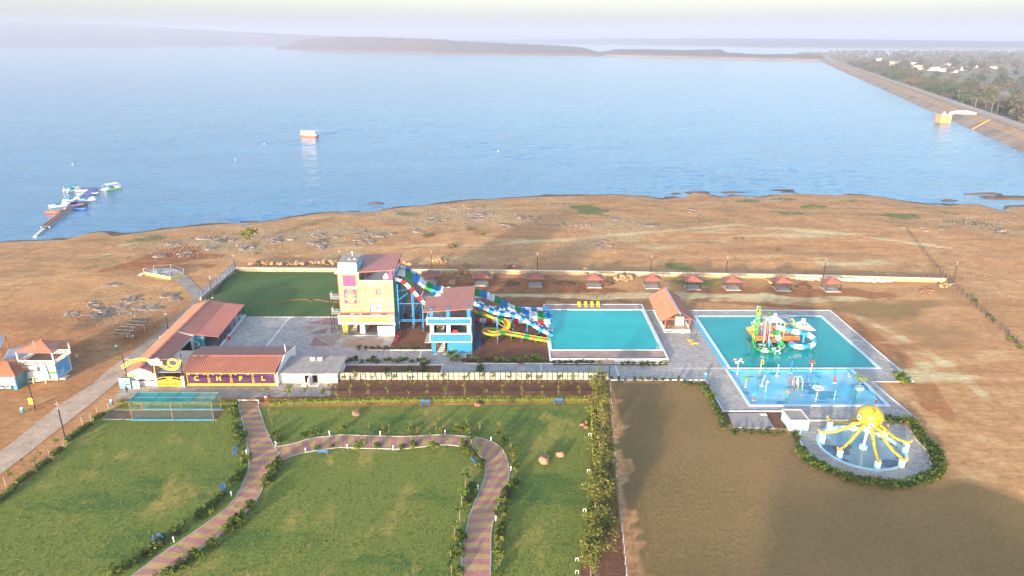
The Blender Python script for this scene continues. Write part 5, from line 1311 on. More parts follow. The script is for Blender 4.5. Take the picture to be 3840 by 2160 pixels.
# octopus
def spots(key, col, dark_):
 m, t, b = nodes(key); N = t.nodes.new; L = t.links.new
 tc = N('ShaderNodeTexCoord'); v = N('ShaderNodeTexVoronoi'); v.inputs['Scale'].default_value = 1.7; L(tc.outputs['Object'], v.inputs['Vector'])
 k = N('ShaderNodeMapRange'); k.inputs['From Min'].default_value = 0.24; k.inputs['From Max'].default_value = 0.4; L(v.outputs['Distance'], k.inputs['Value'])
 mx = N('ShaderNodeMix'); mx.data_type = 'RGBA'; L(k.outputs[0], mx.inputs['Factor']); mx.inputs['A'].default_value = dark_ + (1,); mx.inputs['B'].default_value = col + (1,)
 L(mx.outputs['Result'], b.inputs['Base Color']); b.inputs['Roughness'].default_value = 0.4
 M[key] = m
spots('octopus_skin', (0.50, 0.33, 0.025), (0.24, 0.145, 0.012))
r = thing('octopus_sculpture', 'giant yellow spotted octopus sculpture spread over the round pool', 'sculpture', (54.4, 95.9, -0.3)); o = r.location
hc = ATY(*Z7(1195, 310), 95.6); hr = 1.92
bm = bmesh.new(); bmesh.ops.create_uvsphere(bm, u_segments=28, v_segments=18, radius=1.0)
for v in bm.verts:
 z = v.co.z; k = 1.0 if z > -0.2 else 1.0 - 0.42 * ((-0.2 - z) / 0.8) ** 1.1
 v.co = Vector((v.co.x * hr * k, v.co.y * hr * k, z * hr * (0.93 if z > 0 else 1.12))) + (hc - o)
me = bpy.data.meshes.new('head'); bm.to_mesh(me); bm.free(); me.materials.append(M['octopus_skin']); me.polygons.foreach_set('use_smooth', [True] * len(me.polygons)); hd = link('head', me, r)
for (px_, py_, s_) in ((1135, 358, 0.30), (1022, 300, 0.28)):
 e_ = ATY(*Z7(px_, py_), 95.6); dd = e_ - hc
 yy = math.sqrt(max(0.1, hr * hr - dd.x ** 2 - dd.z ** 2)) * 0.97
 e_ = Vector((e_.x, hc.y - yy, e_.z)); nrm = (e_ - hc).normalized()
 def disc(rad, off, m_, par, nm):
  b_ = MB(o); c_ = e_ + nrm * off
  x = nrm.cross(Vector((0, 0, 1))).normalized(); y = x.cross(nrm)
  rg0 = [c_ + (x * math.cos(2 * PI * k / 14) + y * math.sin(2 * PI * k / 14)) * rad for k in range(14)]
  rg1 = [p + nrm * 0.05 for p in rg0]
  a_ = [b_.P(p) for p in rg0]; d_ = [b_.P(p) for p in rg1]
  b_.F(d_); b_.F(a_[::-1])
  for k in range(14): b_.F([a_[k], a_[(k + 1) % 14], d_[(k + 1) % 14], d_[k]])
  return b_.build(nm, m_, par)
 ey = disc(s_ * 1.35, 0.0, 'signwhite', hd, 'eye'); disc(s_ * 0.75, 0.06, 'blue_steel', hd, 'iris'); disc(s_ * 0.4, 0.115, 'ink', hd, 'pupil')
mb = MB(o); mb.tube([hc + Vector((-1.55, -1.35, -0.75)), hc + Vector((-1.25, -1.7, -1.0)), hc + Vector((-0.8, -1.9, -0.95))], 0.07, 5); mb.build('mouth', 'signwhite', hd)
PIL = [((500, 690), (500, 562)), ((605, 490), (610, 385)), ((940, 487), (942, 378)), ((1395, 597), (1405, 505)), ((1690, 822), (1708, 700)), ((1632, 1048), (1660, 938)), ((1285, 1080), (1295, 962)), ((748, 910), (758, 795))]
for k, (bp_, tp_) in enumerate(PIL):
 b_ = G(*Z7(*bp_), -0.1); zt = ZAT(b_.y, Z7(*tp_)[1])
 t_ = thing('tentacle_pillar', 'pale blue pillar holding up one octopus arm at the pool rim', 'pillar', (b_.x, b_.y, -0.36), 0, 'octopus pillars')
 m_ = MB(); m_.prism([(-0.32, -0.3), (0.32, -0.3), (0.32, 0.3), (-0.32, 0.3)], 0, zt + 0.26); m_.build('shaft', 'pale_blue', t_)
 MB().box(-0.36, 0.36, -0.34, 0.34, zt + 0.26, zt + 0.36).build('cap', 'signwhite', t_)
 a = hc + Vector((0, 0, -1.75)); e_ = Vector((b_.x, b_.y, zt + 0.16)); dr = (e_ - a); dr.z = 0; dn = dr.normalized()
 s0 = a + dn * 0.75 + Vector((0, 0, 0.25))
 L_ = dr.length
 pts_ = [s0, a + dn * (0.3 * L_) + Vector((0, 0, 0.15)), a.lerp(e_, 0.52) + Vector((0, 0, 0.28)), a.lerp(e_, 0.76) + Vector((0, 0, -0.05)), e_ + Vector((0, 0, 0.12)), e_ + dn * 0.55 + Vector((0, 0, 0.18)), e_ + dn * 0.72 + Vector((0, 0, 0.42)), e_ + dn * 0.55 + Vector((0, 0, 0.55))]
 P2 = smooth_pts(pts_, 5); n = len(P2)
 MB(o).tube(P2, [0.21 * (1 - i / n) ** 0.8 + 0.09 for i in range(n)], 9).build('tentacle', 'octopus_skin', r, True)
pb = G(*Z7(1090, 765), -0.3)
MB(o).tube([(pb.x, pb.y, -0.35), (hc.x, hc.y, hc.z - 1.9)], 0.17, 9).build('centre_post', 'signwhite', r)
MB(o).lathe((pb.x, pb.y, -0.36), [(0.62, 0), (0.62, 0.55), (0.5, 0.62)], 12).build('post_base', 'pale_blue', r)

# pump house and slab
r = thing('pump_house', 'white and pale blue pump house box with a flat grey roof', 'building', (46.4, 103, 0)); o = r.location
mb = MB(o); mb.box(44.9, 48.0, 101.2, 104.8, 0, 1.8); mb.build('wall', 'pale_blue', r)
mb = MB(o); mb.box(44.82, 48.08, 101.12, 101.35, 1.8, 1.95); mb.box(44.82, 48.08, 104.65, 104.88, 1.8, 1.95); mb.box(44.82, 45.05, 101.35, 104.65, 1.8, 1.95); mb.box(47.85, 48.08, 101.35, 104.65, 1.8, 1.95); mb.build('parapet', 'cream', r)
MB(o).box(45.05, 47.85, 101.35, 104.65, 1.8, 1.86).build('roof', 'slab', r)
r = thing('tank_cover', 'bare concrete tank slab on the soil beside the pump house', 'slab', (38.6, 105, 0)); o = r.location
q = [TG_(9, 340, 222), TG_(9, 625, 222), TG_(9, 692, 340), TG_(9, 385, 330)]
MB(o).prism([(p.x, p.y) for p in q[::-1]], 0, 0.12).build('slab', 'slab', r)
mb = MB(o); mb.box(q[1].x - 1.1, q[1].x, q[1].y - 0.9, q[1].y - 0.2, 0.12, 0.17); mb.build('hatch', 'cream', r)
MB(o).box(q[2].x - 1.0, q[2].x - 0.3, q[2].y + 0.25, q[2].y + 0.6, 0.12, 0.14).build('hatch', 'dark', r)

# yellow sun loungers
mat('lounger_yellow', (0.82, 0.60, 0.02), 0.4, 0.05, 1)
def lounger(loc, rz, lab, grp, first=[None]):
 if first[0] is None:
  t_ = thing('sun_lounger', lab, 'lounger', loc, rz, grp)
  m_ = MB(); P_ = [(0, 0.34), (0.5, 0.36), (1.0, 0.30), (1.35, 0.5), (1.8, 0.95)]
  m_.strip([(x, -0.33, z) for x, z in P_], [(x, 0.33, z) for x, z in P_]); m_.strip([(x, 0.33, z - 0.06) for x, z in P_], [(x, -0.33, z - 0.06) for x, z in P_])
  m_.strip([(x, -0.33, z - 0.06) for x, z in P_], [(x, -0.33, z) for x, z in P_]); m_.strip([(x, 0.33, z) for x, z in P_], [(x, 0.33, z - 0.06) for x, z in P_])
  m_.build('bed', 'lounger_yellow', t_)
  for x in (0.15, 1.2):
   for y in (-0.28, 0.28): MB().box(x - 0.03, x + 0.03, y - 0.03, y + 0.03, 0, 0.33).build('leg', 'lounger_yellow', t_)
  first[0] = t_; return t_
 c = copy_tree(first[0]); c.location = loc; c.rotation_euler = (0, 0, rz); c['label'] = lab; c['group'] = grp
 return c
for k, x in enumerate((15.75, 17.3, 18.75, 20.2)):
 lab = ['leftmost yellow lounger on the deck behind the swimming pool', 'second yellow lounger from the left behind the swimming pool', 'third yellow lounger from the left behind the swimming pool', 'rightmost of four yellow loungers behind the swimming pool'][k]
 lounger((x, 155.0, 0.69), PI / 2, lab, 'loungers behind the swimming pool')
lounger((38.2, 137.3, PZ), PI + 0.3, 'yellow lounger on the paving, the one nearer the stage pavilion', 'loungers between the pools')
lounger((38.6, 135.9, PZ), PI + 0.3, 'yellow lounger on the paving, the one farther from the stage pavilion', 'loungers between the pools')

# open stage pavilion between the pools
r = thing('stage_pavilion', 'open pavilion with steep terracotta gable roof on pale blue base', 'pavilion', (35.7, 148, 0)); o = r.location
MB(o).box(32.9, 38.5, 142.0, 154.2, 0, 0.65).build('base', 'pale_blue', r)
MB(o).box(33.1, 38.3, 142.2, 154, 0.65, 0.68).build('floor', 'stair_tan', r)
mb = MB(o); mb.box(32.9, 33.1, 143.2, 154.2, 0.65, 1.15); mb.box(38.3, 38.5, 143.2, 154.2, 0.65, 1.15); mb.build('side_wall', 'pale_blue', r)
MB(o).box(33.1, 38.3, 154.0, 154.2, 0.65, 3.2).build('rear_wall', 'slab', r)
MB(o).box(33.1, 34.7, 141.9, 141.99, 0.2, 0.42).build('vent', 'dark', r)
for x in (33.1, 38.3):
 for y in (142.4, 148, 153.8): MB(o).box(x - 0.1, x + 0.1, y - 0.1, y + 0.1, 0.65, 3.05).build('post', 'red_trim', r)
MB(o).bar((32.9, 142.4, 3.0), (38.6, 142.4, 3.0), 0.16).build('tie_beam', 'red_trim', r)
mb = MB(o); ribbed(mb, (32.1, 157.2, 2.75), (31.6, 141.2, 2.75), (35.7, 141.4, 5.05), (35.9, 157.2, 5.05), 0.4, 0.05); mb.build('roof_slope', 'roof_orange', r)  # left slope, sunlight painted in as a brighter tone
mb = MB(o); ribbed(mb, (39.6, 141.2, 2.75), (39.4, 157.2, 2.75), (35.9, 157.2, 5.05), (35.7, 141.4, 5.05), 0.4, 0.05); mb.build('roof_slope', 'roof_red2', r)  # right slope of the same roof, shade painted in as a darker tone
MB(o).bar((35.7, 141.2, 5.1), (35.9, 157.3, 5.1), 0.35, 0.1).build('ridge_cap', 'steel_grey', r)
t_ = thing('stage_screen', 'crumpled cream backdrop cloth standing on the pavilion stage', 'backdrop', (36.7, 144.6, 0.68)); m_ = MB()
n = 10
m_.strip([(-0.95 + 1.9 * k / n, 0.25 * math.sin(k * 1.7), 0) for k in range(n + 1)], [(-0.95 + 1.9 * k / n, 0.12 * math.sin(k * 2.1) + 0.1, 1.9) for k in range(n + 1)]); m_.strip([(-0.95 + 1.9 * k / n, 0.25 * math.sin(k * 1.7) + 0.06, 0) for k in range(n + 1)][::-1], [(-0.95 + 1.9 * k / n, 0.12 * math.sin(k * 2.1) + 0.16, 1.9) for k in range(n + 1)][::-1]); m_.build('cloth', 'cream', t_, True)
t_ = thing('stage_bench', 'dark slatted bench at the front corner of the pavilion stage', 'bench', (34.0, 143.3, 0.68))
for k in range(3): MB().box(-0.6, 0.6, -0.3 + 0.2 * k, -0.16 + 0.2 * k, 0.35, 0.4).build('slat', 'red_trim', t_)
for x in (-0.5, 0.5): MB().box(x - 0.04, x + 0.04, -0.3, 0.25, 0, 0.35).build('leg', 'dark', t_)
t_ = thing('plastic_chair', 'white plastic chair standing before the pavilion base', 'chair', (36.8, 141.4, PZ))
MB().box(-0.25, 0.25, -0.25, 0.25, 0.4, 0.45).build('seat', 'signwhite', t_); MB().box(-0.25, 0.25, 0.2, 0.25, 0.45, 0.95).build('backrest', 'signwhite', t_)
for x in (-0.21, 0.21):
 for y in (-0.21, 0.21): MB().box(x - 0.025, x + 0.025, y - 0.025, y + 0.025, 0, 0.4).build('leg', 'signwhite', t_)
# big blue barrel by the walk
def bin_(loc, lab, m_, grp=None, s_=1.0):
 t_ = thing('litter_bin', lab, 'bin', loc, 0, grp)
 MB().lathe((0, 0, 0.12 * s_), [(0.2 * s_, 0), (0.26 * s_, 0.1 * s_), (0.29 * s_, 0.6 * s_), (0.27 * s_, 0.68 * s_)], 10).build('body', m_, t_, True)
 MB().lathe((0, 0, 0.8 * s_), [(0.27 * s_, 0), (0.2 * s_, 0.16 * s_), (0.05, 0.24 * s_)], 10).build('lid', 'signwhite', t_, True)
 MB().box(-0.1, 0.1, -0.1, 0.1, 0, 0.12 * s_).build('foot', 'black_steel', t_)
 return t_
bin_(tuple(TG_(6, 172, 1402)), 'blue litter bin on the paving beside the splash pool', 's_blue')
bin_(tuple(TG_(4, 1728, 1112)), 'red litter bin beside the porch of the long building', 's_red')
bin_(tuple(TG_(7, 2010, 130)), 'red litter bin at the entrance of the garden path', 's_red')
bin_(tuple(TG_(7, 845, 155)), 'blue litter bin at the corner of the net cage', 's_blue')
mat('bin_green', (0.02, 0.36, 0.30), 0.4, 0.06, 1)
bin_(tuple(TG_(4, 882, 1190)), 'green litter bin beside the thatched shelters', 'bin_green')
bin_(tuple(TG_(7, 172, 217)), 'green litter bin on the bare ground by the dark sign post', 'bin_green')
# ------------------------------------------------------------------ water play tower in the children's pool
def pl(x, y, yw): return ATY(*PL(x, y), yw)
gloss('c_blue', (0.03, 0.28, 0.62)); gloss('c_lightblue', (0.25, 0.55, 0.75)); gloss('c_green', (0.06, 0.42, 0.05)); gloss('c_orange', (0.75, 0.22, 0.03)); gloss('c_red', (0.65, 0.06, 0.04)); gloss('c_yellow', (0.85, 0.58, 0.03)); gloss('c_grey', (0.45, 0.48, 0.5), 0.5); gloss('c_olive', (0.30, 0.36, 0.16), 0.5); gloss('c_pink', (0.70, 0.16, 0.16))
r = thing('water_play_tower', 'colourful water play tower with canopies, slides and tipping bucket in the teal pool', 'play structure', (52.5, 137, -0.1)); o = r.location
xl, xr = pl(340, 800, 136).x, pl(1250, 800, 136).x
dk = MB(o); dk.box(xl, xr, 135.8, 141, 0.75, 0.9); dk.build('deck', 'c_red', r)
dk = MB(o); dk.box(xl + 2.2, xr - 2.5, 138, 141, 2.1, 2.25); dk.build('upper_deck', 'c_red', r)
def fence(xa, xb, y, z, h=0.85, n=None, ya=None):
 f_ = MB(o); y2 = y if ya is None else ya
 f_.bar((xa, y, z + h), (xb, y2, z + h), 0.09); f_.bar((xa, y, z + 0.1), (xb, y2, z + 0.1), 0.09)
 L_ = math.hypot(xb - xa, y2 - y); n = max(2, int(L_ / 0.24))
 for k in range(n + 1):
  t = k / n; x = xa + (xb - xa) * t; yy = y + (y2 - y) * t
  f_.bar((x, yy, z), (x, yy, z + h + 0.08), 0.085, 0.05)
 return f_.build('fence', 'c_orange', r)
fence(xl, pl(560, 800, 136).x, 135.8, 0.9); fence(pl(900, 800, 136).x, pl(1100, 800, 136).x, 135.8, 0.9); fence(pl(1120, 800, 136).x, xr, 135.8, 0.9)
fence(pl(690, 800, 136).x, pl(760, 800, 136).x, 135.8, 0.4); fence(xl, xl, 135.8, 0.9, ya=141)
fence(xl + 2.3, xr - 2.6, 138.0, 2.25); fence(pl(870, 700, 138).x, pl(1240, 700, 138).x, 138.3, 1.4)
for x_, y_, m_, top in ((330, 136, 'c_green', 600), (520, 136, 'c_pink', 330), (590, 137.5, 'c_pink', 390), (545, 135.7, 'c_lightblue', 330), (640, 135.7, 'c_lightblue', 380), (765, 137.8, 'c_lightblue', 380), (850, 136.2, 'c_lightblue', 380), (740, 139, 'c_red', 380), (935, 137, 'c_yellow', 450), (1100, 138.5, 'c_green', 400), (1160, 138.5, 'c_green', 440), (1085, 140, 'c_green', 390), (470, 138, 'c_blue', 490), (700, 139.5, 'c_yellow', 560), (980, 139.5, 'c_yellow', 460)):
 x = pl(x_, 700, y_).x; zt = ZAT(y_, PL(0, top)[1])
 MB(o).tube([(x, y_, -0.9), (x, y_, zt)], 0.09, 6).build('post', m_, r)
def canopy(cx, cy, hw, zb, zt, m_, capm, eyes=False):
 b_ = MB(o); n = 5
 for (sx, sy), (tx, ty) in (((-1, -1), (1, -1)), ((1, -1), (1, 1)), ((1, 1), (-1, 1)), ((-1, 1), (-1, -1))):
  prev = None
  for k in range(n + 1):
   t = k / n; s_ = (1 - t) ** 1.6 * 0.82 + 0.18 * (1 - t) + 0.12
   z = zb + (zt - zb) * t
   row = [(cx + sx * hw * s_, cy + sy * hw * s_, z), (cx + tx * hw * s_, cy + ty * hw * s_, z)]
   if prev: b_.quad(prev[0], prev[1], row[1], row[0])
   prev = row
 cnp = b_.build('canopy', m_, r)
 MB(o).box(cx - hw * 0.16, cx + hw * 0.16, cy - hw * 0.16, cy + hw * 0.16, zt - 0.02, zt + 0.45).build('canopy_cap', capm, cnp)
 if eyes:
  for dx in (-0.35, 0.3): MB(o).lathe((cx + dx, cy - hw * 0.42, zb + (zt - zb) * 0.42), [(0.05, 0), (0.24, 0.12), (0.2, 0.3), (0.04, 0.38)], 8).build('eye', 'ink', cnp)
 else:
  MB(o).lathe((cx + 0.05, cy - hw * 0.40, zb + (zt - zb) * 0.45), [(0.05, 0), (0.28, 0.14), (0.22, 0.34), (0.04, 0.42)], 8).build('badge', 'c_orange', cnp)
 return cnp
ca = pl(750, 380, 136.8); canopy(ca.x, 136.8, 1.55, ca.z, ZAT(136.8, PL(0, 290)[1]), 'c_grey', 'c_lightblue')
cb = pl(640, 345, 140); canopy(cb.x, 140, 1.5, cb.z, ZAT(140, PL(0, 280)[1]), 'c_olive', 'c_green')
ccn = pl(1335, 535, 139); canopy(ccn.x, 139, 1.9, ccn.z, ZAT(139, PL(0, 400)[1]), 's_cream', 's_cream', True)
for dx, dy in ((-1.5, -1.4), (1.4, -1.4), (1.4, 1.4), (-1.5, 1.4)): MB(o).tube([(ccn.x + dx, 139 + dy, -0.9), (ccn.x + dx, 139 + dy, ccn.z + 0.1)], 0.08, 6).build('canopy_post', 'c_lightblue', r)
MB(o).box(ccn.x - 1.4, ccn.x + 1.3, 137.8, 140.2, 1.5, 1.65).build('side_deck', 'c_orange', r)
# bucket tower
for x_, y_ in ((350, 136.8), (415, 136.8), (375, 138.2), (440, 138.2)):
 x = pl(x_, 300, y_).x; MB(o).tube([(x - 0.0, y_, -0.9), (x + 0.15, y_, ZAT(y_, PL(0, 100 if x_ in (350, 415) else 170)[1]))], 0.09, 6).build('bucket_post', 'c_green', r)
p0 = pl(400, 100, 137.4); MB(o).tube([pl(395, 180, 136.8), pl(405, 95, 137.0), pl(465, 165, 138.2), pl(460, 240, 138.2)], 0.07, 5).build('top_frame', 'c_lightblue', r)
for (x_, y_), m_ in (((425, 195), 'c_red'), ((425, 265), 'c_yellow'), ((405, 355), 'c_lightblue')):
 c_ = pl(x_, y_, 137.4); MB(o).lathe(c_ + Vector((0, 0, -0.35)), [(0.16, 0), (0.34, 0.35), (0.4, 0.72), (0.3, 0.72)], 10).build('bucket', m_, r)
q = [pl(150, 535, 137.5), pl(330, 525, 138.6), pl(390, 590, 136.8), pl(200, 610, 136.0)]
zc = sum(p.z for p in q) / 4
mb = MB(o); mb.prism([(p.x, p.y) for p in (q[0], q[3], q[2], q[1])], zc - 0.08, zc + 0.08); mb.build('spill_tray', 'c_yellow', r)
mb = MB(o)
W_ = [(250, 420), (300, 470), (345, 415), (400, 480), (440, 430), (500, 470), (560, 440)]
ws = smooth_pts([pl(x, y, 141.2) for x, y in W_], 5)
mb.strip([p + Vector((0, -0.5, 0)) for p in ws], [p + Vector((0, 0.6, 0.15)) for p in ws]); mb.strip([p + Vector((0, -0.5, -0.5)) for p in ws], [p + Vector((0, -0.5, 0)) for p in ws]); mb.build('wave_slide', 's_cream', r, True)
for x_ in (280, 470): 
 x = pl(x_, 500, 141.2).x; MB(o).tube([(x, 141.2, -0.9), (x, 141.2, pl(x_, 470, 141.2).z)], 0.07, 6).build('post', 'c_blue', r)
for x0_, x1_, y_, z0_, z1_ in ((515, 590, 137.4, 620, 430), (600, 660, 138.4, 590, 440)):
 a = pl(x0_, z0_, y_); b_ = pl(x1_, z1_, y_); MB(o).box(a.x, b_.x, y_, y_ + 0.08, a.z, b_.z).build('side_panel', 'c_orange', r)
MB(o).tube([pl(850, 345, 140), pl(960, 335, 140), pl(1050, 350, 140), pl(1060, 400, 140), pl(1090, 405, 140)], 0.07, 6).build('water_pipe', 'c_pink', r)
MB(o).tube([pl(1100, 380, 138.5), pl(1110, 360, 138.5), pl(1165, 410, 138.5), pl(1160, 470, 138.5)], 0.09, 6).build('water_pipe', 'c_yellow', r)
for a, b_ in (((860, 460), (1160, 460)), ((430, 330), (540, 330)), ((360, 525), (520, 525)), ((370, 590), (540, 590))): MB(o).bar(pl(*a, 139), pl(*b_, 139), 0.06).build('rail', 'c_pink', r)
# a flower sprayer and a spinner hand
for x_, y_ in ((690, 710), (1385, 585)):
 c_ = pl(x_, y_, 135.2 if x_ < 1000 else 137.4); b_ = MB(o)
 for k in range(7): b_.tube([c_, c_ + Vector((0.38 * math.cos(k * 0.9), -0.1, 0.38 * math.sin(k * 0.9)))], 0.08, 5)
 b_.build('flower_sprayer', 'c_yellow', r)
gsl = [pl(755, 600, 136.2), pl(800, 680, 135.4), pl(850, 790, 134.6), pl(895, 880, 134.2), pl(900, 935, 133.4), pl(840, 985, 132.2), pl(730, 1010, 131.6), pl(610, 1010, 131.4), pl(480, 995, 131.8), pl(390, 955, 132.8), pl(400, 920, 134.0), pl(500, 915, 134.6), pl(620, 945, 134.4), pl(720, 985, 133.2), pl(790, 1050, 131.8), pl(845, 1140, 130.7), pl(855, 1165, 130.4)]
sweep(r, gsl, prof_flume(0.52, 0.08, 95), ['s_green', 's_white'], 1.15, o, 0, 'open_slide_section')
bsl = [pl(800, 540, 137.2), pl(920, 570, 137.0), pl(1060, 605, 136.6), pl(1200, 640, 136.2), pl(1350, 665, 135.8), pl(1480, 710, 135.4), pl(1570, 790, 134.9), pl(1575, 870, 134.0), pl(1500, 930, 133.0), pl(1320, 950, 132.6), pl(1160, 935, 132.9), pl(1085, 900, 134.0), pl(1110, 880, 135.4), pl(1200, 885, 136.3)]
sweep(r, bsl, prof_tube(0.54), ['s_blue', 's_white'], 1.5, o, 1, 'tube_slide_section', hollow='ends')
for x_, y_, tp, m_ in ((640, 132.9, 780, 'c_blue'), (1340, 134.0, 650, 'c_blue')):
 x = pl(x_, 900, y_).x; MB(o).tube([(x, y_, -0.9), (x, y_, ZAT(y_, PL(0, tp)[1]))], 0.2, 8).build('slide_column', m_, r)
 b_ = pl(615 if x_ < 1000 else 1300, 1145 if x_ < 1000 else 1015, 131 if x_ < 1000 else 133.6); MB(o).box(x - 0.55, x + 0.55, y_ - 0.55, y_ + 0.55, -0.2, 0.16).build('column_base', 'pale_blue', r)
mb = MB(o); x = pl(640, 900, 132.9).x
mb.bar((x, 132.9, 2.2), pl(520, 930, 133.5), 0.07); mb.bar((x, 132.9, 3.2), pl(820, 900, 134), 0.07); mb.bar((x, 132.9, 2.2), pl(720, 980, 132.2), 0.07); mb.build('slide_brace', 'steel_grey', r)
mb = MB(o); x = pl(1340, 900, 134.0).x
mb.bar((x, 134, 2.8), pl(1520, 880, 134), 0.07); mb.bar((x, 134, 3.6), pl(1270, 700, 136), 0.07); mb.bar((x, 134, 1.6), pl(1200, 930, 133.2), 0.07); mb.build('slide_brace', 'blue_dark', r)

# ------------------------------------------------------------------ splash pool toys
def z6g(x, y): return G(*Z6(x, y), -0.3)
def stripes(key, a, b2):
 m, t, b = nodes(key); N = t.nodes.new; L = t.links.new
 tc = N('ShaderNodeTexCoord'); wv = N('ShaderNodeTexWave'); wv.bands_direction = 'Z'; wv.inputs['Scale'].default_value = 0.7; wv.inputs['Distortion'].default_value = 0; L(tc.outputs['Object'], wv.inputs['Vector'])
 rp = N('ShaderNodeValToRGB'); rp.color_ramp.interpolation = 'CONSTANT'; rp.color_ramp.elements[0].color = a + (1,); rp.color_ramp.elements[1].color = b2 + (1,); rp.color_ramp.elements[1].position = 0.5
 L(wv.outputs['Fac'], rp.inputs[0]); L(rp.outputs[0], b.inputs['Base Color']); b.inputs['Roughness'].default_value = 0.35
 M[key] = m
stripes('candy', (0.62, 0.06, 0.06), (0.8, 0.78, 0.75)); stripes('candy_dark', (0.05, 0.05, 0.05), (0.75, 0.6, 0.2)); stripes('candy_yellow', (0.8, 0.5, 0.05), (0.8, 0.75, 0.65))
def toy(nm, lab, b_, cat='water toy'):
 g = z6g(*b_); t_ = thing(nm, lab, cat, (g.x, g.y, -0.3), 0, 'toys in the splash pool')
 return t_, g
def hgt(g, py): return ZAT(g.y, Z6(0, py)[1]) + 0.3
def mush(b_, tp, capw, m_stem, m_cap, lab, flat_=0.35):
 t_, g = toy('mushroom_sprayer', lab, b_); h = hgt(g, tp)
 MB().tube([(0, 0, 0), (0.03, 0, h)], 0.11, 7).build('stem', m_stem, t_)
 MB().lathe((0, 0, h - 0.06), [(capw, 0), (capw * 0.92, flat_ * 0.4), (capw * 0.6, flat_ * 0.8), (0.1, flat_)], 14).build('cap', m_cap, t_, True)
 return t_
mush((1135, 940), 812, 0.62, 'candy', 'c_red', 'red capped striped mushroom sprayer beside the pool divider')
mush((360, 1115), 1000, 0.6, 'candy', 'c_green', 'green and yellow capped striped mushroom sprayer at the left of the splash pool')
t_ = mush((1708, 1125), 1000, 1.35, 'candy_dark', 'c_olive', 'large olive green mushroom sprayer on a round pale blue foot', 0.6)
MB().lathe((0, 0, 0), [(0.85, 0), (0.85, 0.35), (0.7, 0.4)], 14).build('foot', 'pale_blue', t_)
for dx, dy in ((-0.5, -0.7), (0.3, -0.9), (0.7, -0.2)): MB().lathe((dx, dy, hgt(z6g(1708, 1125), 1000) + 0.2), [(0.22, 0), (0.18, 0.14), (0.05, 0.18)], 8).build('spot', 'c_yellow', t_)
t_, g = toy('bucket_spinner', 'tall red post with a ring of coloured dumping buckets at the corner', (265, 965)); h = hgt(g, 795)
MB().tube([(0, 0, 0), (0, 0, h)], 0.08, 6).build('post', 'candy', t_)
for k, m_ in enumerate(('c_yellow', 'c_red', 'c_lightblue', 'c_green')):
 a = PI / 4 + k * PI / 2; MB().bar((0, 0, h), (0.75 * math.cos(a), 0.75 * math.sin(a), h), 0.07).build('arm', 'signwhite', t_)
 MB().lathe((0.85 * math.cos(a), 0.85 * math.sin(a), h - 0.35), [(0.14, 0), (0.26, 0.35), (0.22, 0.5)], 8).build('bucket', m_, t_)
def cane(nm, lab, b_, tp, m_, wdt=0.45, end=0.5, tip=None):
 t_, g = toy(nm, lab, b_); h = hgt(g, tp)
 P_ = smooth_pts([Vector(p) for p in ((0, 0, 0), (0.05, 0, h * 0.6), (0.02, 0, h - 0.25), (wdt * 0.5, 0, h), (wdt, 0, h - 0.25), (wdt + 0.02, 0, h - end))], 4)
 MB().tube(P_, 0.085, 6).build('pipe', m_, t_)
 if tip: MB().lathe((wdt, 0, h - end - 0.3), [(0.05, 0), (0.17, 0.12), (0.12, 0.34)], 8).build('nozzle', tip, t_)
 return t_
cane('hook_sprayer', 'yellow hooked sprayer pipe standing at the pool divider', (535, 938), 785, 'c_yellow', 0.4, 0.7, 'c_green')
cane('candy_cane', 'cream and yellow candy cane sprayer near the arches', (598, 1165), 1035, 'candy_yellow', 0.35, 0.35)
t_ = cane('snake_sprayer', 'dark green snake shaped sprayer near the octopus end', (1640, 1318), 1142, 'teal_wall', -0.55, 0.35, 'c_green')
def pole(nm, lab, b_, tp, m_, rr=0.08, lean=0.1, foot=None):
 t_, g = toy(nm, lab, b_); h = hgt(g, tp)
 MB().tube([(0, 0, 0), (lean * 0.4, 0, h * 0.5), (lean, 0, h)], rr, 6).build('pole', m_, t_)
 MB().box(-0.3, 0.3, -0.25, 0.25, 0, 0.12).build('foot', foot or 'pale_blue', t_)
 return t_, h
pole('spray_pole', 'thin yellow spray pole beside the pool divider', (735, 970), 840, 'candy_yellow')
pole('spray_pole', 'tall dark blue spray pole on a pale foot at the divider', (895, 940), 795, 's_blue')
pole('spray_pole', 'crooked red striped spray pole at the left of the splash pool', (552, 1092), 960, 'candy', lean=0.45)
t_, h = pole('spray_pole', 'pale blue spray pole between the ring flower and the snake', (1398, 1305), 1148, 'c_lightblue')
t_, h = pole('spray_cannon', 'short red spray cannon on a pale foot behind the arches', (1412, 1056), 980, 'c_red', 0.16)
t_, h = pole('spray_cannon', 'small yellow spray cannon by the far corner of the splash pool', (1578, 978), 935, 'c_yellow', 0.12, -0.05)
t_, h = pole('spray_cannon', 'red spray cannon with yellow barrel at the near corner', (1905, 1300), 1262, 'c_red', 0.16, 0.1); MB().tube([(0, 0, h), (-0.5, 0.1, h + 0.75)], 0.07, 6).build('barrel', 'c_yellow', t_)
t_, h = pole('spray_gun', 'red post carrying a blue water gun at the near left corner', (458, 1266), 1208, 'c_red', 0.14); MB().tube([(0, 0, h), (0.12, 0, h + 0.5), (0.3, 0, h + 0.9)], [0.16, 0.3, 0.1], 7).build('water_gun', 'c_blue', t_)
t_, h = pole('flower_sprayer', 'green stemmed orange flower sprayer at the near edge', (838, 1312), 1175, 'c_green', 0.08); MB().lathe((0.1, 0, h - 0.05), [(0.05, 0), (0.26, 0.2), (0.3, 0.4), (0.12, 0.55)], 8).build('flower', 'c_orange', t_)
t_, g = toy('ring_sprayer', 'red and white striped ring sprayer shaped like an open umbrella', (1190, 1292)); h = hgt(g, 1125)
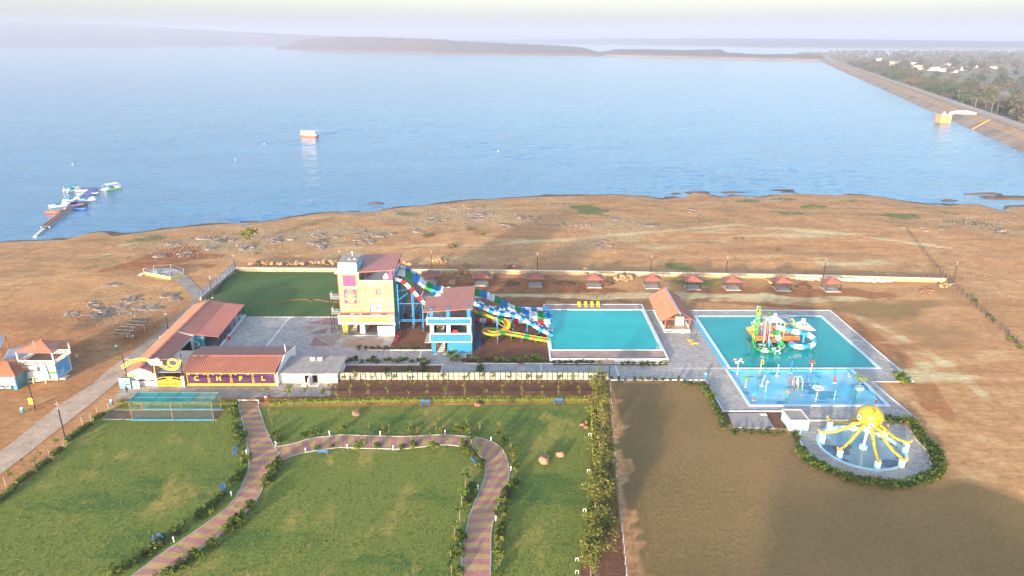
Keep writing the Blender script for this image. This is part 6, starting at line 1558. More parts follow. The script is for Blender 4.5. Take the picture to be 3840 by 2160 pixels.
MB().tube([(0, 0, 0), (0.08, 0, h)], 0.08, 6).build('post', 'candy', t_)
for rr_, zz in ((0.95, 0.12), (0.5, 0.05)): MB().tube([(0.08 + rr_ * math.cos(2 * PI * k / 16), rr_ * math.sin(2 * PI * k / 16), h + zz) for k in range(17)], 0.06, 5).build('ring', 'candy', t_)
for k in range(8): MB().bar((0.08, 0, h - 0.05), (0.08 + 0.95 * math.cos(k * PI / 4), 0.95 * math.sin(k * PI / 4), h + 0.12), 0.045).build('spoke', 'signwhite', t_)
for (bx, ex, tpx, tpy, m_, cn) in ((865, 930, 890, 985, 'c_red', 'red'), (920, 982, 945, 985, 'c_yellow', 'yellow'), (968, 1030, 990, 983, 'signwhite', 'white'), (1072, 1132, 1095, 982, 'blue_dark', 'navy'), (1120, 1188, 1145, 982, 's_blue', 'blue'), (1170, 1245, 1198, 982, 'teal_wall', 'dark green')):
 a = z6g(bx, 1085); b_ = z6g(ex, 1150 if bx < 1100 else 1110); top = ZAT((a.y + b_.y) / 2, Z6(0, tpy)[1])
 t_ = thing('spray_arch', cn + ' hoop of the six spray arches in the splash pool', 'water toy', (a.x, a.y, -0.3), 0, 'toys in the splash pool')
 e_ = b_ - a; P_ = [Vector((e_.x * (0.5 - 0.5 * math.cos(PI * k / 12)), e_.y * (0.5 - 0.5 * math.cos(PI * k / 12)), (top + 0.3) * math.sin(PI * k / 12) ** 0.6)) for k in range(13)]
 MB().tube(P_, 0.075, 6).build('hoop', m_, t_)
 for p in (P_[0], P_[-1]): MB().box(p.x - 0.14, p.x + 0.14, p.y - 0.14, p.y + 0.14, 0, 0.06).build('foot', 'pale_blue', t_)

# ------------------------------------------------------------------ gazebos along the back
gz = [(1613, 1058), (1807, 1064), (2007, 1068), (2227, 1071), (2443, 1074), (2595, 1078), (2744, 1080), (2930, 1083), (3114, 1086)]
gn = ['first gazebo from the orange tower, behind the slides, with red hip roof', 'second gazebo from the orange tower, red hip roof, beside piled boulders', 'third gazebo from the orange tower with dark posts and pale floor', 'fourth gazebo from the orange tower, with stacked stones at its back', 'fifth gazebo from the orange tower, with quarry blocks on its left side', 'sixth gazebo from the orange tower with a bench rail at its back', 'seventh gazebo from the orange tower, on green grass by a lamp pole', 'eighth gazebo from the orange tower, with bench rail, beside stone slabs', 'gazebo at the far end of the row, before stacked pale blocks']
def gaz_roof():
 b_ = MB(); h0, h1, w_, d_ = 2.2, 3.35, 2.35, 2.2
 for (a, b2) in (((-w_, -d_), (w_, -d_)), ((w_, -d_), (w_, d_)), ((w_, d_), (-w_, d_)), ((-w_, d_), (-w_, -d_))):
  n = 11
  for k in range(n):
   t0, t1 = k / n, (k + 0.7) / n
   for u0, u1, hh in ((t0, t1, 0.0), (t1, (k + 1) / n, 0.05)):
    p0 = Vector((a[0] + (b2[0] - a[0]) * u0, a[1] + (b2[1] - a[1]) * u0, h0 + hh)); p1 = Vector((a[0] + (b2[0] - a[0]) * u1, a[1] + (b2[1] - a[1]) * u1, h0 + hh))
    tp0 = p0 * 0.06; tp0.z = h1 + hh; tp1 = p1 * 0.06; tp1.z = h1 + hh
    b_.quad(p0, p1, tp1, tp0)
 b_.quad((-w_, -d_, h0 - 0.05), (-w_, d_, h0 - 0.05), (w_, d_, h0 - 0.05), (w_, -d_, h0 - 0.05))
 return b_
g0 = thing('gazebo', gn[0], 'gazebo', (0, 0, 0), 0, 'gazebos along the back wall')
gaz_roof().build('roof', 'roof_red', g0)
MB().lathe((0, 0, 3.32), [(0.2, 0), (0.22, 0.05), (0.03, 0.22)], 8).build('finial', 'roof_red2', g0)
MB().box(-1.85, 1.85, -1.95, 1.75, -0.1, 0.16).build('floor', 'conc', g0)
for x in (-1.7, 1.7):
 for y in (-1.7, 1.6): MB().box(x - 0.06, x + 0.06, y - 0.06, y + 0.06, 0.16, 2.2).build('post', 'black_steel', g0)
MB().box(-1.64, 1.64, 1.3, 1.55, 0.5, 0.56).build('bench_board', 'wood', g0)
bb = MB(); bb.bar((-1.7, 1.6, 0.95), (1.7, 1.6, 0.95), 0.05); bb.bar((-1.7, -1.7, 2.1), (1.7, -1.7, 2.1), 0.06); bb.bar((-1.7, -1.6, 0.6), (-1.7, 1.6, 0.6), 0.05); bb.bar((1.7, -1.6, 0.6), (1.7, 1.6, 0.6), 0.05)
for s_ in (-1, 1): bb.bar((s_ * 1.7, -1.7, 0.2), (s_ * 1.7, -0.9, 0.6), 0.05)
bb.build('rail', 'black_steel', g0)
for k, p in enumerate(gz):
 g = G(*p); c = g0 if k == 0 else copy_tree(g0); c.location = (g.x, g.y, 0); c['label'] = gn[k]; c.rotation_euler = (0, 0, -0.02)

# ------------------------------------------------------------------ rear retaining wall, boundary fences, lamp poles
def wall_run(name, lab, pts, h, wd, m_, cap='cream', blocks=True, cat='wall'):
 c = Vector(((pts[0][0] + pts[-1][0]) / 2, (pts[0][1] + pts[-1][1]) / 2, 0))
 r_ = thing(name, lab, cat, c); rs = random.Random(5)
 for k in range(len(pts) - 1):
  a, b_ = Vector(pts[k]), Vector(pts[k + 1]); L_ = (b_ - a).length; n = max(1, int(L_ / 2.6))
  for i in range(n):
   p0 = a.lerp(b_, i / n); p1 = a.lerp(b_, (i + 0.985) / n)
   MB(c).bar((p0.x, p0.y, h / 2 - 0.15), (p1.x, p1.y, h / 2 - 0.15), wd + rs.uniform(-0.04, 0.04), h + 0.3).build('wall_bay', m_, r_)
  MB(c).bar((a.x, a.y, h + 0.06), (b_.x, b_.y, h + 0.06), wd + 0.1, 0.12).build('coping', cap, r_)
 return r_
W1 = [(-75.4, 185.0), (-37, 184.2), (-26, 183.3)]
W2 = [(-26, 183.3), (7.6, 182.4), (40, 180.8)]
W3 = [(40, 180.8), (80, 178.4), (113, 175.6)]
wall_run('rear_wall', 'low rubble stone wall with white coping behind the rear lawn', W1, 0.95, 0.5, 'stone_wall')
wall_run('rear_wall', 'low stone wall with white coping behind the first five gazebos', W2, 1.0, 0.5, 'stone_wall')
wall_run('rear_wall', 'low yellowish stone wall behind the last gazebos and slabs', W3, 1.0, 0.5, 'stone_wall')
wall_run('side_wall', 'low stone wall under the blue railing beside the rear lawn', [(-75.6, 162), (-75.6, 184.8)], 0.75, 0.5, 'stone_wall')
def railing(name, lab, a, b_, h, post, rail, z0=0.0, sp=2.0, bars=0.0, m2=None, cat='fence', rails=(1.0,), pr=0.05):
 a = Vector((a[0], a[1], 0)); b_ = Vector((b_[0], b_[1], 0)); c = (a + b_) / 2; r_ = thing(name, lab, cat, c)
 n = max(1, int((b_ - a).length / sp))
 for k in range(n + 1):
  p = a.lerp(b_, k / n); zz = z0 if not callable(z0) else z0(p.x, p.y)
  MB(c).box(p.x - pr, p.x + pr, p.y - pr, p.y + pr, zz, zz + h).build('post', post, r_)
 for f in rails:
  mb = MB(c)
  for k in range(n):
   p, q = a.lerp(b_, k / n), a.lerp(b_, (k + 1) / n); zp = z0(p.x, p.y) if callable(z0) else z0; zq = z0(q.x, q.y) if callable(z0) else z0
   mb.bar((p.x, p.y, zp + h * f), (q.x, q.y, zq + h * f), 0.05 if bars else 0.025)
  mb.build('rail', rail, r_)
 if bars:
  m_ = int((b_ - a).length / bars)
  for k in range(m_):
   p = a.lerp(b_, (k + 0.5) / m_); MB(c).box(p.x - 0.02, p.x + 0.02, p.y - 0.02, p.y + 0.02, z0, z0 + h).build('bar', rail, r_)
 return r_
railing('blue_railing', 'dark blue barred railing on the wall left of the rear lawn', (-75.6, 161.5), (-75.6, 185.2), 1.6, 'black_steel', 'blue_dark', 0.8, 2.0, 0.3, rails=(0.1, 0.95))
def lz(x, y): return float(land_z(np.array([x]), np.array([y]))[0])
railing('wire_fence', 'thin dark wire fence on rusty posts behind the gazebo row', (-26, 184.4), (118, 176.6), 1.6, 'black_steel', 'black_steel', lz, 4.5, rails=(0.35, 0.65, 0.95), pr=0.035)
fp = [TG_(6, 1690, 320, -0.8), TG_(6, 1980, 655, 0), TG_(6, 2290, 950, 0), TG_(6, 2576, 1190, 0), TG_(6, 2900, 1450, 0)]
lbs = ['rusty post wire fence running from the shore to the corner of the rear wall', 'rusty post wire fence running forward from the corner of the rear wall', 'rusty post wire fence along the right edge of the dry ground', 'rusty post wire fence leaving the picture at the right']
for k in range(4): railing('wire_fence', lbs[k], fp[k], fp[k + 1], 1.5, 'black_steel', 'black_steel', lz, 3.0, rails=(0.35, 0.65, 0.95), pr=0.04)

mat('panel_sheet', (0.38, 0.36, 0.28), 0.6, 0.12, 0.7, dirt=((0.28, 0.26, 0.19), 0.6, 0.5))
r = thing('panel_fence', 'long fence of pale sheet panels with black frames before the promenade', 'fence', (-7, 118.9, 0)); o = r.location
n = 52; x0, x1 = -31.9, 18.0
for k in range(n):
 xa, xb = x0 + (x1 - x0) * k / n, x0 + (x1 - x0) * (k + 1) / n
 MB(o).box(xa + 0.06, xb - 0.06, 118.88, 118.92, 0.25, 1.72).build('panel', 'panel_sheet', r)
 MB(o).box(xa - 0.07, xa + 0.07, 118.82, 118.98, 0, 1.95).build('post', 'black_steel', r)
for z in (0.22, 1.0, 1.76): MB(o).box(x0, x1, 118.8, 118.815, z, z + 0.07).build('rail', 'black_steel', r)
MB(o).box(x1 - 0.06, x1 + 0.06, 118.83, 118.97, 0, 3.4).build('end_post', 'black_steel', r)
def lamp(base, top_py, lab, wire=None):
 z0 = base.z; h = ZAT(base.y, top_py) - z0
 t_ = thing('lamp_pole', lab, 'lamp pole', tuple(base), 0, 'lamp poles')
 MB().tube([(0, 0, 0), (0, 0, h * 0.8)], 0.11, 7).build('pole', 'black_steel', t_)
 MB().tube([(0, 0, h * 0.8), (0, 0, h)], 0.07, 7).build('lamp_head', 'steel_grey', t_)
 MB().box(-0.25, 0.25, -0.25, 0.25, -0.2, 0.2).build('footing', 'conc', t_)
 MB().bar((-0.45, 0, h * 0.93), (0.45, 0, h * 0.93), 0.05).build('cross_arm', 'steel_grey', t_)
 return t_
for (t1, bx, by, ty, lab) in ((4, 1778, 610, 470, 'black lamp pole at the far corner of the blue railing'), (4, 1606, 800, 630, 'black lamp pole halfway along the blue railing'), (4, 1268, 1038, 910, 'black lamp pole beside the lane and the thatched shelters'), (5, 683, 585, 440, 'black lamp pole behind the first gazebo'), (5, 1480, 600, 455, 'black lamp pole behind the third gazebo'), (5, 2334, 610, 475, 'black lamp pole behind the fifth gazebo'), (6, 327, 625, 480, 'black lamp pole behind the seventh gazebo'), (6, 1058, 670, 495, 'black lamp pole behind the last gazebo'), (6, 2040, 692, 520, 'black lamp pole standing alone by the far wire fence'), (4, 2567, 545, 440, 'black lamp pole beside the orange tower roof'), (7, 492, 412, 135, 'leaning pale and black lamp pole at the lawn edge by the road')):
 g = TG_(t1, bx, by, 0); g = Vector((g.x, g.y, lz(g.x, g.y))); lamp(g, T(t1, 0, ty)[1], lab)
# ------------------------------------------------------------------ left side: kiosks, sheds, thatched shelters, lookout
mat('thatch', (0.20, 0.155, 0.11), 0.95, 0.35, 5, bump=1, bscale=14, stretch=(1, 6, 1))
mat('banner', (0.72, 0.72, 0.66), 0.5, 0.15, 0.5, dirt=((0.45, 0.55, 0.40), 0.45, 0.35))
mat('teal_kiosk', (0.05, 0.20, 0.28), 0.5, 0.12, 0.8)
def ka(x, y, yw): return ATY(*KA(x, y), yw)
# two storey lookout kiosk
kb = G(*KA(800, 1090)); ky = kb.y
r = thing('lookout_kiosk', 'white two storey lookout kiosk with banners and a small terracotta hip roof', 'kiosk', (kb.x, ky + 2, 0)); o = r.location
xa, xb = ka(470, 1000, ky + 0.6).x, ka(1085, 900, ky + 0.6).x
zf = ZAT(ky + 0.6, KA(0, 760)[1])
y0, y1 = ky + 0.6, ky + 5.2
MB(o).box(xa, xb, y0, y1, 0, zf - 0.1).build('lower_wall', 'white', r)
MB(o).box(xa - 0.3, xb + 0.3, y0 - 0.3, y1 + 0.3, zf - 0.1, zf).build('upper_floor', 'wood', r)
def kfence(p, q, par):
 f_ = MB(o); p = Vector(p); q = Vector(q); n = int((q - p).length / 0.32)
 for z in (0.1, 0.85): f_.bar(p + Vector((0, 0, z)), q + Vector((0, 0, z)), 0.08)
 f_.build('balustrade_rail', 'white', par)
 for k in range(n + 1):
  a = p.lerp(q, k / n); MB(o).bar(a, a + Vector((0, 0, 0.9)), 0.09).build('baluster', 'white', par)
cs = [(xa - 0.2, y0 - 0.2, zf), (xb + 0.2, y0 - 0.2, zf), (xb + 0.2, y1 + 0.2, zf), (xa - 0.2, y1 + 0.2, zf)]
for k in range(4): kfence(cs[k], cs[(k + 1) % 4], r)
zr = ZAT(y0, KA(0, 515)[1])
for c_ in cs: MB(o).box(c_[0] - 0.1, c_[0] + 0.1, c_[1] - 0.1, c_[1] + 0.1, zf, zr + 0.1).build('post', 'white', r)
cx, cy = (xa + xb) / 2, (y0 + y1) / 2; hw, hd = (xb - xa) / 2 + 0.6, (y1 - y0) / 2 + 0.6
for k, (a, b_) in enumerate((((-1, -1), (1, -1)), ((1, -1), (1, 1)), ((1, 1), (-1, 1)), ((-1, 1), (-1, -1)))):
 mb = MB(o); A = (cx + a[0] * hw, cy + a[1] * hd, zr); B_ = (cx + b_[0] * hw, cy + b_[1] * hd, zr); tp = (cx, cy, zr + 1.35)
 n = 12
 for i in range(n):
  p0 = Vector(A).lerp(Vector(B_), i / n); p1 = Vector(A).lerp(Vector(B_), (i + 0.75) / n); p2 = Vector(A).lerp(Vector(B_), (i + 1) / n)
  mb.tri(p0, p1, tp); mb.tri(p1 + Vector((0, 0, 0.05)), p2 + Vector((0, 0, 0.05)), tp)
 mb.build('roof_slope', 'roof_orange', r)
MB(o).lathe((cx, cy, zr + 1.3), [(0.14, 0), (0.16, 0.1), (0.02, 0.4)], 6).build('finial', 'roof_red', r)
bn = [ka(430, 815, ky), ka(870, 760, ky), ka(970, 1060, ky - 0.4), ka(510, 1120, ky - 0.4)]
mb = MB(o); mb.quad(bn[3], bn[2], bn[1], bn[0]); mb.quad(*[p + Vector((0, 0.05, 0)) for p in bn]); b1 = mb.build('banner', 'banner', r)
bn2 = [ka(890, 745, ky + 0.3), ka(1045, 715, ky + 0.3), ka(1115, 1030, ky), ka(980, 1055, ky)]
mb = MB(o); mb.quad(bn2[3], bn2[2], bn2[1], bn2[0]); mb.quad(*[p + Vector((0, 0.05, 0)) for p in bn2]); b2_ = mb.build('banner', 'signwhite', r)
text('banner_text', 'Boating', 0.5, 'ink', b1, ka(600, 880, ky - 0.15) - o, ext=0.01)
for x_, y_, w_, h_, m_ in ((740, 850, 0.35, 0.9, 'ink'), (700, 1030, 0.5, 0.4, 'wood'), (800, 1020, 0.4, 0.35, 'grey_door'), (890, 1005, 0.4, 0.3, 'c_green'), (590, 1050, 0.5, 0.3, 'purple')):
 c_ = ka(x_, y_, ky - 0.2 - 0.0008 * (y_ - 800)); MB(o).box(c_.x - w_ / 2, c_.x + w_ / 2, c_.y - 0.06, c_.y - 0.03, c_.z - h_ / 2, c_.z + h_ / 2).build('banner_mark', m_, b1)
c_ = ka(1030, 920, ky - 0.1); MB(o).box(c_.x - 0.7, c_.x + 0.5, c_.y - 0.06, c_.y - 0.03, c_.z - 0.25, c_.z + 0.25).build('banner_mark', 'c_green', b2_)
MB(o).box(xb + 0.005, xb + 0.05, y0 + 0.3, y1 - 0.3, 0.3, zf - 0.3).build('side_banner', 'signblue', r)
for x in (ka(670, 1150, ky - 0.6).x, ka(905, 1140, ky - 0.6).x): MB(o).box(x - 0.09, x + 0.09, ky - 0.75, ky - 0.55, 0, 0.75).build('prop_leg', 'yellow_pale', r)
MB(o).box(xb + 0.2, xb + 1.3, ky + 0.8, ky + 2.2, 0, 0.3).build('entry_step', 'conc', r)
# cafe kiosk at the frame edge
cb_ = G(*KA(200, 1260)); cyk = cb_.y + 0.2
r = thing('cafe_kiosk', 'small teal cafe kiosk with terracotta hip roof and black name board', 'kiosk', (cb_.x - 3, cyk + 2.5, 0)); o = r.location
xr_ = ka(330, 1180, cyk).x; xl_ = xr_ - 8.4; ze = ZAT(cyk, KA(0, 985)[1])
MB(o).box(xl_, xr_, cyk, cyk + 5, 0, ze).build('wall', 'teal_kiosk', r)
MB(o).box(xl_, xr_ - 0.15, cyk - 0.05, cyk - 0.005, 0.9, ze - 0.1).build('shutter', 'grey_door', r)
nb = MB(o).box(xl_, ka(240, 1200, cyk - 0.1).x, cyk - 0.14, cyk - 0.06, 0.05, 0.85).build('name_board', 'ink', r)
text('letters', 'Relax Café', 0.62, 'signwhite', nb, (ka(110, 1210, cyk).x - o.x - 0.25, cyk - 0.16 - o.y, 0.5), ext=0.01, align='CENTER')
hx, hy = (xl_ + xr_) / 2, cyk + 2.5
for k, (a, b_) in enumerate((((-1, -1), (1, -1)), ((1, -1), (1, 1)), ((1, 1), (-1, 1)), ((-1, 1), (-1, -1)))):
 mb = MB(o); A = Vector((hx + a[0] * 4.7, hy + a[1] * 3.0, ze)); B_ = Vector((hx + b_[0] * 4.7, hy + b_[1] * 3.0, ze)); ta = Vector((hx + a[0] * 1.6, hy, ze + 1.7)); tb = Vector((hx + b_[0] * 1.6, hy, ze + 1.7))
 n = 16
 for i in range(n):
  for u0, u1, h in ((i / n, (i + 0.7) / n, 0), ((i + 0.7) / n, (i + 1) / n, 0.05)):
   mb.quad(A.lerp(B_, u0) + Vector((0, 0, h)), A.lerp(B_, u1) + Vector((0, 0, h)), ta.lerp(tb, u1) + Vector((0, 0, h)), ta.lerp(tb, u0) + Vector((0, 0, h)))
 mb.build('roof_slope', 'roof_orange', r)
# metal sheds
def shed(lab, q, zf, zb, posts=True):
 c = (q[0] + q[2]) / 2; r_ = thing('metal_shed', lab, 'shed', (c.x, c.y, 0)); o_ = r_.location
 mb = MB(o_); ribbed(mb, q[0], q[1], q[2], q[3], 0.4, 0.06); mb.build('roof_sheet', 'roof_grey', r_)
 for p in q:
  MB(o_).tube([(p.x * 0.98 + c.x * 0.02, p.y * 0.98 + c.y * 0.02, lz(p.x, p.y)), (p.x * 0.98 + c.x * 0.02, p.y * 0.98 + c.y * 0.02, p.z - 0.05)], 0.07, 6).build('post', 'wood', r_)
shed('blue grey corrugated shed roof behind the lookout kiosk', [G(*KA(50, 670), 2.3), G(*KA(1060, 520), 2.3), G(*KA(1160, 320), 3.0), G(*KA(160, 460), 3.0)], 2, 3)
shed('blue grey corrugated shed roof cut off at the left edge', [G(*KA(-560, 560), 2.6), G(*KA(0, 460), 2.6), G(*KA(105, 190), 3.3), G(*KA(-450, 290), 3.3)], 2, 3)
t_ = thing('notice_board', 'white printed notice board on a dark pole by the blue shed', 'sign', tuple(G(*KA(1210, 640)))); 
MB().box(-0.55, 0.65, -0.05, 0.05, 0.1, 1.55).build('panel', 'signwhite', t_); MB().tube([(0, 0.1, 0), (-0.1, 0.1, 2.7)], 0.06, 6).build('pole', 'black_steel', t_); MB().box(-0.5, 0.6, -0.08, -0.05, 1.4, 1.52).build('heading', 'ink', t_)
for k in range(4): MB().box(-0.4, 0.45, -0.08, -0.05, 0.4 + 0.22 * k, 0.46 + 0.22 * k).build('text_line', 'grey_door', t_)
t_ = thing('small_sign', 'small white sign on a thin post alone on the red ground', 'sign', tuple(G(*KA(1510, 680))))
MB().box(-0.25, 0.25, -0.03, 0.03, 0.7, 1.25).build('panel', 'signwhite', t_); MB().box(-0.03, 0.03, 0.03, 0.07, 0, 1.2).build('post', 'wood', t_); MB().box(-0.08, 0.1, -0.05, -0.03, 0.85, 1.1).build('mark', 'ink', t_)
t_ = thing('fallen_sign', 'white sign board leaning on the ground beside the cafe kiosk', 'sign', tuple(G(*KA(450, 1140))), 0.4)
mb = MB(); mb.quad((-0.4, -0.3, 0.05), (0.4, -0.3, 0.05), (0.4, 0.2, 0.5), (-0.4, 0.2, 0.5)); mb.quad((-0.4, 0.25, 0.48), (0.4, 0.25, 0.48), (0.4, -0.25, 0.02), (-0.4, -0.25, 0.02)); mb.build('panel', 'signwhite', t_)
# direction sign post
g = TG_(7, 268, 200); h = ZAT(g.y, T(4, 0, 1340)[1]); t_ = thing('direction_post', 'tall dark post with three yellow direction plates near the road', 'sign', tuple(g))
MB().tube([(0, 0, 0), (-0.15, 0, max(5.0, ZAT(g.y, T(7, 0, -60)[1])))], 0.1, 6).build('post', 'black_steel', t_)
for k in range(3): MB().box(-0.75, 0.05, -0.16, -0.12, 1.3 + 0.42 * k, 1.6 + 0.42 * k).build('plate', 'yellow', t_)
# thatched shelters
def thatch(lab, q, zz):
 c = (q[0] + q[2]) / 2; r_ = thing('thatched_shelter', lab, 'shelter', (c.x, c.y, 0)); o_ = r_.location; rs = random.Random(3)
 mb = MB(o_); n = 30
 for k in range(n):
  t0, t1 = k / n, (k + 0.95) / n; j = rs.uniform(-0.15, 0.15)
  a, b_, c_, d_ = q[0].lerp(q[1], t0), q[0].lerp(q[1], t1), q[3].lerp(q[2], t1), q[3].lerp(q[2], t0)
  e = (d_ - a).normalized() * j
  z = Vector((0, 0, rs.uniform(-0.05, 0.07)))
  mb.quad(a + e + z, b_ + e + z, c_ - e + z, d_ - e + z); mb.quad(a + e + z - Vector((0, 0, .1)), d_ - e + z - Vector((0, 0, .1)), c_ - e + z - Vector((0, 0, .1)), b_ + e + z - Vector((0, 0, .1)))
 mb.build('thatch_roof', 'thatch', r_)
 for f in (0.1, 0.5, 0.9): MB(o_).bar(q[0].lerp(q[3], f) + Vector((0, 0, 0.1)), q[1].lerp(q[2], f) + Vector((0, 0, 0.1)), 0.09).build('roof_pole', 'wood', r_)
 for p in (q[0], q[1], q[2], q[3], (q[0] + q[1]) / 2): MB(o_).tube([(p.x, p.y, lz(p.x, p.y) - 0.1), (p.x + 0.05, p.y, p.z - 0.03)], 0.07, 5).build('post', 'wood', r_)
def t4(x, y, z): return G(*T(4, x, y), z)
thatch('thatched shelter of grey brushwood, the one nearer the green bin', [t4(850, 1070, 2.1), t4(985, 1082, 2.1), t4(1030, 1015, 2.1), t4(900, 1010, 2.1)], 2)
thatch('thatched shelter of grey brushwood, the one farther from the green bin', [t4(948, 1005, 2.2), t4(1085, 1015, 2.2), t4(1145, 945, 2.2), t4(1000, 945, 2.2)], 2)
t_ = thing('food_cart', 'small wooden stall counter with hanging white cups under the thatch', 'stall', tuple(TG_(4, 990, 1120)))
MB().box(-1.0, 1.0, -0.4, 0.4, 0.7, 0.78).build('counter', 'wood', t_)
for x in (-0.9, 0.9):
 for y in (-0.32, 0.32): MB().box(x - 0.05, x + 0.05, y - 0.05, y + 0.05, 0, 0.7).build('leg', 'wood', t_)
for k, x in enumerate((-0.7, -0.1, 0.5)): MB().lathe((x, 0, 0.78), [(0.1, 0), (0.14, 0.4), (0.08, 0.5)], 8).build('jar', 'signwhite', t_)
# stick fence along the lane
sp = [(885, 1150), (930, 1145), (1145, 1075), (1200, 1015), (1322, 930), (1375, 880), (1420, 800), (1398, 740), (1340, 680)]
r = thing('stick_fence', 'crooked stick posts with rope beside the lane to the lookout', 'fence', tuple(TG_(4, 1200, 1000)))
o = r.location
for k, p in enumerate(sp):
 g = TG_(4, *p); z = lz(g.x, g.y); MB(o).tube([(g.x, g.y, z - 0.1), (g.x + 0.1 * math.sin(k), g.y, z + 1.7 + 0.3 * math.sin(k * 2))], 0.06, 5).build('stick', 'wood', r)
 if k > 1:
  g2 = TG_(4, *sp[k - 1]); MB(o).bar((g.x, g.y, z + 1.1), (g2.x, g2.y, lz(g2.x, g2.y) + 1.1), 0.04).build('rope', 'wood', r)
# chequered lookout platform
paver_mat('chequer', (0.5, 0.47, 0.44), (0.16, 0.16, 0.18), (0.3, 0.28, 0.26), 1.1, 1.1, 40)
r = thing('lookout_platform', 'raised chequered lookout platform with yellow sides and thin rail', 'platform', tuple(TG_(4, 1270, 620))); o = r.location
PT = [t4(1085, 602, .75), t4(1160, 578, .75), t4(1290, 572, .75), t4(1388, 603, .75), t4(1285, 640, .75), t4(1180, 620, .75)]
zg = -0.6
mb = MB(o); mb.prism([(p.x, p.y) for p in PT[::-1]], zg, 0.7); mb.build('base', 'yellow_pale', r)
mb = MB(o); mb.prism([(p.x * 0.995 + o.x * 0.005, p.y * 0.995 + o.y * 0.005) for p in PT[::-1]], 0.701, 0.74); mb.build('deck', 'chequer', r)
for k in range(len(PT)):
 p, q = PT[k], PT[(k + 1) % len(PT)]
 MB(o).box(p.x - 0.04, p.x + 0.04, p.y - 0.04, p.y + 0.04, 0.7, 1.7).build('post', 'steel_grey', r)
 if k != 3: MB(o).bar((p.x, p.y, 1.65), (q.x, q.y, 1.65), 0.04).build('rail', 'steel_grey', r)
for k in range(4): a = t4(1090 - 12 * k, 605 + 4 * k, 0.5); MB(o).box(a.x - 0.9, a.x + 0.3, a.y - 0.9, a.y + 0.9, zg - 0.2, 0.5 - 0.2 * k).build('step', 'slab', r)

# ------------------------------------------------------------------ floating jetty and boats
def je(x, y, z=LAKE_Z): return G(*JE(x, y), z)
mat('jetty_blue', (0.13, 0.13, 0.36), 0.6, 0.2, 0.5); mat('jetty_brown', (0.16, 0.10, 0.085), 0.8, 0.25, 0.7); mat('float_cream', (0.66, 0.62, 0.5), 0.5, 0.1, 1)
mat('turq', (0.05, 0.42, 0.38), 0.5, 0.1, 1); mat('boat_white', (0.78, 0.77, 0.74), 0.4, 0.06, 1); mat('boat_orange', (0.75, 0.17, 0.03), 0.4, 0.1, 1); mat('kayak_blue', (0.02, 0.09, 0.42), 0.35, 0.1, 1); mat('kayak_red', (0.78, 0.10, 0.03), 0.35, 0.1, 1); mat('boat_lime', (0.30, 0.62, 0.04), 0.4, 0.1, 1); mat('seat_teal', (0.03, 0.24, 0.34), 0.5, 0.1, 1)
r = thing('floating_jetty', 'floating jetty of blue and brown deck modules leading out from the shore', 'jetty', tuple(je(900, 650))); o = r.location
def deckrun(a, b_, w_, n, m_, z=LAKE_Z + 0.45):
 a = Vector((a.x, a.y, z)); b_ = Vector((b_.x, b_.y, z))
 for k in range(n):
  p, q = a.lerp(b_, k / n), a.lerp(b_, (k + 0.97) / n)
  MB(o).bar(p, q, w_, 0.35).build('deck_module', m_, r)
  d = (q - p).normalized(); nn = Vector((-d.y, d.x, 0)) * w_ * 0.52
  for s_ in (-1, 1): MB(o).bar(p + nn * s_ - Vector((0, 0, .25)), q + nn * s_ - Vector((0, 0, .25)), 0.25, 0.4).build('float', 'float_cream', r)
deckrun(je(300, 1170), je(900, 730), 2.4, 12, 'jetty_brown')
deckrun(je(870, 740), je(1390, 330), 3.6, 14, 'jetty_blue')
deckrun(je(1010, 320), je(1720, 310), 3.6, 10, 'jetty_blue')
deckrun(je(790, 680), je(1060, 640), 3.2, 4, 'jetty_blue')
deckrun(je(70, 1385), je(280, 1200), 0.9, 6, 'float_cream', LAKE_Z + 0.25)
for k in range(10):
 a = je(330 + 55 * k, 1150 - 42 * k); 
 for s_ in (-1, 1): MB(o).tube([(a.x + 1.5 * s_, a.y - 0.6 * s_, LAKE_Z - 0.3), (a.x + 1.5 * s_, a.y - 0.6 * s_, LAKE_Z + 1.4)], 0.05, 5).build('rail_post', 'black_steel', r)
def hull(L_, W_, H_, n=10, blunt=0.35):
 b_ = MB(); rows = []
 for k in range(n + 1):
  t = k / n; w_ = W_ / 2 * (min(1, (1 - t) / blunt) ** 0.6 if t > 1 - blunt else 1) * (0.92 if t < 0.05 else 1); zt = H_ * (1 + 0.35 * t ** 3)
  x = -L_ / 2 + L_ * t
  rows.append([(x, -w_, zt), (x, -w_ * 0.75, 0), (x, w_ * 0.75, 0), (x, w_, zt)])
 rows[-1] = [(L_ / 2, -0.02, H_ * 1.35), (L_ / 2 - 0.3, -0.02, 0.1), (L_ / 2 - 0.3, 0.02, 0.1), (L_ / 2, 0.02, H_ * 1.35)]
 idx = [[b_.P(p) for p in q] for q in rows]
 for a, c_ in zip(idx, idx[1:]):
  for j in range(3): b_.F([a[j], c_[j], c_[j + 1], a[j + 1]])
  b_.F([a[3], c_[3], c_[0], a[0]])
 b_.F(idx[0])
 return b_
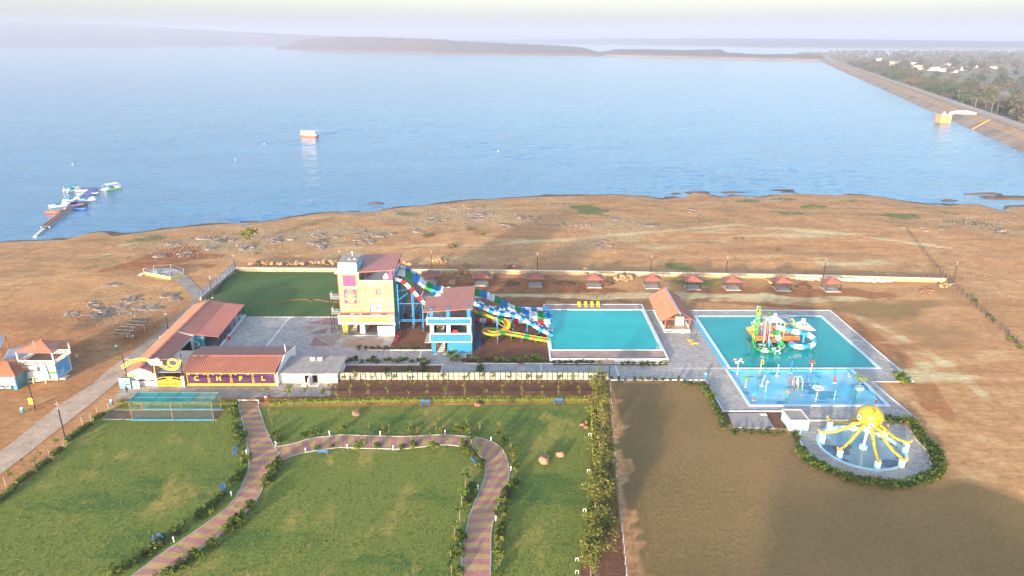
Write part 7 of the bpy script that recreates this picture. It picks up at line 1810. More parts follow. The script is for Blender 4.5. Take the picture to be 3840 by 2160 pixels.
def pontoon(lab, p, rz, L_, W_, cm, hm, awn=True, z=LAKE_Z):
 t_ = thing('pontoon_boat', lab, 'boat', (p.x, p.y, z), rz, 'boats moored at the jetty')
 for s_ in (-1, 1): MB().tube([(-L_ / 2, s_ * W_ * 0.36, 0.2), (L_ / 2 - 0.6, s_ * W_ * 0.36, 0.2), (L_ / 2, s_ * W_ * 0.36, 0.4)], [0.45, 0.45, 0.12], 8).build('float', hm, t_)
 MB().box(-L_ / 2 + 0.2, L_ / 2 - 0.5, -W_ / 2, W_ / 2, 0.55, 0.75).build('deck', 'boat_white', t_)
 for k in range(3): MB().box(-L_ / 4 + k * 0.9, -L_ / 4 + k * 0.9 + 0.5, -W_ * 0.38, W_ * 0.38, 0.75, 1.25).build('seat', 'seat_teal', t_)
 if awn:
  for x in (-L_ * 0.4, L_ * 0.25):
   for s_ in (-1, 1): MB().tube([(x, s_ * W_ * 0.44, 0.75), (x, s_ * W_ * 0.44, 2.5)], 0.05, 5).build('awning_post', 'boat_white', t_)
  mb = MB(); n = 6; mb.strip([(-L_ * 0.46, -W_ * 0.52 + W_ * 1.04 * k / n, 2.5 + 0.25 * math.sin(PI * k / n)) for k in range(n + 1)], [(L_ * 0.32, -W_ * 0.52 + W_ * 1.04 * k / n, 2.5 + 0.25 * math.sin(PI * k / n)) for k in range(n + 1)])
  mb.strip([(L_ * 0.32, -W_ * 0.52 + W_ * 1.04 * k / n, 2.42 + 0.25 * math.sin(PI * k / n)) for k in range(n + 1)], [(-L_ * 0.46, -W_ * 0.52 + W_ * 1.04 * k / n, 2.42 + 0.25 * math.sin(PI * k / n)) for k in range(n + 1)]); mb.build('awning', cm, t_)
 hl = hull(L_ * 0.5, W_ * 0.9, 0.6); ho = hl.build('bow_shell', 'boat_white', t_, True); ho.location = (L_ * 0.3, 0, 0.6)
 return t_
pontoon('passenger boat with green awning moored at the jetty end', je(920, 330), 1.1, 6.4, 3.4, 'turq', 'boat_white')
pontoon('lime green passenger boat with white awning at the jetty corner', je(1820, 300), 1.0, 7.4, 4.0, 'boat_white', 'boat_lime')
pontoon('open white boat with teal seats on the right side of the jetty', je(1260, 560), 0.9, 6.0, 3.2, 'boat_white', 'boat_white', False)
pontoon('open white boat moored on the left side of the jetty', je(910, 560), 0.9, 6.2, 3.2, 'boat_white', 'boat_white', False)
pontoon('white boat with rail frame and dark side beside the brown walkway', je(640, 680), 0.8, 7.4, 3.4, 'boat_white', 'boat_white', False)
def small(nm, lab, p, rz, L_, W_, H_, m_, m2=None):
 t_ = thing(nm, lab, 'boat', (p.x, p.y, LAKE_Z - 0.05), rz, 'boats moored at the jetty')
 hull(L_, W_, H_).build('hull', m_, t_, True)
 MB().box(-L_ * 0.25, L_ * 0.2, -W_ * 0.28, W_ * 0.28, H_ * 0.95, H_ * 1.15).build('seat', m2 or 'dark', t_)
 return t_
small('jet_ski', 'small white water scooter on the left of the jetty', je(1120, 430), 0.8, 3.0, 1.2, 0.7, 'boat_white', 'grey_door'); small('jet_ski', 'small white water scooter on the right of the jetty', je(1445, 410), 0.8, 3.0, 1.3, 0.7, 'boat_white', 'seat_teal')
small('rescue_boat', 'long red orange rescue raft beside the brown walkway', je(490, 840), 0.0, 5.4, 2.0, 0.7, 'kayak_red', 'boat_orange')
small('kayak', 'long blue kayak afloat right of the jetty', je(1060, 760), -0.1, 7.0, 1.4, 0.6, 'kayak_blue'); small('kayak', 'short blue kayak tied to the jetty deck', je(960, 725), 0.6, 4.2, 1.3, 0.6, 'kayak_blue')
small('rowing_boat', 'brown wooden rowing boat tied against the jetty', je(1095, 680), 0.75, 5.6, 1.9, 0.8, 'wood', 'stair_tan')
small('canoe', 'pale green canoe beside the brown walkway', je(690, 810), 0.7, 3.8, 1.1, 0.5, 'turq')
# ferry out on the lake
fb = G(1158, 513, LAKE_Z); r = thing('ferry_boat', 'white ferry boat with orange hull out on the lake', 'boat', (fb.x, fb.y, LAKE_Z - 0.1), PI - 0.25)
hull(12.5, 4.6, 1.3, 12).build('hull', 'boat_orange', r, True)
mb = hull(12.7, 4.75, 0.75, 12); ho = mb.build('gunwale', 'boat_white', r, True); ho.location = (0, 0, 1.25)
MB().box(-5.4, 4.0, -2.0, 2.0, 1.9, 3.7).build('cabin', 'boat_white', r)
for s_ in (-1, 1):
 for k in range(7): MB().box(-4.9 + 1.2 * k, -4.05 + 1.2 * k, s_ * 2.0 - 0.03, s_ * 2.0 + 0.03, 2.6, 3.3).build('window', 'dark' if k % 3 else 'yellow', r)
mb = MB(); mb.prism([(-6.0, -2.3), (4.6, -2.3), (5.3, 0), (4.6, 2.3), (-6.0, 2.3)], 3.7, 3.9); mb.build('roof', 'boat_white', r)
for k in range(6): MB().box(-5.5 + 1.9 * k, -5.4 + 1.9 * k, -2.2, -2.1, 3.9, 4.6).build('roof_rail_post', 'boat_white', r)
MB().box(3.2, 4.4, -0.8, 0.8, 3.9, 4.6).build('wheelhouse', 'boat_orange', r)
for k, p in enumerate(((1868, 567), (882, 601), (991, 540), (272, 618), (1158, 281))):
 g = G(p[0], p[1], LAKE_Z); t_ = tag(MB().lathe((0, 0, -0.3), [(0.2, 0), (0.3, 0.3), (0.28, 0.6), (0.1, 0.8), (0.06, 1.0)], 8).build('marker_buoy', 'cream', smooth=True), 'tiny pale marker buoy floating on the open lake', 'buoy', 'buoys on the lake'); t_.location = g

# ------------------------------------------------------------------ dam furniture
mat('dam_stone', (0.52, 0.36, 0.14), 0.85, 0.25, 0.4, dirt=((0.2, 0.14, 0.09), 0.7, 0.3))
r = thing('intake_tower', 'square yellow stone intake tower standing in the water before the dam', 'tower', (337, 568, LAKE_Z)); o = r.location
MB(o).box(333.2, 341.2, 564.6, 572.6, -6, 4.3).build('shaft', 'dam_stone', r)
MB(o).box(332.7, 341.7, 564.1, 573.1, 4.3, 4.8).build('platform', 'conc', r)
for x in (333, 335.6): MB(o).box(x, x + 0.5, 564.2, 564.59, -3, 4.3).build('buttress', 'dam_stone', r)
MB(o).box(335.3, 337.3, 567, 569, 4.8, 6.6).build('gear_house', 'steel_grey', r)
for x, y in ((332.8, 564.2), (341.5, 564.2), (341.5, 573), (332.8, 573)): MB(o).bar((x, y, 4.8), (x, y, 6.0), 0.12).build('rail_post', 'steel_grey', r)
be = dam_p(168, 12.5, 4.9)
r = thing('foot_bridge', 'white arched truss foot bridge from the intake tower to the dam', 'bridge', tuple((Vector((341.7, 569, 4.9)) + be) / 2)); o = r.location
a = Vector((341.7, 569.0, 4.9)); n = 12
for s_ in (-0.8, 0.8):
 lo = [a.lerp(be, k / n) + Vector((0, s_, 0)) for k in range(n + 1)]; hi = [p + Vector((0, 0, 0.6 + 1.7 * math.sin(PI * k / n))) for k, p in enumerate(lo)]
 mb = MB(o); mb.tube(lo, 0.16, 5); mb.tube(hi, 0.18, 5)
 for k in range(n): mb.bar(lo[k], hi[k + 1], 0.14); mb.bar(hi[k], lo[k], 0.14)
 mb.build('truss', 'signwhite', r)
mb = MB(o); mb.bar(a, be, 1.6, 0.14); mb.build('deck', 'conc', r)
r = thing('dam_parapet', 'long low grey parapet wall along the water side of the dam crest', 'wall', tuple(dam_p(800, 15, 4))); o = r.location
for k in range(150):
 l0 = -410 + 17 * k; MB(o).bar(dam_p(l0, 15.0, 4.6), dam_p(l0 + 16.6, 15.0, 4.6), 0.7, 1.5).build('parapet_bay', 'slab', r)
for k, l0 in enumerate((60, 105, 175, 190, 240)):
 b_ = dam_p(l0, 28.2, 4.4); t_ = thing('utility_pole', 'thin grey utility pole along the land side of the dam road', 'pole', tuple(b_), 0, 'poles along the dam road')
 MB().tube([(0, 0, 0), (0, 0, 7.5)], 0.14, 5).build('pole', 'steel_grey', t_); MB().bar((-0.8, 0, 7.0), (0.8, 0, 7.0), 0.12).build('cross_arm', 'steel_grey', t_)
r = thing('dam_stair', 'pale stone stair running down the dam slope to the water', 'stair', tuple(dam_p(120, 6, 1))); o = r.location
for k in range(14): MB(o).bar(dam_p(118 + 1.2 * k, 0.5 + k, -1.6 + 0.43 * k), dam_p(120.2 + 1.2 * k, 0.5 + k, -1.6 + 0.43 * k), 1.1, 0.4).build('step', 'dam_stone', r)
# ------------------------------------------------------------------ plants
leafmat('leaf_bush', (0.050, 0.085, 0.012), (0.105, 0.15, 0.018), (0.22, 0.24, 0.03))
leafmat('leaf_hedge', (0.11, 0.14, 0.012), (0.24, 0.25, 0.022), (0.40, 0.37, 0.045))
leafmat('leaf_palm', (0.032, 0.080, 0.014), (0.070, 0.140, 0.022), (0.14, 0.20, 0.04))
leafmat('leaf_olive', (0.080, 0.092, 0.018), (0.165, 0.17, 0.032), (0.28, 0.25, 0.06))
leafmat('leaf_red', (0.16, 0.015, 0.03), (0.30, 0.03, 0.06), (0.42, 0.10, 0.10))
leafmat('leaf_dry', (0.16, 0.11, 0.04), (0.26, 0.17, 0.06), (0.36, 0.25, 0.10))
mat('bark', (0.20, 0.155, 0.115), 0.9, 0.3, 5)
prs = random.Random(21)
def leaf(mb, c, s_, rs, up=0.3):
 a = Vector((rs.gauss(0, 1), rs.gauss(0, 1), rs.gauss(0, 0.6))).normalized(); n = Vector((rs.gauss(0, 1), rs.gauss(0, 1), rs.gauss(up, 1)))
 b_ = a.cross(n)
 if b_.length < 1e-3: return
 b_.normalize(); a *= s_; b_ *= s_ * 0.55
 mb.quad(c - a, c + b_ * 0.9, c + a, c - b_ * 0.9)
def crown(mb, c, rad, n, s_, rs, shell=0.45):
 """leaf clumps through an uneven crown"""
 lobes = [(Vector((rs.gauss(0, 0.42) * rad[0], rs.gauss(0, 0.42) * rad[1], rs.gauss(0, 0.4) * rad[2])), rs.uniform(0.38, 0.62)) for _ in range(max(4, n // 28))]
 for k in range(n):
  lc, lr = lobes[k % len(lobes)]
  d = Vector((rs.gauss(0, 1), rs.gauss(0, 1), rs.gauss(0, 1))).normalized() * (lr * rs.uniform(shell, 1.0))
  leaf(mb, Vector(c) + lc + Vector((d.x * rad[0], d.y * rad[1], d.z * rad[2])), s_ * rs.uniform(0.7, 1.3), rs)
def bush_mesh(seed, m_, n=150, s_=0.13, rad=(0.5, 0.5, 0.38)):
 rs = random.Random(seed); mb = MB(); crown(mb, (0, 0, rad[2] * 0.95), rad, n, s_, rs); return mb.mesh('bush', m_)
BUSH = [bush_mesh(k, 'leaf_bush', 280, 0.11) for k in range(4)]
HB = [bush_mesh(10 + k, 'leaf_hedge', 130, 0.11, (0.45, 0.45, 0.4)) for k in range(3)]
OB = [bush_mesh(20 + k, 'leaf_olive', 190, 0.11, (0.45, 0.45, 0.42)) for k in range(3)]
def palm_mesh(seed, n=13, L_=0.75, m_='leaf_palm', wd=0.12):
 rs = random.Random(seed); mb = MB()
 for k in range(n):
  a = 2 * PI * k / n + rs.uniform(-0.2, 0.2); el = rs.uniform(0.35, 1.25); prev = None; l_ = L_ * rs.uniform(0.75, 1.15)
  for j in range(5):
   t = j / 4; x = l_ * t * math.cos(el) * 1.1; z = l_ * (t * math.sin(el) * 1.15 - 0.55 * t * t) + 0.1
   w_ = wd * (1 - abs(t - 0.4) * 1.3) + 0.012
   p = Vector((x * math.cos(a), x * math.sin(a), z)); s_ = Vector((-math.sin(a), math.cos(a), 0)) * w_
   if prev: mb.quad(prev[0], prev[1], p + s_, p - s_)
   prev = (p - s_, p + s_)
 return mb.mesh('fronds', m_)
PALM = [palm_mesh(k, 15, 0.85, 'leaf_palm', 0.13) for k in range(3)]; RED = [palm_mesh(9, 11, 0.6, 'leaf_red', 0.07)]; AGA = [palm_mesh(12, 14, 1.0, 'leaf_dry', 0.07)]
def tree_meshes(seed, h, cr, n, s_, m_, lean=0.1, tr=0.07):
 rs = random.Random(seed); t = MB(); top = Vector((rs.uniform(-lean, lean) * h, rs.uniform(-lean, lean) * h, h * 0.72))
 t.tube([(0, 0, -0.05), top * 0.5 + Vector((rs.uniform(-0.05, 0.05) * h, 0, 0)), top], [tr * 1.2, tr * 0.9, tr * 0.45], 6)
 for k in range(5):
  b0 = top * rs.uniform(0.45, 0.95); a = rs.uniform(0, 2 * PI)
  t.tube([b0, b0 + Vector((math.cos(a) * cr[0] * 0.6, math.sin(a) * cr[1] * 0.6, cr[2] * rs.uniform(0.2, 0.8)))], [tr * 0.5, tr * 0.15], 4)
 c = MB(); crown(c, (top.x, top.y, h * 0.72 + cr[2] * 0.2), cr, n, s_, rs, 0.3)
 return t.mesh('trunk', 'bark'), c.mesh('crown', m_)
SAP = [tree_meshes(30 + k, 1.9, (0.5, 0.5, 0.75), 110, 0.12, 'leaf_olive' if k % 2 else 'leaf_bush', 0.06, 0.05) for k in range(4)]
SAPD = [tree_meshes(40 + k, 1.8, (0.5, 0.5, 0.6), 46, 0.10, 'leaf_olive', 0.12, 0.04) for k in range(3)]
PTREE = [tree_meshes(50 + k, 2.4, (0.5, 0.5, 0.5), 90, 0.2, 'leaf_palm', 0.04, 0.06) for k in range(2)]
SHRUB = [tree_meshes(60 + k, 3.4, (1.35, 1.35, 1.5), 620, 0.15, 'leaf_olive', 0.1, 0.07) for k in range(4)]
def plant(name, meshes, p, label, cat, group, sc=1.0):
 me = prs.choice(meshes); z = p.z if p.z else 0.03
 if isinstance(me, tuple):
  t_ = thing(name, label, cat, (p.x, p.y, z), prs.uniform(0, 6.28), group); t_.scale = (sc, sc, sc * prs.uniform(0.9, 1.12))
  link('trunk', me[0], t_); link('crown', me[1], t_)
  return t_
 o_ = link(name, me); o_.location = (p.x, p.y, z); o_.rotation_euler = (0, 0, prs.uniform(0, 6.28)); o_.scale = (sc * prs.uniform(0.85, 1.15), sc * prs.uniform(0.85, 1.15), sc * prs.uniform(0.85, 1.2))
 return tag(o_, label, cat, group)
ORD = 'first second third fourth fifth sixth seventh eighth ninth tenth eleventh twelfth thirteenth fourteenth fifteenth sixteenth seventeenth eighteenth nineteenth twentieth'.split()
ORD += ['twenty-' + q for q in ORD[:9]] + ['thirtieth', 'thirty-first', 'thirty-second']
def row(name, meshes, tile, pts, label, cat, group, sc=1.0, jit=0.15):
 xs_, ys_ = [p[0] for p in pts], [p[1] for p in pts]
 deep = max(ys_) - min(ys_) > 0.5 * (max(xs_) - min(xs_)); pts = sorted(pts, key=lambda q: q[1] if deep else q[0]); base = label
 for k, (x, y) in enumerate(pts):
  lb = base + ', ' + ORD[k] + (' from the far end' if deep else ' from the left') if k < len(ORD) and len(pts) > 1 else base
  label = lb if len(lb.split()) <= 16 else base
  p = TG_(tile, x, y); p.x += prs.uniform(-jit, jit); p.y += prs.uniform(-jit, jit); plant(name, meshes, p, label, cat, group, sc * prs.uniform(0.85, 1.2))
def hedge(label, pts, wd, h, m_, dens=42, s_=0.12, z=0.02):
 rs = random.Random(len(pts) + int(pts[0][0] * 7)); mb = MB(); core = MB()
 c = Vector((pts[0][0], pts[0][1], z)); r_ = thing('hedge', label, 'hedge', c)
 for k in range(len(pts) - 1):
  a, b_ = Vector((pts[k][0], pts[k][1], z)), Vector((pts[k + 1][0], pts[k + 1][1], z)); L_ = (b_ - a).length; d = (b_ - a).normalized(); nn = Vector((-d.y, d.x, 0))
  core.bar(a + Vector((0, 0, h * 0.4)) - c, b_ + Vector((0, 0, h * 0.4)) - c, wd * 0.6, h * 0.75)
  for i in range(int(L_ * dens)):
   t = rs.random(); u = rs.uniform(-1, 1); v = rs.random()
   if rs.random() < 0.5: v = 0.85 + 0.3 * rs.random() * (0.6 + 0.4 * math.sin(t * L_ * 2.2))
   else: u = math.copysign(rs.uniform(0.75, 1.12), u)
   leaf(mb, a + d * (t * L_) + nn * (u * wd / 2) + Vector((0, 0, v * h)) - c, s_ * rs.uniform(0.7, 1.4), rs)
 mb.build('foliage', m_, r_); core.build('twigs', 'hedge_core', r_)
mat('hedge_core', (0.09, 0.11, 0.014), 0.9, 0.3, 3)
hedge('yellow green hedge behind the net cage', [TG_(7, 900, 152), TG_(7, 1300, 158), TG_(7, 1795, 155)], 1.0, 0.75, 'leaf_hedge', 95)
hedge('long yellow green hedge along the top of the garden lawn', [TG_(7, 2025, 158), TG_(8, 300, 138), TG_(8, 1000, 132), TG_(8, 1865, 128)], 1.05, 0.8, 'leaf_hedge', 95)
lh = [[(495, 445), (560, 395), (625, 345), (688, 308)], [(702, 278), (785, 232)], [(390, 550), (465, 495)], [(275, 655), (325, 612), (380, 580)], [(130, 760), (200, 705), (265, 672)], [(-60, 930), (0, 880), (60, 835), (125, 775)]]
ln_ = ['long clipped hedge beside the leaning lamp pole at the road', 'short clipped hedge at the corner next to the net cage', 'clipped border hedge, third from the net cage', 'clipped border hedge, fourth from the net cage', 'clipped border hedge, fifth from the net cage', 'clipped border hedge at the left edge of the lawn']
for P_, lb in zip(lh, ln_): hedge(lb, [TG_(7, *p) for p in P_], 1.0, 0.7, 'leaf_bush', 55)
hedge('low green hedge strip before the far half of the shrub row', [TG_(8, 1900, 180), TG_(8, 1905, 400), TG_(8, 1915, 620)], 0.7, 0.7, 'leaf_hedge'); hedge('low green hedge strip before the near half of the shrub row', [TG_(8, 1890, 690), TG_(8, 1885, 900), TG_(8, 1865, 1100), TG_(8, 1845, 1260)], 0.8, 0.75, 'leaf_bush', 60)
row('shrub', BUSH, 7, [(1770, 215), (1782, 250), (1775, 320), (1790, 372), (1812, 402), (1800, 432), (1818, 468), (1850, 588), (1812, 690), (1788, 735), (1660, 862), (1610, 920), (1570, 962), (1510, 1005), (1350, 1128), (1225, 1200), (1165, 1252), (1010, 1362), (880, 1432), (1800, 345), (1640, 890), (1130, 1280)], 'round green shrub left of the main garden path', 'shrub', 'shrubs left of the main path', 1.5)
row('shrub', BUSH, 7, [(2085, 612), (2060, 660), (2030, 720), (2015, 760), (1895, 930), (1810, 1030), (1770, 1075), (1730, 1110), (1610, 1222), (1480, 1305), (1370, 1385), (1255, 1440), (2100, 640)], 'round green shrub right of the main garden path', 'shrub', 'shrubs right of the main path', 1.6)
row('sapling', SAPD, 7, [(2125, 580), (1975, 850), (1810, 1010), (1640, 1195), (1390, 1325), (2040, 235), (2052, 320), (2025, 200)], 'thin half bare sapling leaning over the garden path', 'sapling', 'half bare saplings', 1.15)
row('sapling', PTREE, 7, [(1775, 300), (1825, 480), (1740, 770), (1530, 990), (1165, 1190), (1838, 545)], 'small yellowish sapling among the path shrubs', 'sapling', 'small frangipani saplings', 0.6)
row('sapling', SAP, 7, [(270, 650), (430, 480), (320, 590), (180, 650), (90, 740)], 'thin young tree between the border hedges by the road', 'sapling', 'young trees by the road', 0.9)
for k, p in enumerate(((45, 770), (270, 655), (378, 550), (478, 465), (625, 312), (690, 290), (738, 235), (825, 205))):
 o_ = MB().tube([(0, 0, 0), (-0.05, 0, 1.5)], 0.04, 5).build('border_stake', 'conc', label='thin pale stake in the border row along the road', cat='stake', group='stakes along the road'); o_.location = TG_(7, *p)
row('shrub', OB + BUSH, 7, [(2100, 400), (2110, 420), (2290, 390), (2345, 385), (2400, 375), (2130, 430), (2405, 490), (2510, 480), (2080, 380)], 'small shrub beside the start of the loop path', 'shrub', 'shrubs at the loop path start', 0.95)
row('shrub', BUSH + OB, 8, [(15, 350), (320, 360), (530, 358), (590, 365), (695, 350), (770, 362), (885, 355), (945, 350), (1015, 378), (1185, 418), (1215, 440), (1235, 458), (1300, 565), (1302, 600), (1300, 510), (1315, 745), (1270, 800), (1250, 840), (1222, 905), (1212, 980), (1195, 1050), (1190, 1115), (1180, 1240), (1310, 640), (1230, 870), (1180, 1160), (1195, 1300), (1185, 1440)], 'low shrub on the outer side of the loop path', 'shrub', 'shrubs outside the loop path', 1.3)
row('sapling', SAPD + SAP, 8, [(200, 350), (360, 358), (530, 345), (715, 352), (960, 345), (1050, 362), (1195, 400), (1287, 495), (1308, 695), (1265, 820), (1220, 930), (1175, 1240), (1190, 1400), (10, 340), (865, 340)], 'slender sapling on the outer side of the loop path', 'sapling', 'saplings outside the loop path', 0.85)
row('shrub', BUSH, 8, [(130, 478), (275, 478), (460, 492), (540, 482), (700, 482), (928, 462), (930, 508), (960, 525), (990, 540), (1045, 600), (1050, 640), (985, 780), (975, 810), (962, 850), (950, 890), (940, 920), (895, 1150), (890, 1180), (880, 1260), (885, 1290), (880, 1430)], 'low shrub on the inner side of the loop path', 'shrub', 'shrubs inside the loop path', 1.4)
row('sapling', SAPD, 8, [(20, 490), (215, 470), (555, 492), (690, 455), (890, 480), (1000, 720), (780, 470)], 'thin pale sapling on the inner side of the loop path', 'sapling', 'saplings inside the loop path', 0.9)
row('sapling', PTREE, 8, [(975, 480), (1035, 560), (945, 790), (910, 920), (895, 1040), (853, 1170), (838, 1310), (830, 1430)], 'dark green fan leaved tree inside the loop path', 'sapling', 'fan leaved trees inside the loop path', 1.0)
row('sapling', SAP, 8, [(70, 105), (205, 100), (355, 98), (515, 100), (650, 95), (790, 100), (940, 98), (1085, 95), (1215, 95), (1370, 100), (1515, 105), (1645, 100), (1795, 100)], 'young tree in the bare strip behind the yellow hedge', 'sapling', 'young trees behind the hedge', 1.0)
row('sapling', SAP, 7, [(2030, 140), (2320, 112), (2440, 115), (2485, 110), (2550, 115)], 'young tree behind the hedge near the garden entrance', 'sapling', 'young trees near the entrance', 1.0)
plant('tree', [tree_meshes(77, 3.2, (0.75, 0.75, 1.4), 420, 0.13, 'leaf_bush', 0.03, 0.08)], TG_(7, 2185, 130), 'dense conical young tree behind the hedge by the toilet block', 'tree', None, 1.0)
row('sapling', SAP, 5, [(10, 1436), (110, 1436), (340, 1440), (390, 1436), (520, 1440), (660, 1440), (760, 1442), (940, 1440), (1060, 1440), (1150, 1440), (1260, 1442), (1400, 1442), (1490, 1442), (1640, 1440), (1750, 1444), (1880, 1440), (1960, 1440)], 'yellowish sapling growing in front of the pale panel fence', 'sapling', 'saplings before the panel fence', 0.85)
row('shrub', OB + HB, 5, [(60 + 62 * k, 1446 + 4 * (k % 2)) for k in range(32)], 'little yellowish shrub at the foot of the panel fence', 'shrub', 'shrubs at the panel fence', 0.6)
row('shrub', BUSH + [PALM[0]], 5, [(820, 1240), (840, 1275), (870, 1250), (905, 1275), (980, 1285), (1010, 1270), (1050, 1290), (1100, 1272), (1165, 1285), (1210, 1275), (1250, 1290), (1310, 1280), (1345, 1285), (1395, 1270), (1440, 1285), (1490, 1270), (1530, 1285), (850, 1220), (1370, 1250), (1450, 1255)], 'leafy shrub in the bed below the slides', 'shrub', 'shrubs in the bed below the slides', 1.2)
row('red_plant', RED, 5, [(938, 1275), (1075, 1265), (1137, 1268), (1275, 1282), (1520, 1268), (1350, 1300)], 'red leaved plant in the bed below the slides', 'plant', 'red plants below the slides', 1.5)
row('red_plant', RED, 5, [(432, 1080), (425, 1110), (412, 1130), (400, 1155), (440, 1100)], 'red leaved plant beside the orange tower corner', 'plant', 'red plants beside the orange tower', 1.5)
row('palm_plant', PALM, 5, [(1605 + 42 * k, 1292) for k in range(9)] + [(1640 + 84 * k, 1280) for k in range(4)], 'feathery palm plant left of the pool steps', 'palm', 'palm plants left of the pool steps', 1.15)
row('palm_plant', PALM, 5, [(2115 + 48 * k, 1304) for k in range(8)] + [(2420, 1275), (2440, 1285)], 'feathery palm plant right of the pool steps', 'palm', 'palm plants right of the pool steps', 1.15)
row('palm_plant', PALM, 5, [(130, 1182), (185, 1185), (240, 1182), (283, 1185), (340, 1185), (390, 1188), (440, 1182), (490, 1186), (540, 1186), (595, 1186)], 'small palm in the row before the two slide towers', 'palm', 'small palms before the towers', 1.25)
row('agave', AGA, 5, [(630, 1182)], 'pale spiky agave at the end of the small palm row', 'agave', None, 1.1)
row('shrub', BUSH + PALM, 5, [(30 + 42 * k, 1290 - 10 * (k % 3)) for k in range(15)] + [(610, 1320), (615, 1345), (345, 1345), (515, 1340), (240, 1280), (640, 1300)], 'dark leafy shrub in the bed behind the panel fence', 'shrub', 'shrubs behind the panel fence', 1.1)
row('shrub', BUSH, 5, [(1055, 1345)], 'round dark shrub with red tips on the promenade edge', 'shrub', None, 1.4)
row('shrub', PALM + OB, 5, [(2040 + 55 * k, 1425) for k in range(10)], 'small shrub along the promenade kerb at the dry field', 'shrub', 'shrubs along the promenade kerb', 0.95)
row('shrub', BUSH + PALM, 9, [(15, 5), (60, 2), (110, 8), (150, 20), (175, 45), (190, 75), (205, 105), (222, 140), (240, 172), (258, 205), (270, 240), (285, 275), (300, 310), (315, 350)], 'green plant in the bed beside the splash terrace', 'shrub', 'plants beside the splash terrace', 1.25)
row('palm_plant', PALM, 9, [(395, 368), (460, 368), (520, 376), (585, 376), (645, 376), (710, 376), (765, 378), (840, 392), (860, 410)], 'small palm before the concrete slab and pump house', 'palm', 'palms before the pump house', 1.2)
oc = Vector((OCT_C[0], OCT_C[1], 0))
for k in range(62):
 a = 2 * PI * (0.52 + 0.60 * k / 61); rr_ = ray_out(a) + 0.75
 for j in range(1 if k % 2 else 2):
  p = oc + Vector((math.cos(a), math.sin(a), 0)) * (rr_ + 0.55 * j + prs.uniform(-0.15, 0.15)); plant('shrub', BUSH + PALM, p, 'low green shrub in the ring of planting around the octopus pool', 'shrub', 'shrubs around the octopus pool', 1.45)
plant('shrub', BUSH, TG_(6, 1652, 1440), 'single round green bush on the bare corner right of the splash pool', 'shrub', None, 2.6)
row('shrub_tree', SHRUB, 8, [(1955, 60), (1930, 230), (1950, 510), (1960, 660), (1930, 780), (1945, 880), (2020, 850), (1920, 970), (1930, 1160), (1960, 1200), (1980, 1130), (1890, 1330), (1920, 1350), (1970, 180), (1985, 290), (1960, 350), (1985, 440), (1980, 590), (2000, 760), (1975, 830), (2000, 930), (1985, 1010), (1950, 1110), (1925, 1270), (1900, 1400), (1880, 1470), (1940, 120)], 'loose olive shrub tree along the garden boundary', 'tree', 'shrub trees along the garden boundary', 1.0)
row('shrub', [bush_mesh(90, 'leaf_olive', 200, 0.16, (0.9, 0.9, 0.7))], 4, [(1880, 365)], 'dry round thorn bush on the rocky shore', 'shrub', None, 3.2)
row('shrub', BUSH, 6, [(2205, 830), (2310, 940), (2345, 975), (2480, 1120), (2545, 1180)], 'green tuft at the foot of the wire fence on the dry ground', 'shrub', 'tufts at the wire fence', 1.1)
row('shrub', BUSH, 4, [(1640 + 14 * k, 770 - 22 * k) for k in range(8)], 'small weed along the wall under the blue railing', 'shrub', 'weeds along the side wall', 0.8)
for (tl, x, y, n_, s_) in ((5, 660, 355, 7, 1.0), (5, 850, 440, 6, 0.9), (5, 1030, 335, 3, 0.9), (4, 2450, 380, 5, 0.8), (5, 975, 295, 4, 1.0), (6, 420, 380, 4, 0.9), (6, 740, 465, 3, 0.8)):
 for k in range(n_): p = TG_(tl, x + prs.uniform(-40, 40), y + prs.uniform(-12, 12), -0.9); p.z = lz(p.x, p.y); plant('grass_tuft', AGA, p, 'straw coloured dry grass tuft on the bare shore', 'grass tuft', 'dry grass tufts on the shore', s_ * 1.4)

# ------------------------------------------------------------------ garden furniture
def bench(p, rz, lab, first=[None]):
 if first[0] is None:
  t_ = thing('park_bench', lab, 'bench', p, rz, 'blue garden benches')
  for k in range(4): MB().box(-0.8, 0.8, -0.28 + 0.15 * k, -0.17 + 0.15 * k, 0.42, 0.46).build('seat_slat', 'bench_blue', t_)
  for k in range(3): MB().box(-0.8, 0.8, 0.32 + 0.04 * k, 0.36 + 0.04 * k, 0.55 + 0.16 * k, 0.66 + 0.16 * k).build('back_slat', 'bench_blue', t_)
  for x in (-0.72, 0.72): mb = MB(); mb.bar((x, -0.25, 0), (x, -0.25, 0.44), 0.07); mb.bar((x, 0.3, 0), (x, 0.42, 1.02), 0.07); mb.bar((x, -0.28, 0.44), (x, 0.34, 0.44), 0.06); mb.bar((x, -0.25, 0.66), (x, 0.36, 0.66), 0.05); mb.build('end_frame', 'bench_blue', t_)
  first[0] = t_; return t_
 c = copy_tree(first[0]); c.location = p; c.rotation_euler = (0, 0, rz); c['label'] = lab
mat('bench_blue', (0.05, 0.13, 0.28), 0.45, 0.1, 2)
for tl, x, y, rz, lab in ((7, 1772, 522, -1.35, 'blue bench on the left lawn nearest the path junction'), (7, 1680, 805, -1.0, 'blue bench on the left lawn in the bend of the path'), (7, 1190, 1195, -0.62, 'blue bench on the left lawn closest to the viewer'), (7, 2440, 528, PI, 'blue bench just below the start of the loop path'), (8, 635, 165, 0, 'blue bench against the yellow hedge in the middle'), (8, 1640, 152, 0, 'blue bench against the yellow hedge near the shrub row'), (8, 1010, 600, 2.0, 'blue bench inside the bend of the loop path')):
 bench(TG_(tl, x, y, 0.03), rz, lab)
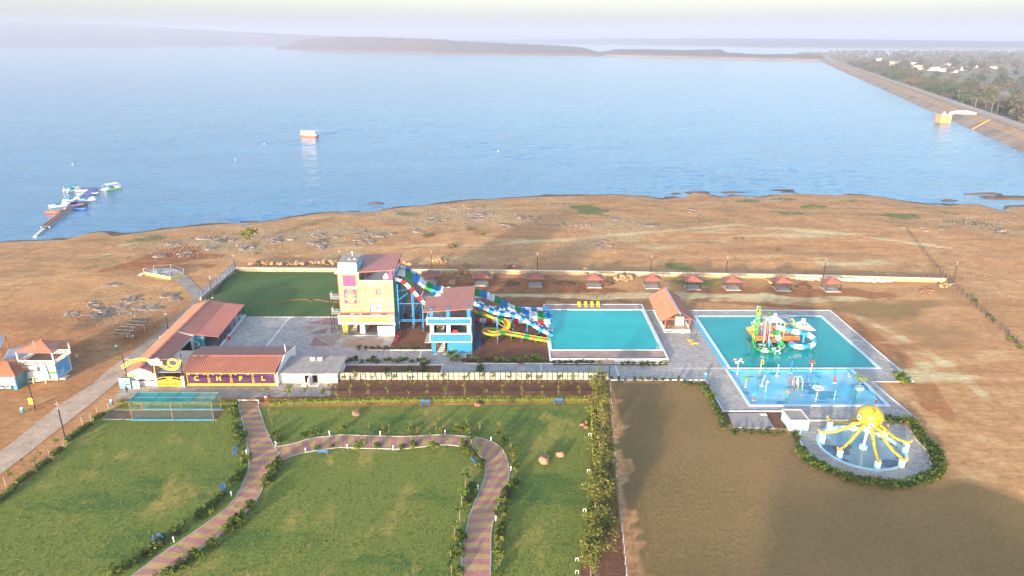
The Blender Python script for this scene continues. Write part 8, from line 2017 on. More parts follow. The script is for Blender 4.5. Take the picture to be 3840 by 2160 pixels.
for tl, pts in ((7, [(1817, 340), (1862, 528), (1747, 845), (1313, 1190), (2083, 465), (2488, 385), (2308, 515)]), (8, [(295, 388), (783, 378), (1131, 432), (45, 484), (392, 497), (722, 468), (1032, 798), (1280, 655), (1165, 1030), (897, 1240)])):
 for x, y in pts:
  t_ = thing('bollard_light', 'short white bollard light beside the garden path', 'lamp', tuple(TG_(tl, x, y, 0.03)), 0, 'bollard lights')
  MB().lathe((0, 0, 0), [(0.1, 0), (0.08, 0.06), (0.08, 0.5)], 8).build('stem', 'signwhite', t_); MB().lathe((0, 0, 0.5), [(0.11, 0), (0.12, 0.2), (0.04, 0.28)], 8).build('lamp_head', 'signwhite', t_)
for k, (x, y) in enumerate(((1875, 392), (1865, 668), (1835, 965), (1778, 1338), (1778, 1432))):
 t_ = thing('hoop_light', ['white hoop light beside the shrub row, farthest of five', 'white hoop light beside the shrub row, second farthest', 'white hoop light in the middle of the shrub row', 'white hoop light, second closest to the viewer', 'white hoop light at the bottom edge of the picture'][k], 'lamp', tuple(TG_(8, x, y, 0.03)), 0, 'hoop lights')
 mb = MB(); mb.bar((-0.18, 0, 0), (-0.18, 0, 0.45), 0.05); mb.bar((0.18, 0, 0), (0.18, 0, 0.45), 0.05); mb.build('legs', 'signwhite', t_); MB().bar((-0.2, 0, 0.47), (0.2, 0, 0.47), 0.06).build('bar', 'signwhite', t_)
r = thing('boundary_fence', 'weathered pipe and wire fence between the garden and the dry field', 'fence', tuple(TG_(8, 2085, 700))); o = r.location
bf = [TG_(8, 2025, -40), TG_(8, 2045, 250), TG_(8, 2065, 470), TG_(8, 2085, 700), TG_(8, 2105, 950), TG_(8, 2128, 1200), TG_(8, 2150, 1449), TG_(8, 2165, 1600)]
for k in range(len(bf) - 1):
 for j in range(3):
  p = bf[k].lerp(bf[k + 1], j / 3); MB(o).tube([(p.x, p.y, 0), (p.x, p.y, 1.3)], 0.05, 5).build('post', 'conc', r)
 for z in (0.45, 0.85, 1.25): MB(o).bar(bf[k] + Vector((0, 0, z)), bf[k + 1] + Vector((0, 0, z)), 0.05).build('rail', 'steel_grey', r)
# batting cage
mat('net_teal', (0.015, 0.27, 0.27), 0.8, 0.2, 0.5, alpha=0.92); mat('net_pale', (0.16, 0.30, 0.26), 0.8, 0.1, 0.5, alpha=0.6); mat('net_thin', (0.07, 0.16, 0.16), 0.8, 0.1, 1, alpha=0.16); mat('turf_mat', (0.17, 0.105, 0.065), 0.9, 0.25, 0.8); mat('tarp_blue', (0.03, 0.22, 0.38), 0.6, 0.2, 1)
r = thing('net_cage', 'practice cage with teal shade net roof and brown pitch on the lawn', 'cage', (-57, 106, 0)); o = r.location
H_ = 3.35; y0, y1 = 104.6, 108.0; xe = [-63.3, -56.5, -49.7]
MB(o).box(-68.3, -49.2, y0 + 0.3, y1 - 0.2, 0.031, 0.05).build('pitch', 'turf_mat', r)
for y in (y0 + 0.05, y1 - 0.15): MB(o).box(-68.3, -49.3, y, y + 0.25, 0.031, 0.07).build('pitch_edge', 'conc', r)
for y in (y0 - 0.12, y1 + 0.12): MB(o).box(-63.4, -49.6, y - 0.1, y + 0.1, 0.03, 0.2).build('tarp_skirt', 'tarp_blue', r)
for x in xe:
 for y in (y0, y1): MB(o).tube([(x, y, 0), (x, y, H_)], 0.06, 6).build('post', 'wood', r)
def net(nm, m_, P_):
 mb = MB(o); n = 10
 a, b_, c_, d_ = map(Vector, P_)
 for i in range(n):
  for j in range(3):
   def f(u, v):
    p = a.lerp(b_, u).lerp(d_.lerp(c_, u), v); p.z -= 0.16 * math.sin(PI * u * 2 % PI) * math.sin(PI * v) if nm == 'roof_net' else 0; return p
   mb.quad(f(i / n, j / 3), f((i + 1) / n, j / 3), f((i + 1) / n, (j + 1) / 3), f(i / n, (j + 1) / 3))
 return mb.build(nm, m_, r, True)
net('roof_net', 'net_teal', ((-63.6, y0 - 0.1, H_), (-53.3, y0 - 0.1, H_), (-53.3, y1 + 0.1, H_), (-63.6, y1 + 0.1, H_))); net('roof_net', 'net_pale', ((-53.3, y0 - 0.1, H_), (-49.5, y0 - 0.1, H_), (-49.5, y1 + 0.1, H_), (-53.3, y1 + 0.1, H_)))
for P_ in (((-63.3, y0, 0), (-49.7, y0, 0), (-49.7, y0, H_), (-63.3, y0, H_)), ((-63.3, y1, 0), (-49.7, y1, 0), (-49.7, y1, H_), (-63.3, y1, H_)), ((-49.7, y0, 0), (-49.7, y1, 0), (-49.7, y1, H_), (-49.7, y0, H_))): net('side_net', 'net_thin', P_)
for x in (-63.3, -59.6, -56.5, -53.3, -49.7): MB(o).bar((x, y0, H_ + 0.02), (x, y1, H_ + 0.02), 0.07).build('ridge_rope', 'net_pale', r)
for y in (y0, (y0 + y1) / 2, y1): MB(o).bar((-63.4, y, H_ + 0.03), (-49.6, y, H_ + 0.03), 0.05).build('edge_rope', 'net_pale', r)
t_ = thing('entry_barrier', 'low white pipe barrier across the top of the garden path', 'barrier', (-45.9, 110.4, 0))
MB().bar((-1.7, 0, 0.62), (1.7, 0, 0.62), 0.09).build('bar', 'signwhite', t_)
for x in (-1.7, 1.7): MB().box(x - 0.08, x + 0.08, -0.08, 0.08, 0, 0.7).build('post', 'signwhite', t_)
# orange hose on the rear lawn
hp = [TG_(4, *p) for p in ((1900, 848), (2060, 835), (2200, 820), (2290, 812), (2330, 820), (2340, 832), (2360, 820), (2400, 815), (2460, 828), (2530, 832), (2560, 835))]
tag(MB().tube([p + Vector((0, 0, 0.09)) for p in smooth_pts(hp, 4)], 0.03, 5).build('garden_hose', 'c_orange'), 'thin orange hose lying across the rear lawn to the tower', 'hose')
# person in dark clothes
mat('cloth_dark', (0.025, 0.024, 0.022), 0.9, 0.25, 6); mat('cloth_coat', (0.040, 0.034, 0.022), 0.9, 0.25, 6); mat('skin', (0.20, 0.105, 0.065), 0.6, 0.1, 6); mat('hair', (0.01, 0.009, 0.009), 0.6, 0.2, 8)
def person(p, rz, lab):
 V = {'pel': (0, 0, .88, .15), 'wst': (0, 0, 1.02, .135), 'chs': (0, .01, 1.25, .165), 'nck': (0, .0, 1.43, .06), 'hd0': (0, -.02, 1.51, .075), 'hd1': (0, -.02, 1.62, .098), 'hd2': (0, -.015, 1.70, .07), 'shl': (-.19, .01, 1.36, .065), 'ell': (-.25, .02, 1.10, .05), 'wrl': (-.23, -.06, .87, .035), 'hnl': (-.22, -.08, .78, .035), 'shr': (.19, .01, 1.36, .065), 'elr': (.25, .02, 1.10, .05), 'wrr': (.23, -.06, .87, .035), 'hnr': (.22, -.08, .78, .035), 'hpl': (-.1, 0, .82, .1), 'knl': (-.11, -.02, .47, .07), 'anl': (-.11, .03, .09, .05), 'tol': (-.12, -.12, .04, .04), 'hpr': (.1, 0, .82, .1), 'knr': (.11, -.06, .47, .07), 'anr': (.12, -.02, .09, .05), 'tor': (.13, -.17, .04, .04)}
 E_ = [('pel', 'wst'), ('wst', 'chs'), ('chs', 'nck'), ('nck', 'hd0'), ('hd0', 'hd1'), ('hd1', 'hd2'), ('chs', 'shl'), ('shl', 'ell'), ('ell', 'wrl'), ('wrl', 'hnl'), ('chs', 'shr'), ('shr', 'elr'), ('elr', 'wrr'), ('wrr', 'hnr'), ('pel', 'hpl'), ('hpl', 'knl'), ('knl', 'anl'), ('anl', 'tol'), ('pel', 'hpr'), ('hpr', 'knr'), ('knr', 'anr'), ('anr', 'tor')]
 ks = list(V); verts = [V[k][:3] for k in ks]; rad = [V[k][3] for k in ks]; edges = [(ks.index(a), ks.index(b_)) for a, b_ in E_]
 for s_, wk, hk in ((-1, 'wrl', 'hnl'), (1, 'wrr', 'hnr')):                       # five separate fingers on each hand
  hb = Vector(V[hk][:3]); hi_ = ks.index(hk)
  for q_, (dx, dy, L_) in enumerate(((-.03, 0, .075), (-.01, 0, .085), (.01, 0, .08), (.03, 0, .065), (-.05 * s_, -.02, .05))):
   verts.append(tuple(hb + Vector((dx * 0.6, dy - .015, -L_ * 0.55)))); rad.append(.010); verts.append(tuple(hb + Vector((dx * 0.8, dy - .035, -L_)))); rad.append(.008)
   edges += [(hi_, len(verts) - 2), (len(verts) - 2, len(verts) - 1)]
 me = bpy.data.meshes.new('body'); me.from_pydata(verts, edges, [])
 t_ = thing('person', lab, 'person', p, rz)
 ob = link('body', me); ob.modifiers.new('skin', 'SKIN'); ob.modifiers.new('sub', 'SUBSURF').levels = 1
 for k, v in enumerate(me.skin_vertices[0].data): v.radius = (rad[k], rad[k]); v.use_root = (k == 0)
 ev = bpy.data.meshes.new_from_object(ob.evaluated_get(bpy.context.evaluated_depsgraph_get())); bpy.data.objects.remove(ob)
 for m_ in ('cloth_coat', 'cloth_dark', 'skin'): ev.materials.append(M[m_])
 for f_ in ev.polygons:
  z = f_.center.z; ax = abs(f_.center.x)
  f_.material_index = 2 if (z > 1.44 or (ax > 0.17 and z < 0.88 and z > 0.6)) else (1 if z < 0.84 and ax < 0.19 else 0); f_.use_smooth = True
 b_ = link('body', ev, t_)
 bm = bmesh.new(); bmesh.ops.create_uvsphere(bm, u_segments=12, v_segments=8, radius=0.118)
 for v in bm.verts: v.co = Vector((v.co.x, v.co.y * 1.05 + 0.02, v.co.z * 0.95 + 1.665))
 bmesh.ops.delete(bm, geom=[v for v in bm.verts if v.co.y < -0.06 and v.co.z < 1.70 or v.co.z < 1.58], context='VERTS')
 hm = bpy.data.meshes.new('hair'); bm.to_mesh(hm); bm.free(); hm.materials.append(M['hair']); link('hair', hm, t_)
 mb = MB(); mb.tri((-.012, -.118, 1.585), (.012, -.118, 1.585), (0, -.108, 1.64)); mb.tri((-.012, -.118, 1.585), (0, -.14, 1.59), (.012, -.118, 1.585)); mb.tri((-.012, -.118, 1.585), (0, -.108, 1.64), (0, -.14, 1.59)); mb.tri((0, -.14, 1.59), (0, -.108, 1.64), (.012, -.118, 1.585)); mb.build('nose', 'skin', t_)
 for s_ in (-1, 1): MB().box(s_ * .036 - .012, s_ * .036 + .012, -.122, -.108, 1.625, 1.637).build('eye', 'ink', t_); MB().box(s_ * .1 - .012, s_ * .1 + .012, -.03, .01, 1.59, 1.645).build('ear', 'skin', t_)
 MB().box(-.028, .028, -.116, -.10, 1.55, 1.558).build('mouth', 'leaf_red', t_)
 t_.scale = (0.95, 0.95, 0.95)
 return t_
person(tuple(G(*TK(290, 1252), PZ)), 0.5, 'person in dark clothes standing with arms down by the notice board')
# short grass standing on the lawns and dry grass on the field, too fine to count
def turf(name, n, box, keep, m_, lab, s0, s1):
 rs = random.Random(n); mb = MB(); k = 0
 while k < n:
  x, y = rs.uniform(box[0], box[1]), rs.uniform(box[2], box[3])
  if rs.random() > (75 / y) ** 1.5 or not keep(x, y): continue
  h = rs.uniform(s0, s1); a = rs.uniform(0, PI); dx, dy = math.cos(a) * h * 0.9, math.sin(a) * h * 0.9; z = 0.03
  mb.quad((x - dx, y - dy, z), (x + dx, y + dy, z), (x + dx * 1.2 + h * 0.2, y + dy * 1.2, z + h), (x - dx * 1.2 + h * 0.2, y - dy * 1.2, z + h * 0.8)); k += 1
 tag(mb.build(name, m_), lab, kind='stuff')
def _in(P_, x, y):
 c = False
 for i in range(len(P_)):
  a, b_ = P_[i], P_[i - 1]
  if (a[1] > y) != (b_[1] > y) and x < (b_[0] - a[0]) * (y - a[1]) / (b_[1] - a[1]) + a[0]: c = not c
 return c
_pm = mainL + mainR[::-1]; _pl = loopO + loopI[::-1]
leafmat('turf_green', (0.055, 0.085, 0.018), (0.12, 0.145, 0.03), (0.22, 0.20, 0.055)); leafmat('turf_dry', (0.15, 0.095, 0.038), (0.24, 0.16, 0.065), (0.33, 0.235, 0.11))
turf('lawn_grass', 26000, (-75, 14, 64, 110), lambda x, y: _in(GL, x, y) and not _in(_pm, x, y) and not _in(_pl, x, y), 'turf_green', 'short rough grass over the garden lawns', 0.04, 0.09)
turf('field_grass', 16000, (16, 84, 62, 118), lambda x, y: _in(fieldP, x, y) and (x - OCT_C[0]) ** 2 + (y - OCT_C[1]) ** 2 > 130, 'turf_dry', 'short dry grass over the brown field', 0.025, 0.06)
# building outside the picture: its long shadow lies over the dry field
r = thing('hotel_block', 'plain flat roofed block outside the picture that shades the dry field', 'building', (5, -12, 0)); o = r.location
MB(o).box(-4.5, 22.5, -22, -6, 0, 13.2).build('wall', 'inner_wall', r); MB(o).box(-5, 23, -22.5, -5.5, 13.2, 13.7).build('roof', 'slab', r); MB(o).box(-20, -4.6, -22, -6, 0, 10.6).build('wing', 'inner_wall', r); MB(o).box(2, 8, -16, -10, 13.7, 15.4).build('stair_head', 'inner_wall', r)
for z in range(3):
 for k in range(8): w_ = MB(o).box(-3 + 3.2 * k, -1.2 + 3.2 * k, -5.99, -5.9, 1.5 + 3.6 * z, 3.2 + 3.6 * z).build('window', 'grey_glass', r)
# ------------------------------------------------------------------ rocks and stone heaps
def rockmat(key, a, b2, c3):
 m, t, b = nodes(key); N = t.nodes.new; L = t.links.new
 tc = N('ShaderNodeTexCoord'); n = N('ShaderNodeTexNoise'); n.inputs['Scale'].default_value = 1.6; n.inputs['Detail'].default_value = 8; n.inputs['Roughness'].default_value = 0.7; L(tc.outputs['Object'], n.inputs['Vector'])
 oi = N('ShaderNodeObjectInfo'); ad = N('ShaderNodeMath'); ad.operation = 'MULTIPLY_ADD'; ad.inputs[1].default_value = 0.24; L(oi.outputs['Random'], ad.inputs[0]); L(n.outputs['Fac'], ad.inputs[2])
 r_ = N('ShaderNodeValToRGB'); e = r_.color_ramp.elements; e[0].position = 0.42; e[0].color = a + (1,); e[1].position = 0.8; e[1].color = c3 + (1,); x = e.new(0.6); x.color = b2 + (1,)
 L(ad.outputs[0], r_.inputs[0]); L(r_.outputs[0], b.inputs['Base Color']); b.inputs['Roughness'].default_value = 0.92; b.inputs['Specular IOR Level'].default_value = 0.2
 bp = N('ShaderNodeBump'); bp.inputs['Strength'].default_value = 0.7; bp.inputs['Distance'].default_value = 0.1; L(n.outputs['Fac'], bp.inputs['Height']); L(bp.outputs[0], b.inputs['Normal'])
 M[key] = m
rockmat('rock_grey', (0.18, 0.132, 0.10), (0.255, 0.192, 0.148), (0.345, 0.27, 0.215))
rockmat('rock_orange', (0.25, 0.135, 0.065), (0.38, 0.21, 0.105), (0.47, 0.30, 0.17))
rockmat('rock_pale', (0.36, 0.32, 0.27), (0.48, 0.44, 0.38), (0.58, 0.54, 0.48))
rockmat('rock_red', (0.22, 0.10, 0.06), (0.30, 0.145, 0.09), (0.38, 0.20, 0.13))
def rock_mesh(seed, m_, sx, sy, sz, tiers=1):
 rs = random.Random(seed); bm = bmesh.new(); pts = []
 n = 8
 for zf, sc_ in ((0, 1.0), (0.55, 1.02), (1.0, 0.82)):
  for k in range(n):
   a = 2 * PI * k / n + rs.uniform(-0.28, 0.28); rr_ = rs.uniform(0.72, 1.1) * sc_
   pts.append(bm.verts.new((math.cos(a) * sx * rr_, math.sin(a) * sy * rr_, sz * (zf + rs.uniform(-0.1, 0.1) * (zf > 0)))))
 bmesh.ops.convex_hull(bm, input=bm.verts[:]); me = bpy.data.meshes.new('rock')
 bmesh.ops.delete(bm, geom=[v for v in bm.verts if not v.link_faces], context='VERTS')
 bm.to_mesh(me); bm.free(); me.materials.append(M[m_]); return me
SLAB = [rock_mesh(k, 'rock_grey', 1.25, 0.8, 0.2) for k in range(7)]; LUMP = [rock_mesh(20 + k, 'rock_orange', 0.6, 0.5, 0.55) for k in range(5)]; BOUL = [rock_mesh(30 + k, 'rock_orange', 1.1, 0.9, 1.15) for k in range(4)]; BLK = [rock_mesh(40 + k, 'rock_orange', 1.2, 0.7, 0.6) for k in range(3)]; RED_R = [rock_mesh(50 + k, 'rock_red', 0.75, 0.55, 0.55) for k in range(3)]
krs = random.Random(4)
def rock(nm, meshes, p, lab, grp, sc=1.0, tilt=0.15, zo=-0.06):
 o_ = link(nm, krs.choice(meshes)); z = lz(p.x, p.y) if p.z == 0 else p.z
 o_.location = (p.x, p.y, z + zo); o_.rotation_euler = (krs.uniform(-tilt, tilt), krs.uniform(-tilt, tilt), krs.uniform(0, 6.28)); s_ = sc * krs.uniform(0.7, 1.3); o_.scale = (s_, s_, s_ * krs.uniform(0.8, 1.2))
 return tag(o_, lab, 'rock', grp)
def strew(tile, x, y, rx, ry, n, sc, lab, grp):
 for k in range(int(n * 1.0)):
  p = TG_(tile, x + krs.gauss(0, 0.5) * rx, y + krs.gauss(0, 0.5) * ry, -0.7); p.z = 0
  if shore_y(p.x) - p.y < 3: continue
  rock('shore_rock', SLAB, p, lab, grp, sc * krs.uniform(0.6, 1.5), 0.12)
A_, B_ = 'flat grey brown rock slab on the shore above the rear lawn', 'rock slabs above the rear lawn'
for a in ((4, 1300, 390, 60, 20, 12, 1.0), (4, 1620, 350, 130, 22, 16, 1.1), (4, 1400, 475, 60, 16, 9, 1.0), (4, 1880, 440, 80, 40, 14, 1.2), (4, 2080, 370, 90, 20, 12, 1.1), (4, 2400, 410, 100, 30, 10, 1.1), (4, 1560, 425, 60, 16, 7, 0.9), (4, 1220, 500, 60, 30, 7, 0.9), (4, 2450, 330, 90, 20, 7, 1.0)): strew(*a, A_, B_)
A_, B_ = 'flat grey rock slab among the rocks left of the long building', 'rock slabs left of the long building'
for a in ((4, 1010, 840, 90, 30, 14, 0.9), (4, 1290, 820, 70, 25, 11, 1.0), (4, 930, 910, 120, 30, 14, 0.9), (4, 750, 960, 120, 25, 11, 0.8), (4, 540, 950, 60, 20, 7, 0.8), (4, 700, 875, 60, 20, 6, 0.8), (4, 850, 720, 80, 20, 6, 0.8), (4, 1130, 890, 80, 25, 8, 0.9)): strew(*a, A_, B_)
A_, B_ = 'flat grey rock slab on the shore behind the towers and pool', 'rock slabs behind the towers'
for a in ((5, 250, 330, 160, 40, 14, 1.0), (5, 560, 310, 60, 20, 8, 1.0), (5, 700, 205, 120, 22, 14, 1.1), (5, 1060, 190, 120, 40, 16, 1.2), (5, 1250, 265, 60, 14, 8, 1.0), (5, 1400, 195, 110, 25, 12, 1.2), (5, 1650, 262, 200, 12, 12, 1.1), (5, 900, 110, 120, 14, 8, 1.0), (5, 1560, 95, 110, 14, 8, 0.9), (5, 2050, 210, 90, 20, 8, 0.9), (5, 2330, 265, 90, 16, 7, 0.9), (5, 120, 400, 120, 20, 6, 0.9), (5, 1950, 400, 100, 30, 6, 0.8)): strew(*a, A_, B_)
A_, B_ = 'flat grey rock slab at the water edge on the right shore', 'rock slabs on the right shore'
for a in ((6, 80, 130, 140, 60, 8, 0.9), (6, 1900, 290, 300, 25, 12, 0.8), (6, 2380, 320, 100, 20, 8, 0.9), (6, 2250, 80, 60, 10, 5, 0.9), (6, 800, 155, 120, 8, 6, 0.8), (6, 2450, 250, 80, 20, 5, 0.8)): strew(*a, A_, B_)
# stones too small to count
srs = np.random.RandomState(8); mb = MB()
cl = [(900, 900, 300, 50), (1250, 870, 250, 40), (1750, 800, 330, 45), (2300, 850, 250, 50), (500, 1180, 200, 60), (2200, 920, 100, 30), (1500, 800, 300, 30), (3000, 760, 500, 25), (3650, 830, 150, 30), (650, 930, 200, 40), (3650, 1250, 180, 200), (1900, 960, 300, 30)]
for k in range(5200):
 c = cl[srs.randint(len(cl))]; p = G(c[0] + srs.normal() * c[2] * 0.6, c[1] + srs.normal() * c[3] * 0.6, -0.7)
 if shore_y(p.x) - p.y < 0.5 or (p.y < 184 and -86 < p.x < 112): continue
 z = lz(p.x, p.y); s_ = srs.uniform(0.1, 0.34); h = s_ * srs.uniform(0.3, 0.7); a0 = srs.uniform(0, 6.28)
 b_ = [mb.P((p.x + s_ * math.cos(a0 + j * 1.57) * srs.uniform(0.7, 1.2), p.y + s_ * math.sin(a0 + j * 1.57) * srs.uniform(0.7, 1.2), z - 0.05)) for j in range(4)]; t_ = [mb.P((mb.v[i][0] * 0.35 + p.x * 0.65, mb.v[i][1] * 0.35 + p.y * 0.65, z + h)) for i in b_]
 for j in range(4): mb.F([b_[j], b_[(j + 1) % 4], t_[(j + 1) % 4], t_[j]])
 mb.F(t_)
tag(mb.build('loose_stones', 'rock_grey'), 'scattered small grey stones over the dry lake shore', kind='stuff')
# quarried stone heaps along the rear wall
for k in range(62): p = TG_(4, 1885 + 660 * k / 61 + krs.uniform(-6, 6), 552 + krs.uniform(-22, 6)); rock('quarry_stone', LUMP, Vector((p.x, max(p.y, 186.0), 0)), 'tan broken stone in the long heap behind the rear lawn wall', 'stone heap behind the rear lawn', 1.15, 0.6, 0.05)
for lab, grp, tl, cx_, cy_, rx, ry, n_, ms, sc in (('tan broken stone in the heap behind the first gazebo', 'stones behind the first gazebo', 5, 760, 530, 50, 14, 22, LUMP, 0.9), ('tan stone lying between the tower and the first gazebo', 'stones beside the orange tower', 5, 520, 552, 50, 6, 8, LUMP, 1.1), ('tan stone in the low heap behind the second gazebo', 'stones behind the second gazebo', 5, 950, 565, 50, 12, 16, LUMP, 0.8), ('red brown stone in the small heap behind the third gazebo', 'stones behind the third gazebo', 5, 1295, 572, 45, 12, 24, RED_R, 0.75), ('large tan boulder in the pile beside the second gazebo', 'boulders beside the second gazebo', 5, 930, 615, 45, 12, 8, BOUL, 1.0), ('stacked tan block between the first and second gazebos', 'blocks between the first gazebos', 5, 810, 615, 35, 12, 12, BLK, 0.7), ('tan quarry block heaped by the fourth gazebo', 'quarry blocks by the fourth gazebo', 5, 2130, 655, 70, 14, 16, BLK, 0.95), ('stacked tan stone at the back of the fourth gazebo', 'stones behind the fourth gazebo', 5, 1835, 620, 16, 16, 6, BLK, 0.9), ('tan stone at the back corner of the eighth gazebo', 'stones by the eighth gazebo', 6, 668, 680, 14, 14, 6, BLK, 0.7), ('small red stone scattered near the second gazebo', 'stones near the second gazebo', 5, 1130, 640, 35, 10, 8, RED_R, 0.6), ('broken brick in the rubble heap right of the last gazebo', 'rubble right of the last gazebo', 6, 1850, 750, 55, 14, 16, RED_R, 0.45), ('pale stone beyond the rubble at the wire fence corner', 'pale stones by the fence corner', 6, 1990, 715, 40, 12, 8, LUMP, 0.7)):
 for k in range(n_):
  p = TG_(tl, cx_ + krs.gauss(0, 0.6) * rx, cy_ + krs.gauss(0, 0.6) * ry); zz = krs.choice((0.0, 0.0, 0.45)) * sc; rock('quarry_stone', ms, Vector((p.x, p.y, 0)), lab, grp, sc, 0.4, zz)
rock('quarry_stone', BOUL, TG_(5, 838, 695), 'single pale boulder lying on the red ground before the boulder pile', None, 0.9)
for k in range(26):
 x = 868 + 27.5 * k; p = TG_(6, x, 655 + 22 * k / 25 + krs.uniform(-4, 6)); hh = krs.uniform(0.35, 1.0); o_ = MB().box(-krs.uniform(0.35, 0.75), krs.uniform(0.35, 0.75), -0.25, 0.35, 0, hh).build('stone_block', 'rock_pale', label='pale cut stone block stacked along the wall by the last gazebo', cat='stone block', group='pale blocks by the last gazebo'); o_.location = (p.x, p.y, 0); o_.rotation_euler = (krs.uniform(-0.15, 0.15), 0, krs.uniform(-0.3, 0.3))
for tl, x, y, lab, sc in ((8, 113, 232, 'flat topped red boulder on the lawn below the left end of the hedge', 1.1), (8, 1030, 165, 'pointed red boulder on the lawn between the two hedge benches', 0.9), (8, 1535, 590, 'largest red boulder in the middle of the right lawn', 1.3), (8, 1652, 548, 'smaller red boulder beside the largest one on the right lawn', 1.0), (8, 1818, 312, 'left stone of the red boulder trio by the shrub row', 0.75), (8, 1848, 296, 'rear stone of the red boulder trio by the shrub row', 0.75), (8, 1846, 330, 'front stone of the red boulder trio by the shrub row', 0.8)):
 p = TG_(tl, x, y); rock('boulder', RED_R, Vector((p.x, p.y, 0.03)), lab, 'boulders on the lawn', sc, 0.3, 0)
# spoil heaps of red earth
for tl, x, y, sx, h, lab in ((6, 910, 715, 2.6, 0.7, 'low mound of orange earth beside the eighth gazebo'), (5, 1990, 690, 3.0, 0.8, 'mound of orange sand between the fourth and fifth gazebos'), (5, 1270, 690, 3.6, 0.6, 'low mound of red earth between the second and third gazebos'), (5, 1690, 690, 3.4, 0.6, 'low mound of raked red earth beside the fourth gazebo')):
 p = TG_(tl, x, y); rs = random.Random(int(x)); mb = MB(); n = 18; rings = []
 for j in range(6):
  t = j / 5; rings.append([mb.P((sx * t * math.cos(2 * PI * k / n) * rs.uniform(0.88, 1.1), sx * 0.75 * t * math.sin(2 * PI * k / n) * rs.uniform(0.88, 1.1), h * (0.5 + 0.5 * math.cos(PI * t)) * rs.uniform(0.85, 1.1) - 0.06)) for k in range(n)])
 for a, b_ in zip(rings, rings[1:]):
  for k in range(n): mb.F([a[k], b_[k], b_[(k + 1) % n], a[(k + 1) % n]])
 o_ = mb.build('earth_mound', 'soil', smooth=True, label=lab, cat='mound'); o_.location = (p.x, p.y, 0)
# ------------------------------------------------------------------ trees, fields and village behind the dam
leafmat('tree_grey', (0.072, 0.065, 0.034), (0.130, 0.111, 0.058), (0.221, 0.176, 0.098)); leafmat('tree_green', (0.039, 0.072, 0.023), (0.078, 0.117, 0.034), (0.143, 0.169, 0.052)); leafmat('tree_gold', (0.130, 0.107, 0.052), (0.221, 0.176, 0.091), (0.325, 0.254, 0.137))
frs = random.Random(17)
def big_tree(seed, m_, h=11, w_=6.5, n=900, s_=0.85):
 rs = random.Random(seed); t = MB(); t.tube([(0, 0, -0.5), (0.3, 0, h * 0.3), (0.1, 0.2, h * 0.6)], [0.6, 0.45, 0.2], 6)
 for k in range(5):
  a = rs.uniform(0, 6.28); t.tube([(0.2, 0, h * 0.3), (math.cos(a) * w_ * 0.55, math.sin(a) * w_ * 0.55, h * rs.uniform(0.5, 0.75))], [0.3, 0.1], 4)
 c = MB(); crown(c, (0, 0, h * 0.58), (w_, w_, h * 0.42), n, s_, rs, 0.35); return t.mesh('trunk', 'bark'), c.mesh('crown', m_)
BT = {'grey': [big_tree(k, 'tree_grey') for k in range(3)], 'green': [big_tree(5 + k, 'tree_green', 10, 5.5) for k in range(2)], 'gold': [big_tree(8, 'tree_gold')]}
lab_t = {'grey': 'grey brown bushy tree in the belt behind the dam', 'green': 'dark green tree in the belt behind the dam', 'gold': 'golden brown crowned tree in the belt behind the dam'}
def ftree(p, kind, sc, lab, grp):
 me = frs.choice(BT[kind]); t_ = thing('tree', lab, 'tree', (p.x, p.y, -1.7), frs.uniform(0, 6.28), grp); t_.scale = (sc, sc, sc * frs.uniform(0.8, 1.1)); link('trunk', me[0], t_); link('crown', me[1], t_)
for k in range(135):
 l0 = 70 + 1500 * (k / 134) ** 1.25 + frs.uniform(-12, 12); off = frs.uniform(40, 62) + 45 * frs.random() ** 2
 kd = frs.choice(('grey', 'grey', 'green', 'grey', 'green', 'gold', 'green')); p = dam_p(l0, off, 0); ftree(p, kd, frs.uniform(0.7, 1.35) * (0.75 if off < 46 else 1.1), lab_t[kd], kd + ' trees behind the dam')
lab_v = {'grey': 'grey brown tree standing on the plain around the village', 'green': 'dark green tree standing on the plain around the village', 'gold': 'golden brown tree standing on the plain around the village'}
for k in range(150):
 p = G(frs.uniform(3230, 4000), 205 + 165 * frs.random() ** 1.3, -1.6); d = p - DA; off = d.dot(DN)
 if off < 70: continue
 kd = frs.choice(('grey', 'green', 'green', 'grey')); ftree(p, kd, frs.uniform(0.7, 1.5), lab_v[kd], kd + ' trees on the plain')
# far tree masses
rs = np.random.RandomState(5)
def mass(name, pts, m_, lab):
 mb = MB()
 for (x, y, z, s_) in pts:
  n = 5; top = mb.P((x, y, z + s_ * 1.1)); r0 = [mb.P((x + s_ * 0.75 * math.cos(j * 2 * PI / n + x), y + s_ * 0.75 * math.sin(j * 2 * PI / n + x), z + s_ * rs.uniform(0.5, 0.9))) for j in range(n)]; r1 = [mb.P((x + s_ * 0.8 * math.cos(j * 2 * PI / n + x), y + s_ * 0.8 * math.sin(j * 2 * PI / n + x), z)) for j in range(n)]
  for j in range(n): mb.F([r0[j], r0[(j + 1) % n], top]); mb.F([r1[j], r1[(j + 1) % n], r0[(j + 1) % n], r0[j]])
 tag(mb.build(name, m_), lab, kind='stuff')
pts = []
for k in range(1500):
 u = rs.rand(); px_ = 3110 + 1000 * u; py_ = 192 + 60 * rs.rand() ** 1.5; p = G(px_, py_, -1.6)
 if (p - DA).dot(DN) < 60: continue
 pts.append((p.x, p.y, -2.0, rs.uniform(4, 9)))
mass('plain_woodland', pts, 'tree_grey', 'hazy scrub woodland over the far plain')
pts = []
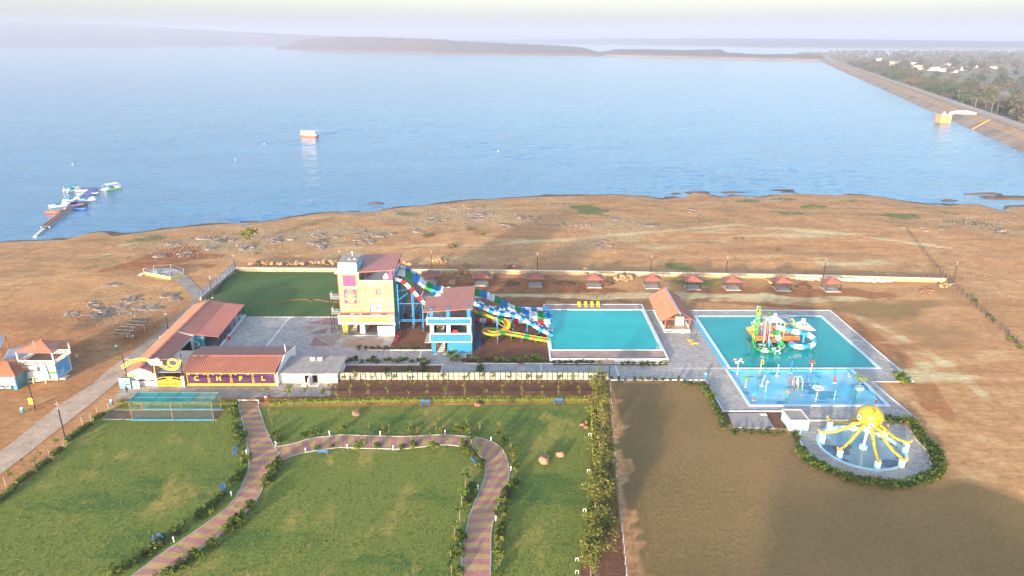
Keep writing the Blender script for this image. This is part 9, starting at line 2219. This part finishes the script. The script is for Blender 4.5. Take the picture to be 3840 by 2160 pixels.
for k in range(1800):
 px_ = rs.uniform(1140, 2760); ysh = np.interp(px_, [1140, 1500, 1800, 2200, 2560, 2760], [189, 197, 204, 208, 217, 222]) - 1.5 - 3.5 * rs.rand() ** 2; 
 if 2235 < px_ < 2260 or (px_ > 2700 and rs.rand() < 0.6): continue
 p = G(px_, ysh, LAKE_Z); pts.append((p.x, p.y, LAKE_Z + 1.0, rs.uniform(5, 11)))
mass('shore_woodland', pts, 'far_forest', 'dense hazy woodland lining the far lake shore')
pts = []
for k in range(260):
 px_ = rs.choice([rs.uniform(2990, 3160), rs.uniform(2560, 2780)]); p = G(px_, rs.uniform(204, 214), LAKE_Z); pts.append((p.x, p.y, LAKE_Z, rs.uniform(5, 11)))
mass('spit_woodland', pts, 'far_forest', 'dark hazy tree clumps at the far end of the dam')
# crop fields
sheet_mat('crop_green', [(0.3, (0.05, 0.14, 0.035)), (0.7, (0.09, 0.22, 0.05))], 0.05, 5); sheet_mat('fallow', [(0.3, (0.28, 0.19, 0.13)), (0.7, (0.38, 0.28, 0.2))], 0.05, 5)
for k, (x0, x1, y0, y1, m_) in enumerate(((1560, 1720, 405, 445, 'crop_green'), (2040, 2230, 470, 505, 'crop_green'), (2200, 2460, 405, 455, 'crop_green'), (2380, 2576, 520, 640, 'crop_green'), (1200, 1400, 355, 385, 'fallow'), (2000, 2300, 305, 325, 'fallow'), (900, 1500, 160, 168, 'fallow'), (2380, 2700, 200, 212, 'fallow'))):
 q = [G(*DM(x0, y0), -1.5), G(*DM(x1, y0 - 4), -1.5), G(*DM(x1 + 20, y1), -1.5), G(*DM(x0 + 30, y1), -1.5)]; flat('crop_field', q, -1.55 + 0.01 * k, m_)
# village
mat('house_white', (0.78, 0.76, 0.70), 0.8, 0.1, 0.2); mat('house_cream', (0.72, 0.60, 0.42), 0.8, 0.1, 0.2); mat('house_pink', (0.62, 0.40, 0.34), 0.8, 0.1, 0.2)
vh = [(490, 200, 14, 5), (750, 180, 16, 14), (790, 195, 18, 7), (720, 218, 20, 6), (780, 222, 22, 6), (860, 195, 18, 6), (955, 190, 20, 7), (980, 200, 14, 6), (940, 262, 10, 5), (1080, 240, 14, 5), (1180, 215, 22, 8), (1200, 228, 22, 6), (1250, 245, 26, 6), (1245, 280, 14, 7), (1310, 275, 16, 9), (1420, 285, 55, 9), (1560, 298, 20, 7), (1590, 285, 12, 6), (1660, 300, 26, 8), (1710, 290, 22, 8), (1760, 285, 24, 8), (1800, 290, 18, 6), (1850, 290, 14, 6), (1615, 222, 14, 5), (1680, 218, 12, 5), (1990, 250, 24, 6), (1930, 258, 14, 5), (2215, 262, 12, 6), (2225, 185, 16, 6), (2285, 185, 14, 6), (2465, 183, 14, 5), (1830, 245, 16, 5), (1120, 300, 10, 5), (1690, 312, 18, 6), (640, 225, 12, 5)]
for k, (x, y, w_, h) in enumerate(vh):
 p = G(*DM(x, y), -1.6); m_ = ('house_white', 'house_white', 'house_cream', 'house_white', 'house_pink')[k % 5]; cn = {'house_white': 'white', 'house_cream': 'cream', 'house_pink': 'pinkish'}[m_]
 w_ *= 0.62; h *= 0.7; big = w_ > 30; t_ = thing('village_house', 'long white building in the middle of the village beyond the dam' if big else ('tall white house at the far side of the village' if k == 1 else cn + ' flat roofed house in the hazy village beyond the dam'), 'house', (p.x, p.y, -1.7), frs.uniform(-0.3, 0.3), 'village houses')
 d_ = frs.uniform(7, 11); MB().box(-w_ / 2, w_ / 2, 0, d_, 0, h).build('wall', m_, t_); MB().box(-w_ / 2 - 0.4, w_ / 2 + 0.4, -0.5, d_ + 0.4, h, h + 0.5).build('roof', 'slab', t_)
 for j in range(max(2, int(w_ / 5))): MB().box(-w_ / 2 + 1.2 + 4.8 * j, -w_ / 2 + 3.0 + 4.8 * j, -0.06, -0.01, h * 0.35, h * 0.7).build('window', 'dark', t_)
p = G(*DM(905, 268), -1.6); h = ZAT(p.y, DM(0, 178)[1]) + 1.6; r = thing('water_tower', 'yellow water tower on columns rising above the village', 'water tower', (p.x, p.y, -1.6))
MB().lathe((0, 0, h * 0.72), [(3, 0), (7.5, h * 0.06), (7.5, h * 0.24), (1, h * 0.28)], 14).build('tank', 'yellow_pale', r)
for k in range(8): a = k * PI / 4; MB().tube([(7 * math.cos(a), 7 * math.sin(a), 0), (6 * math.cos(a), 6 * math.sin(a), h * 0.76)], 0.7, 6).build('column', 'yellow_pale', r)
for f in (0.25, 0.5): MB().tube([(6.6 * math.cos(k * PI / 4), 6.6 * math.sin(k * PI / 4), h * f) for k in range(9)], 0.5, 5).build('ring_beam', 'yellow_pale', r)
# ------------------------------------------------------------------ the hazy air over lake and land
m = bpy.data.materials.new('haze_air'); m.use_nodes = True
t = m.node_tree
for n in list(t.nodes):
 if n.type != 'OUTPUT_MATERIAL': t.nodes.remove(n)
pv = t.nodes.new('ShaderNodeVolumePrincipled')
pv.inputs['Color'].default_value = (0.53, 0.60, 0.82, 1)
pv.inputs['Density'].default_value = HAZE
pv.inputs['Anisotropy'].default_value = 0.0
t.links.new(pv.outputs[0], t.nodes['Material Output'].inputs['Volume'])
hz = MB().box(-15000, 15000, -500, 17000, -11, 215).build('haze', m, kind='stuff')
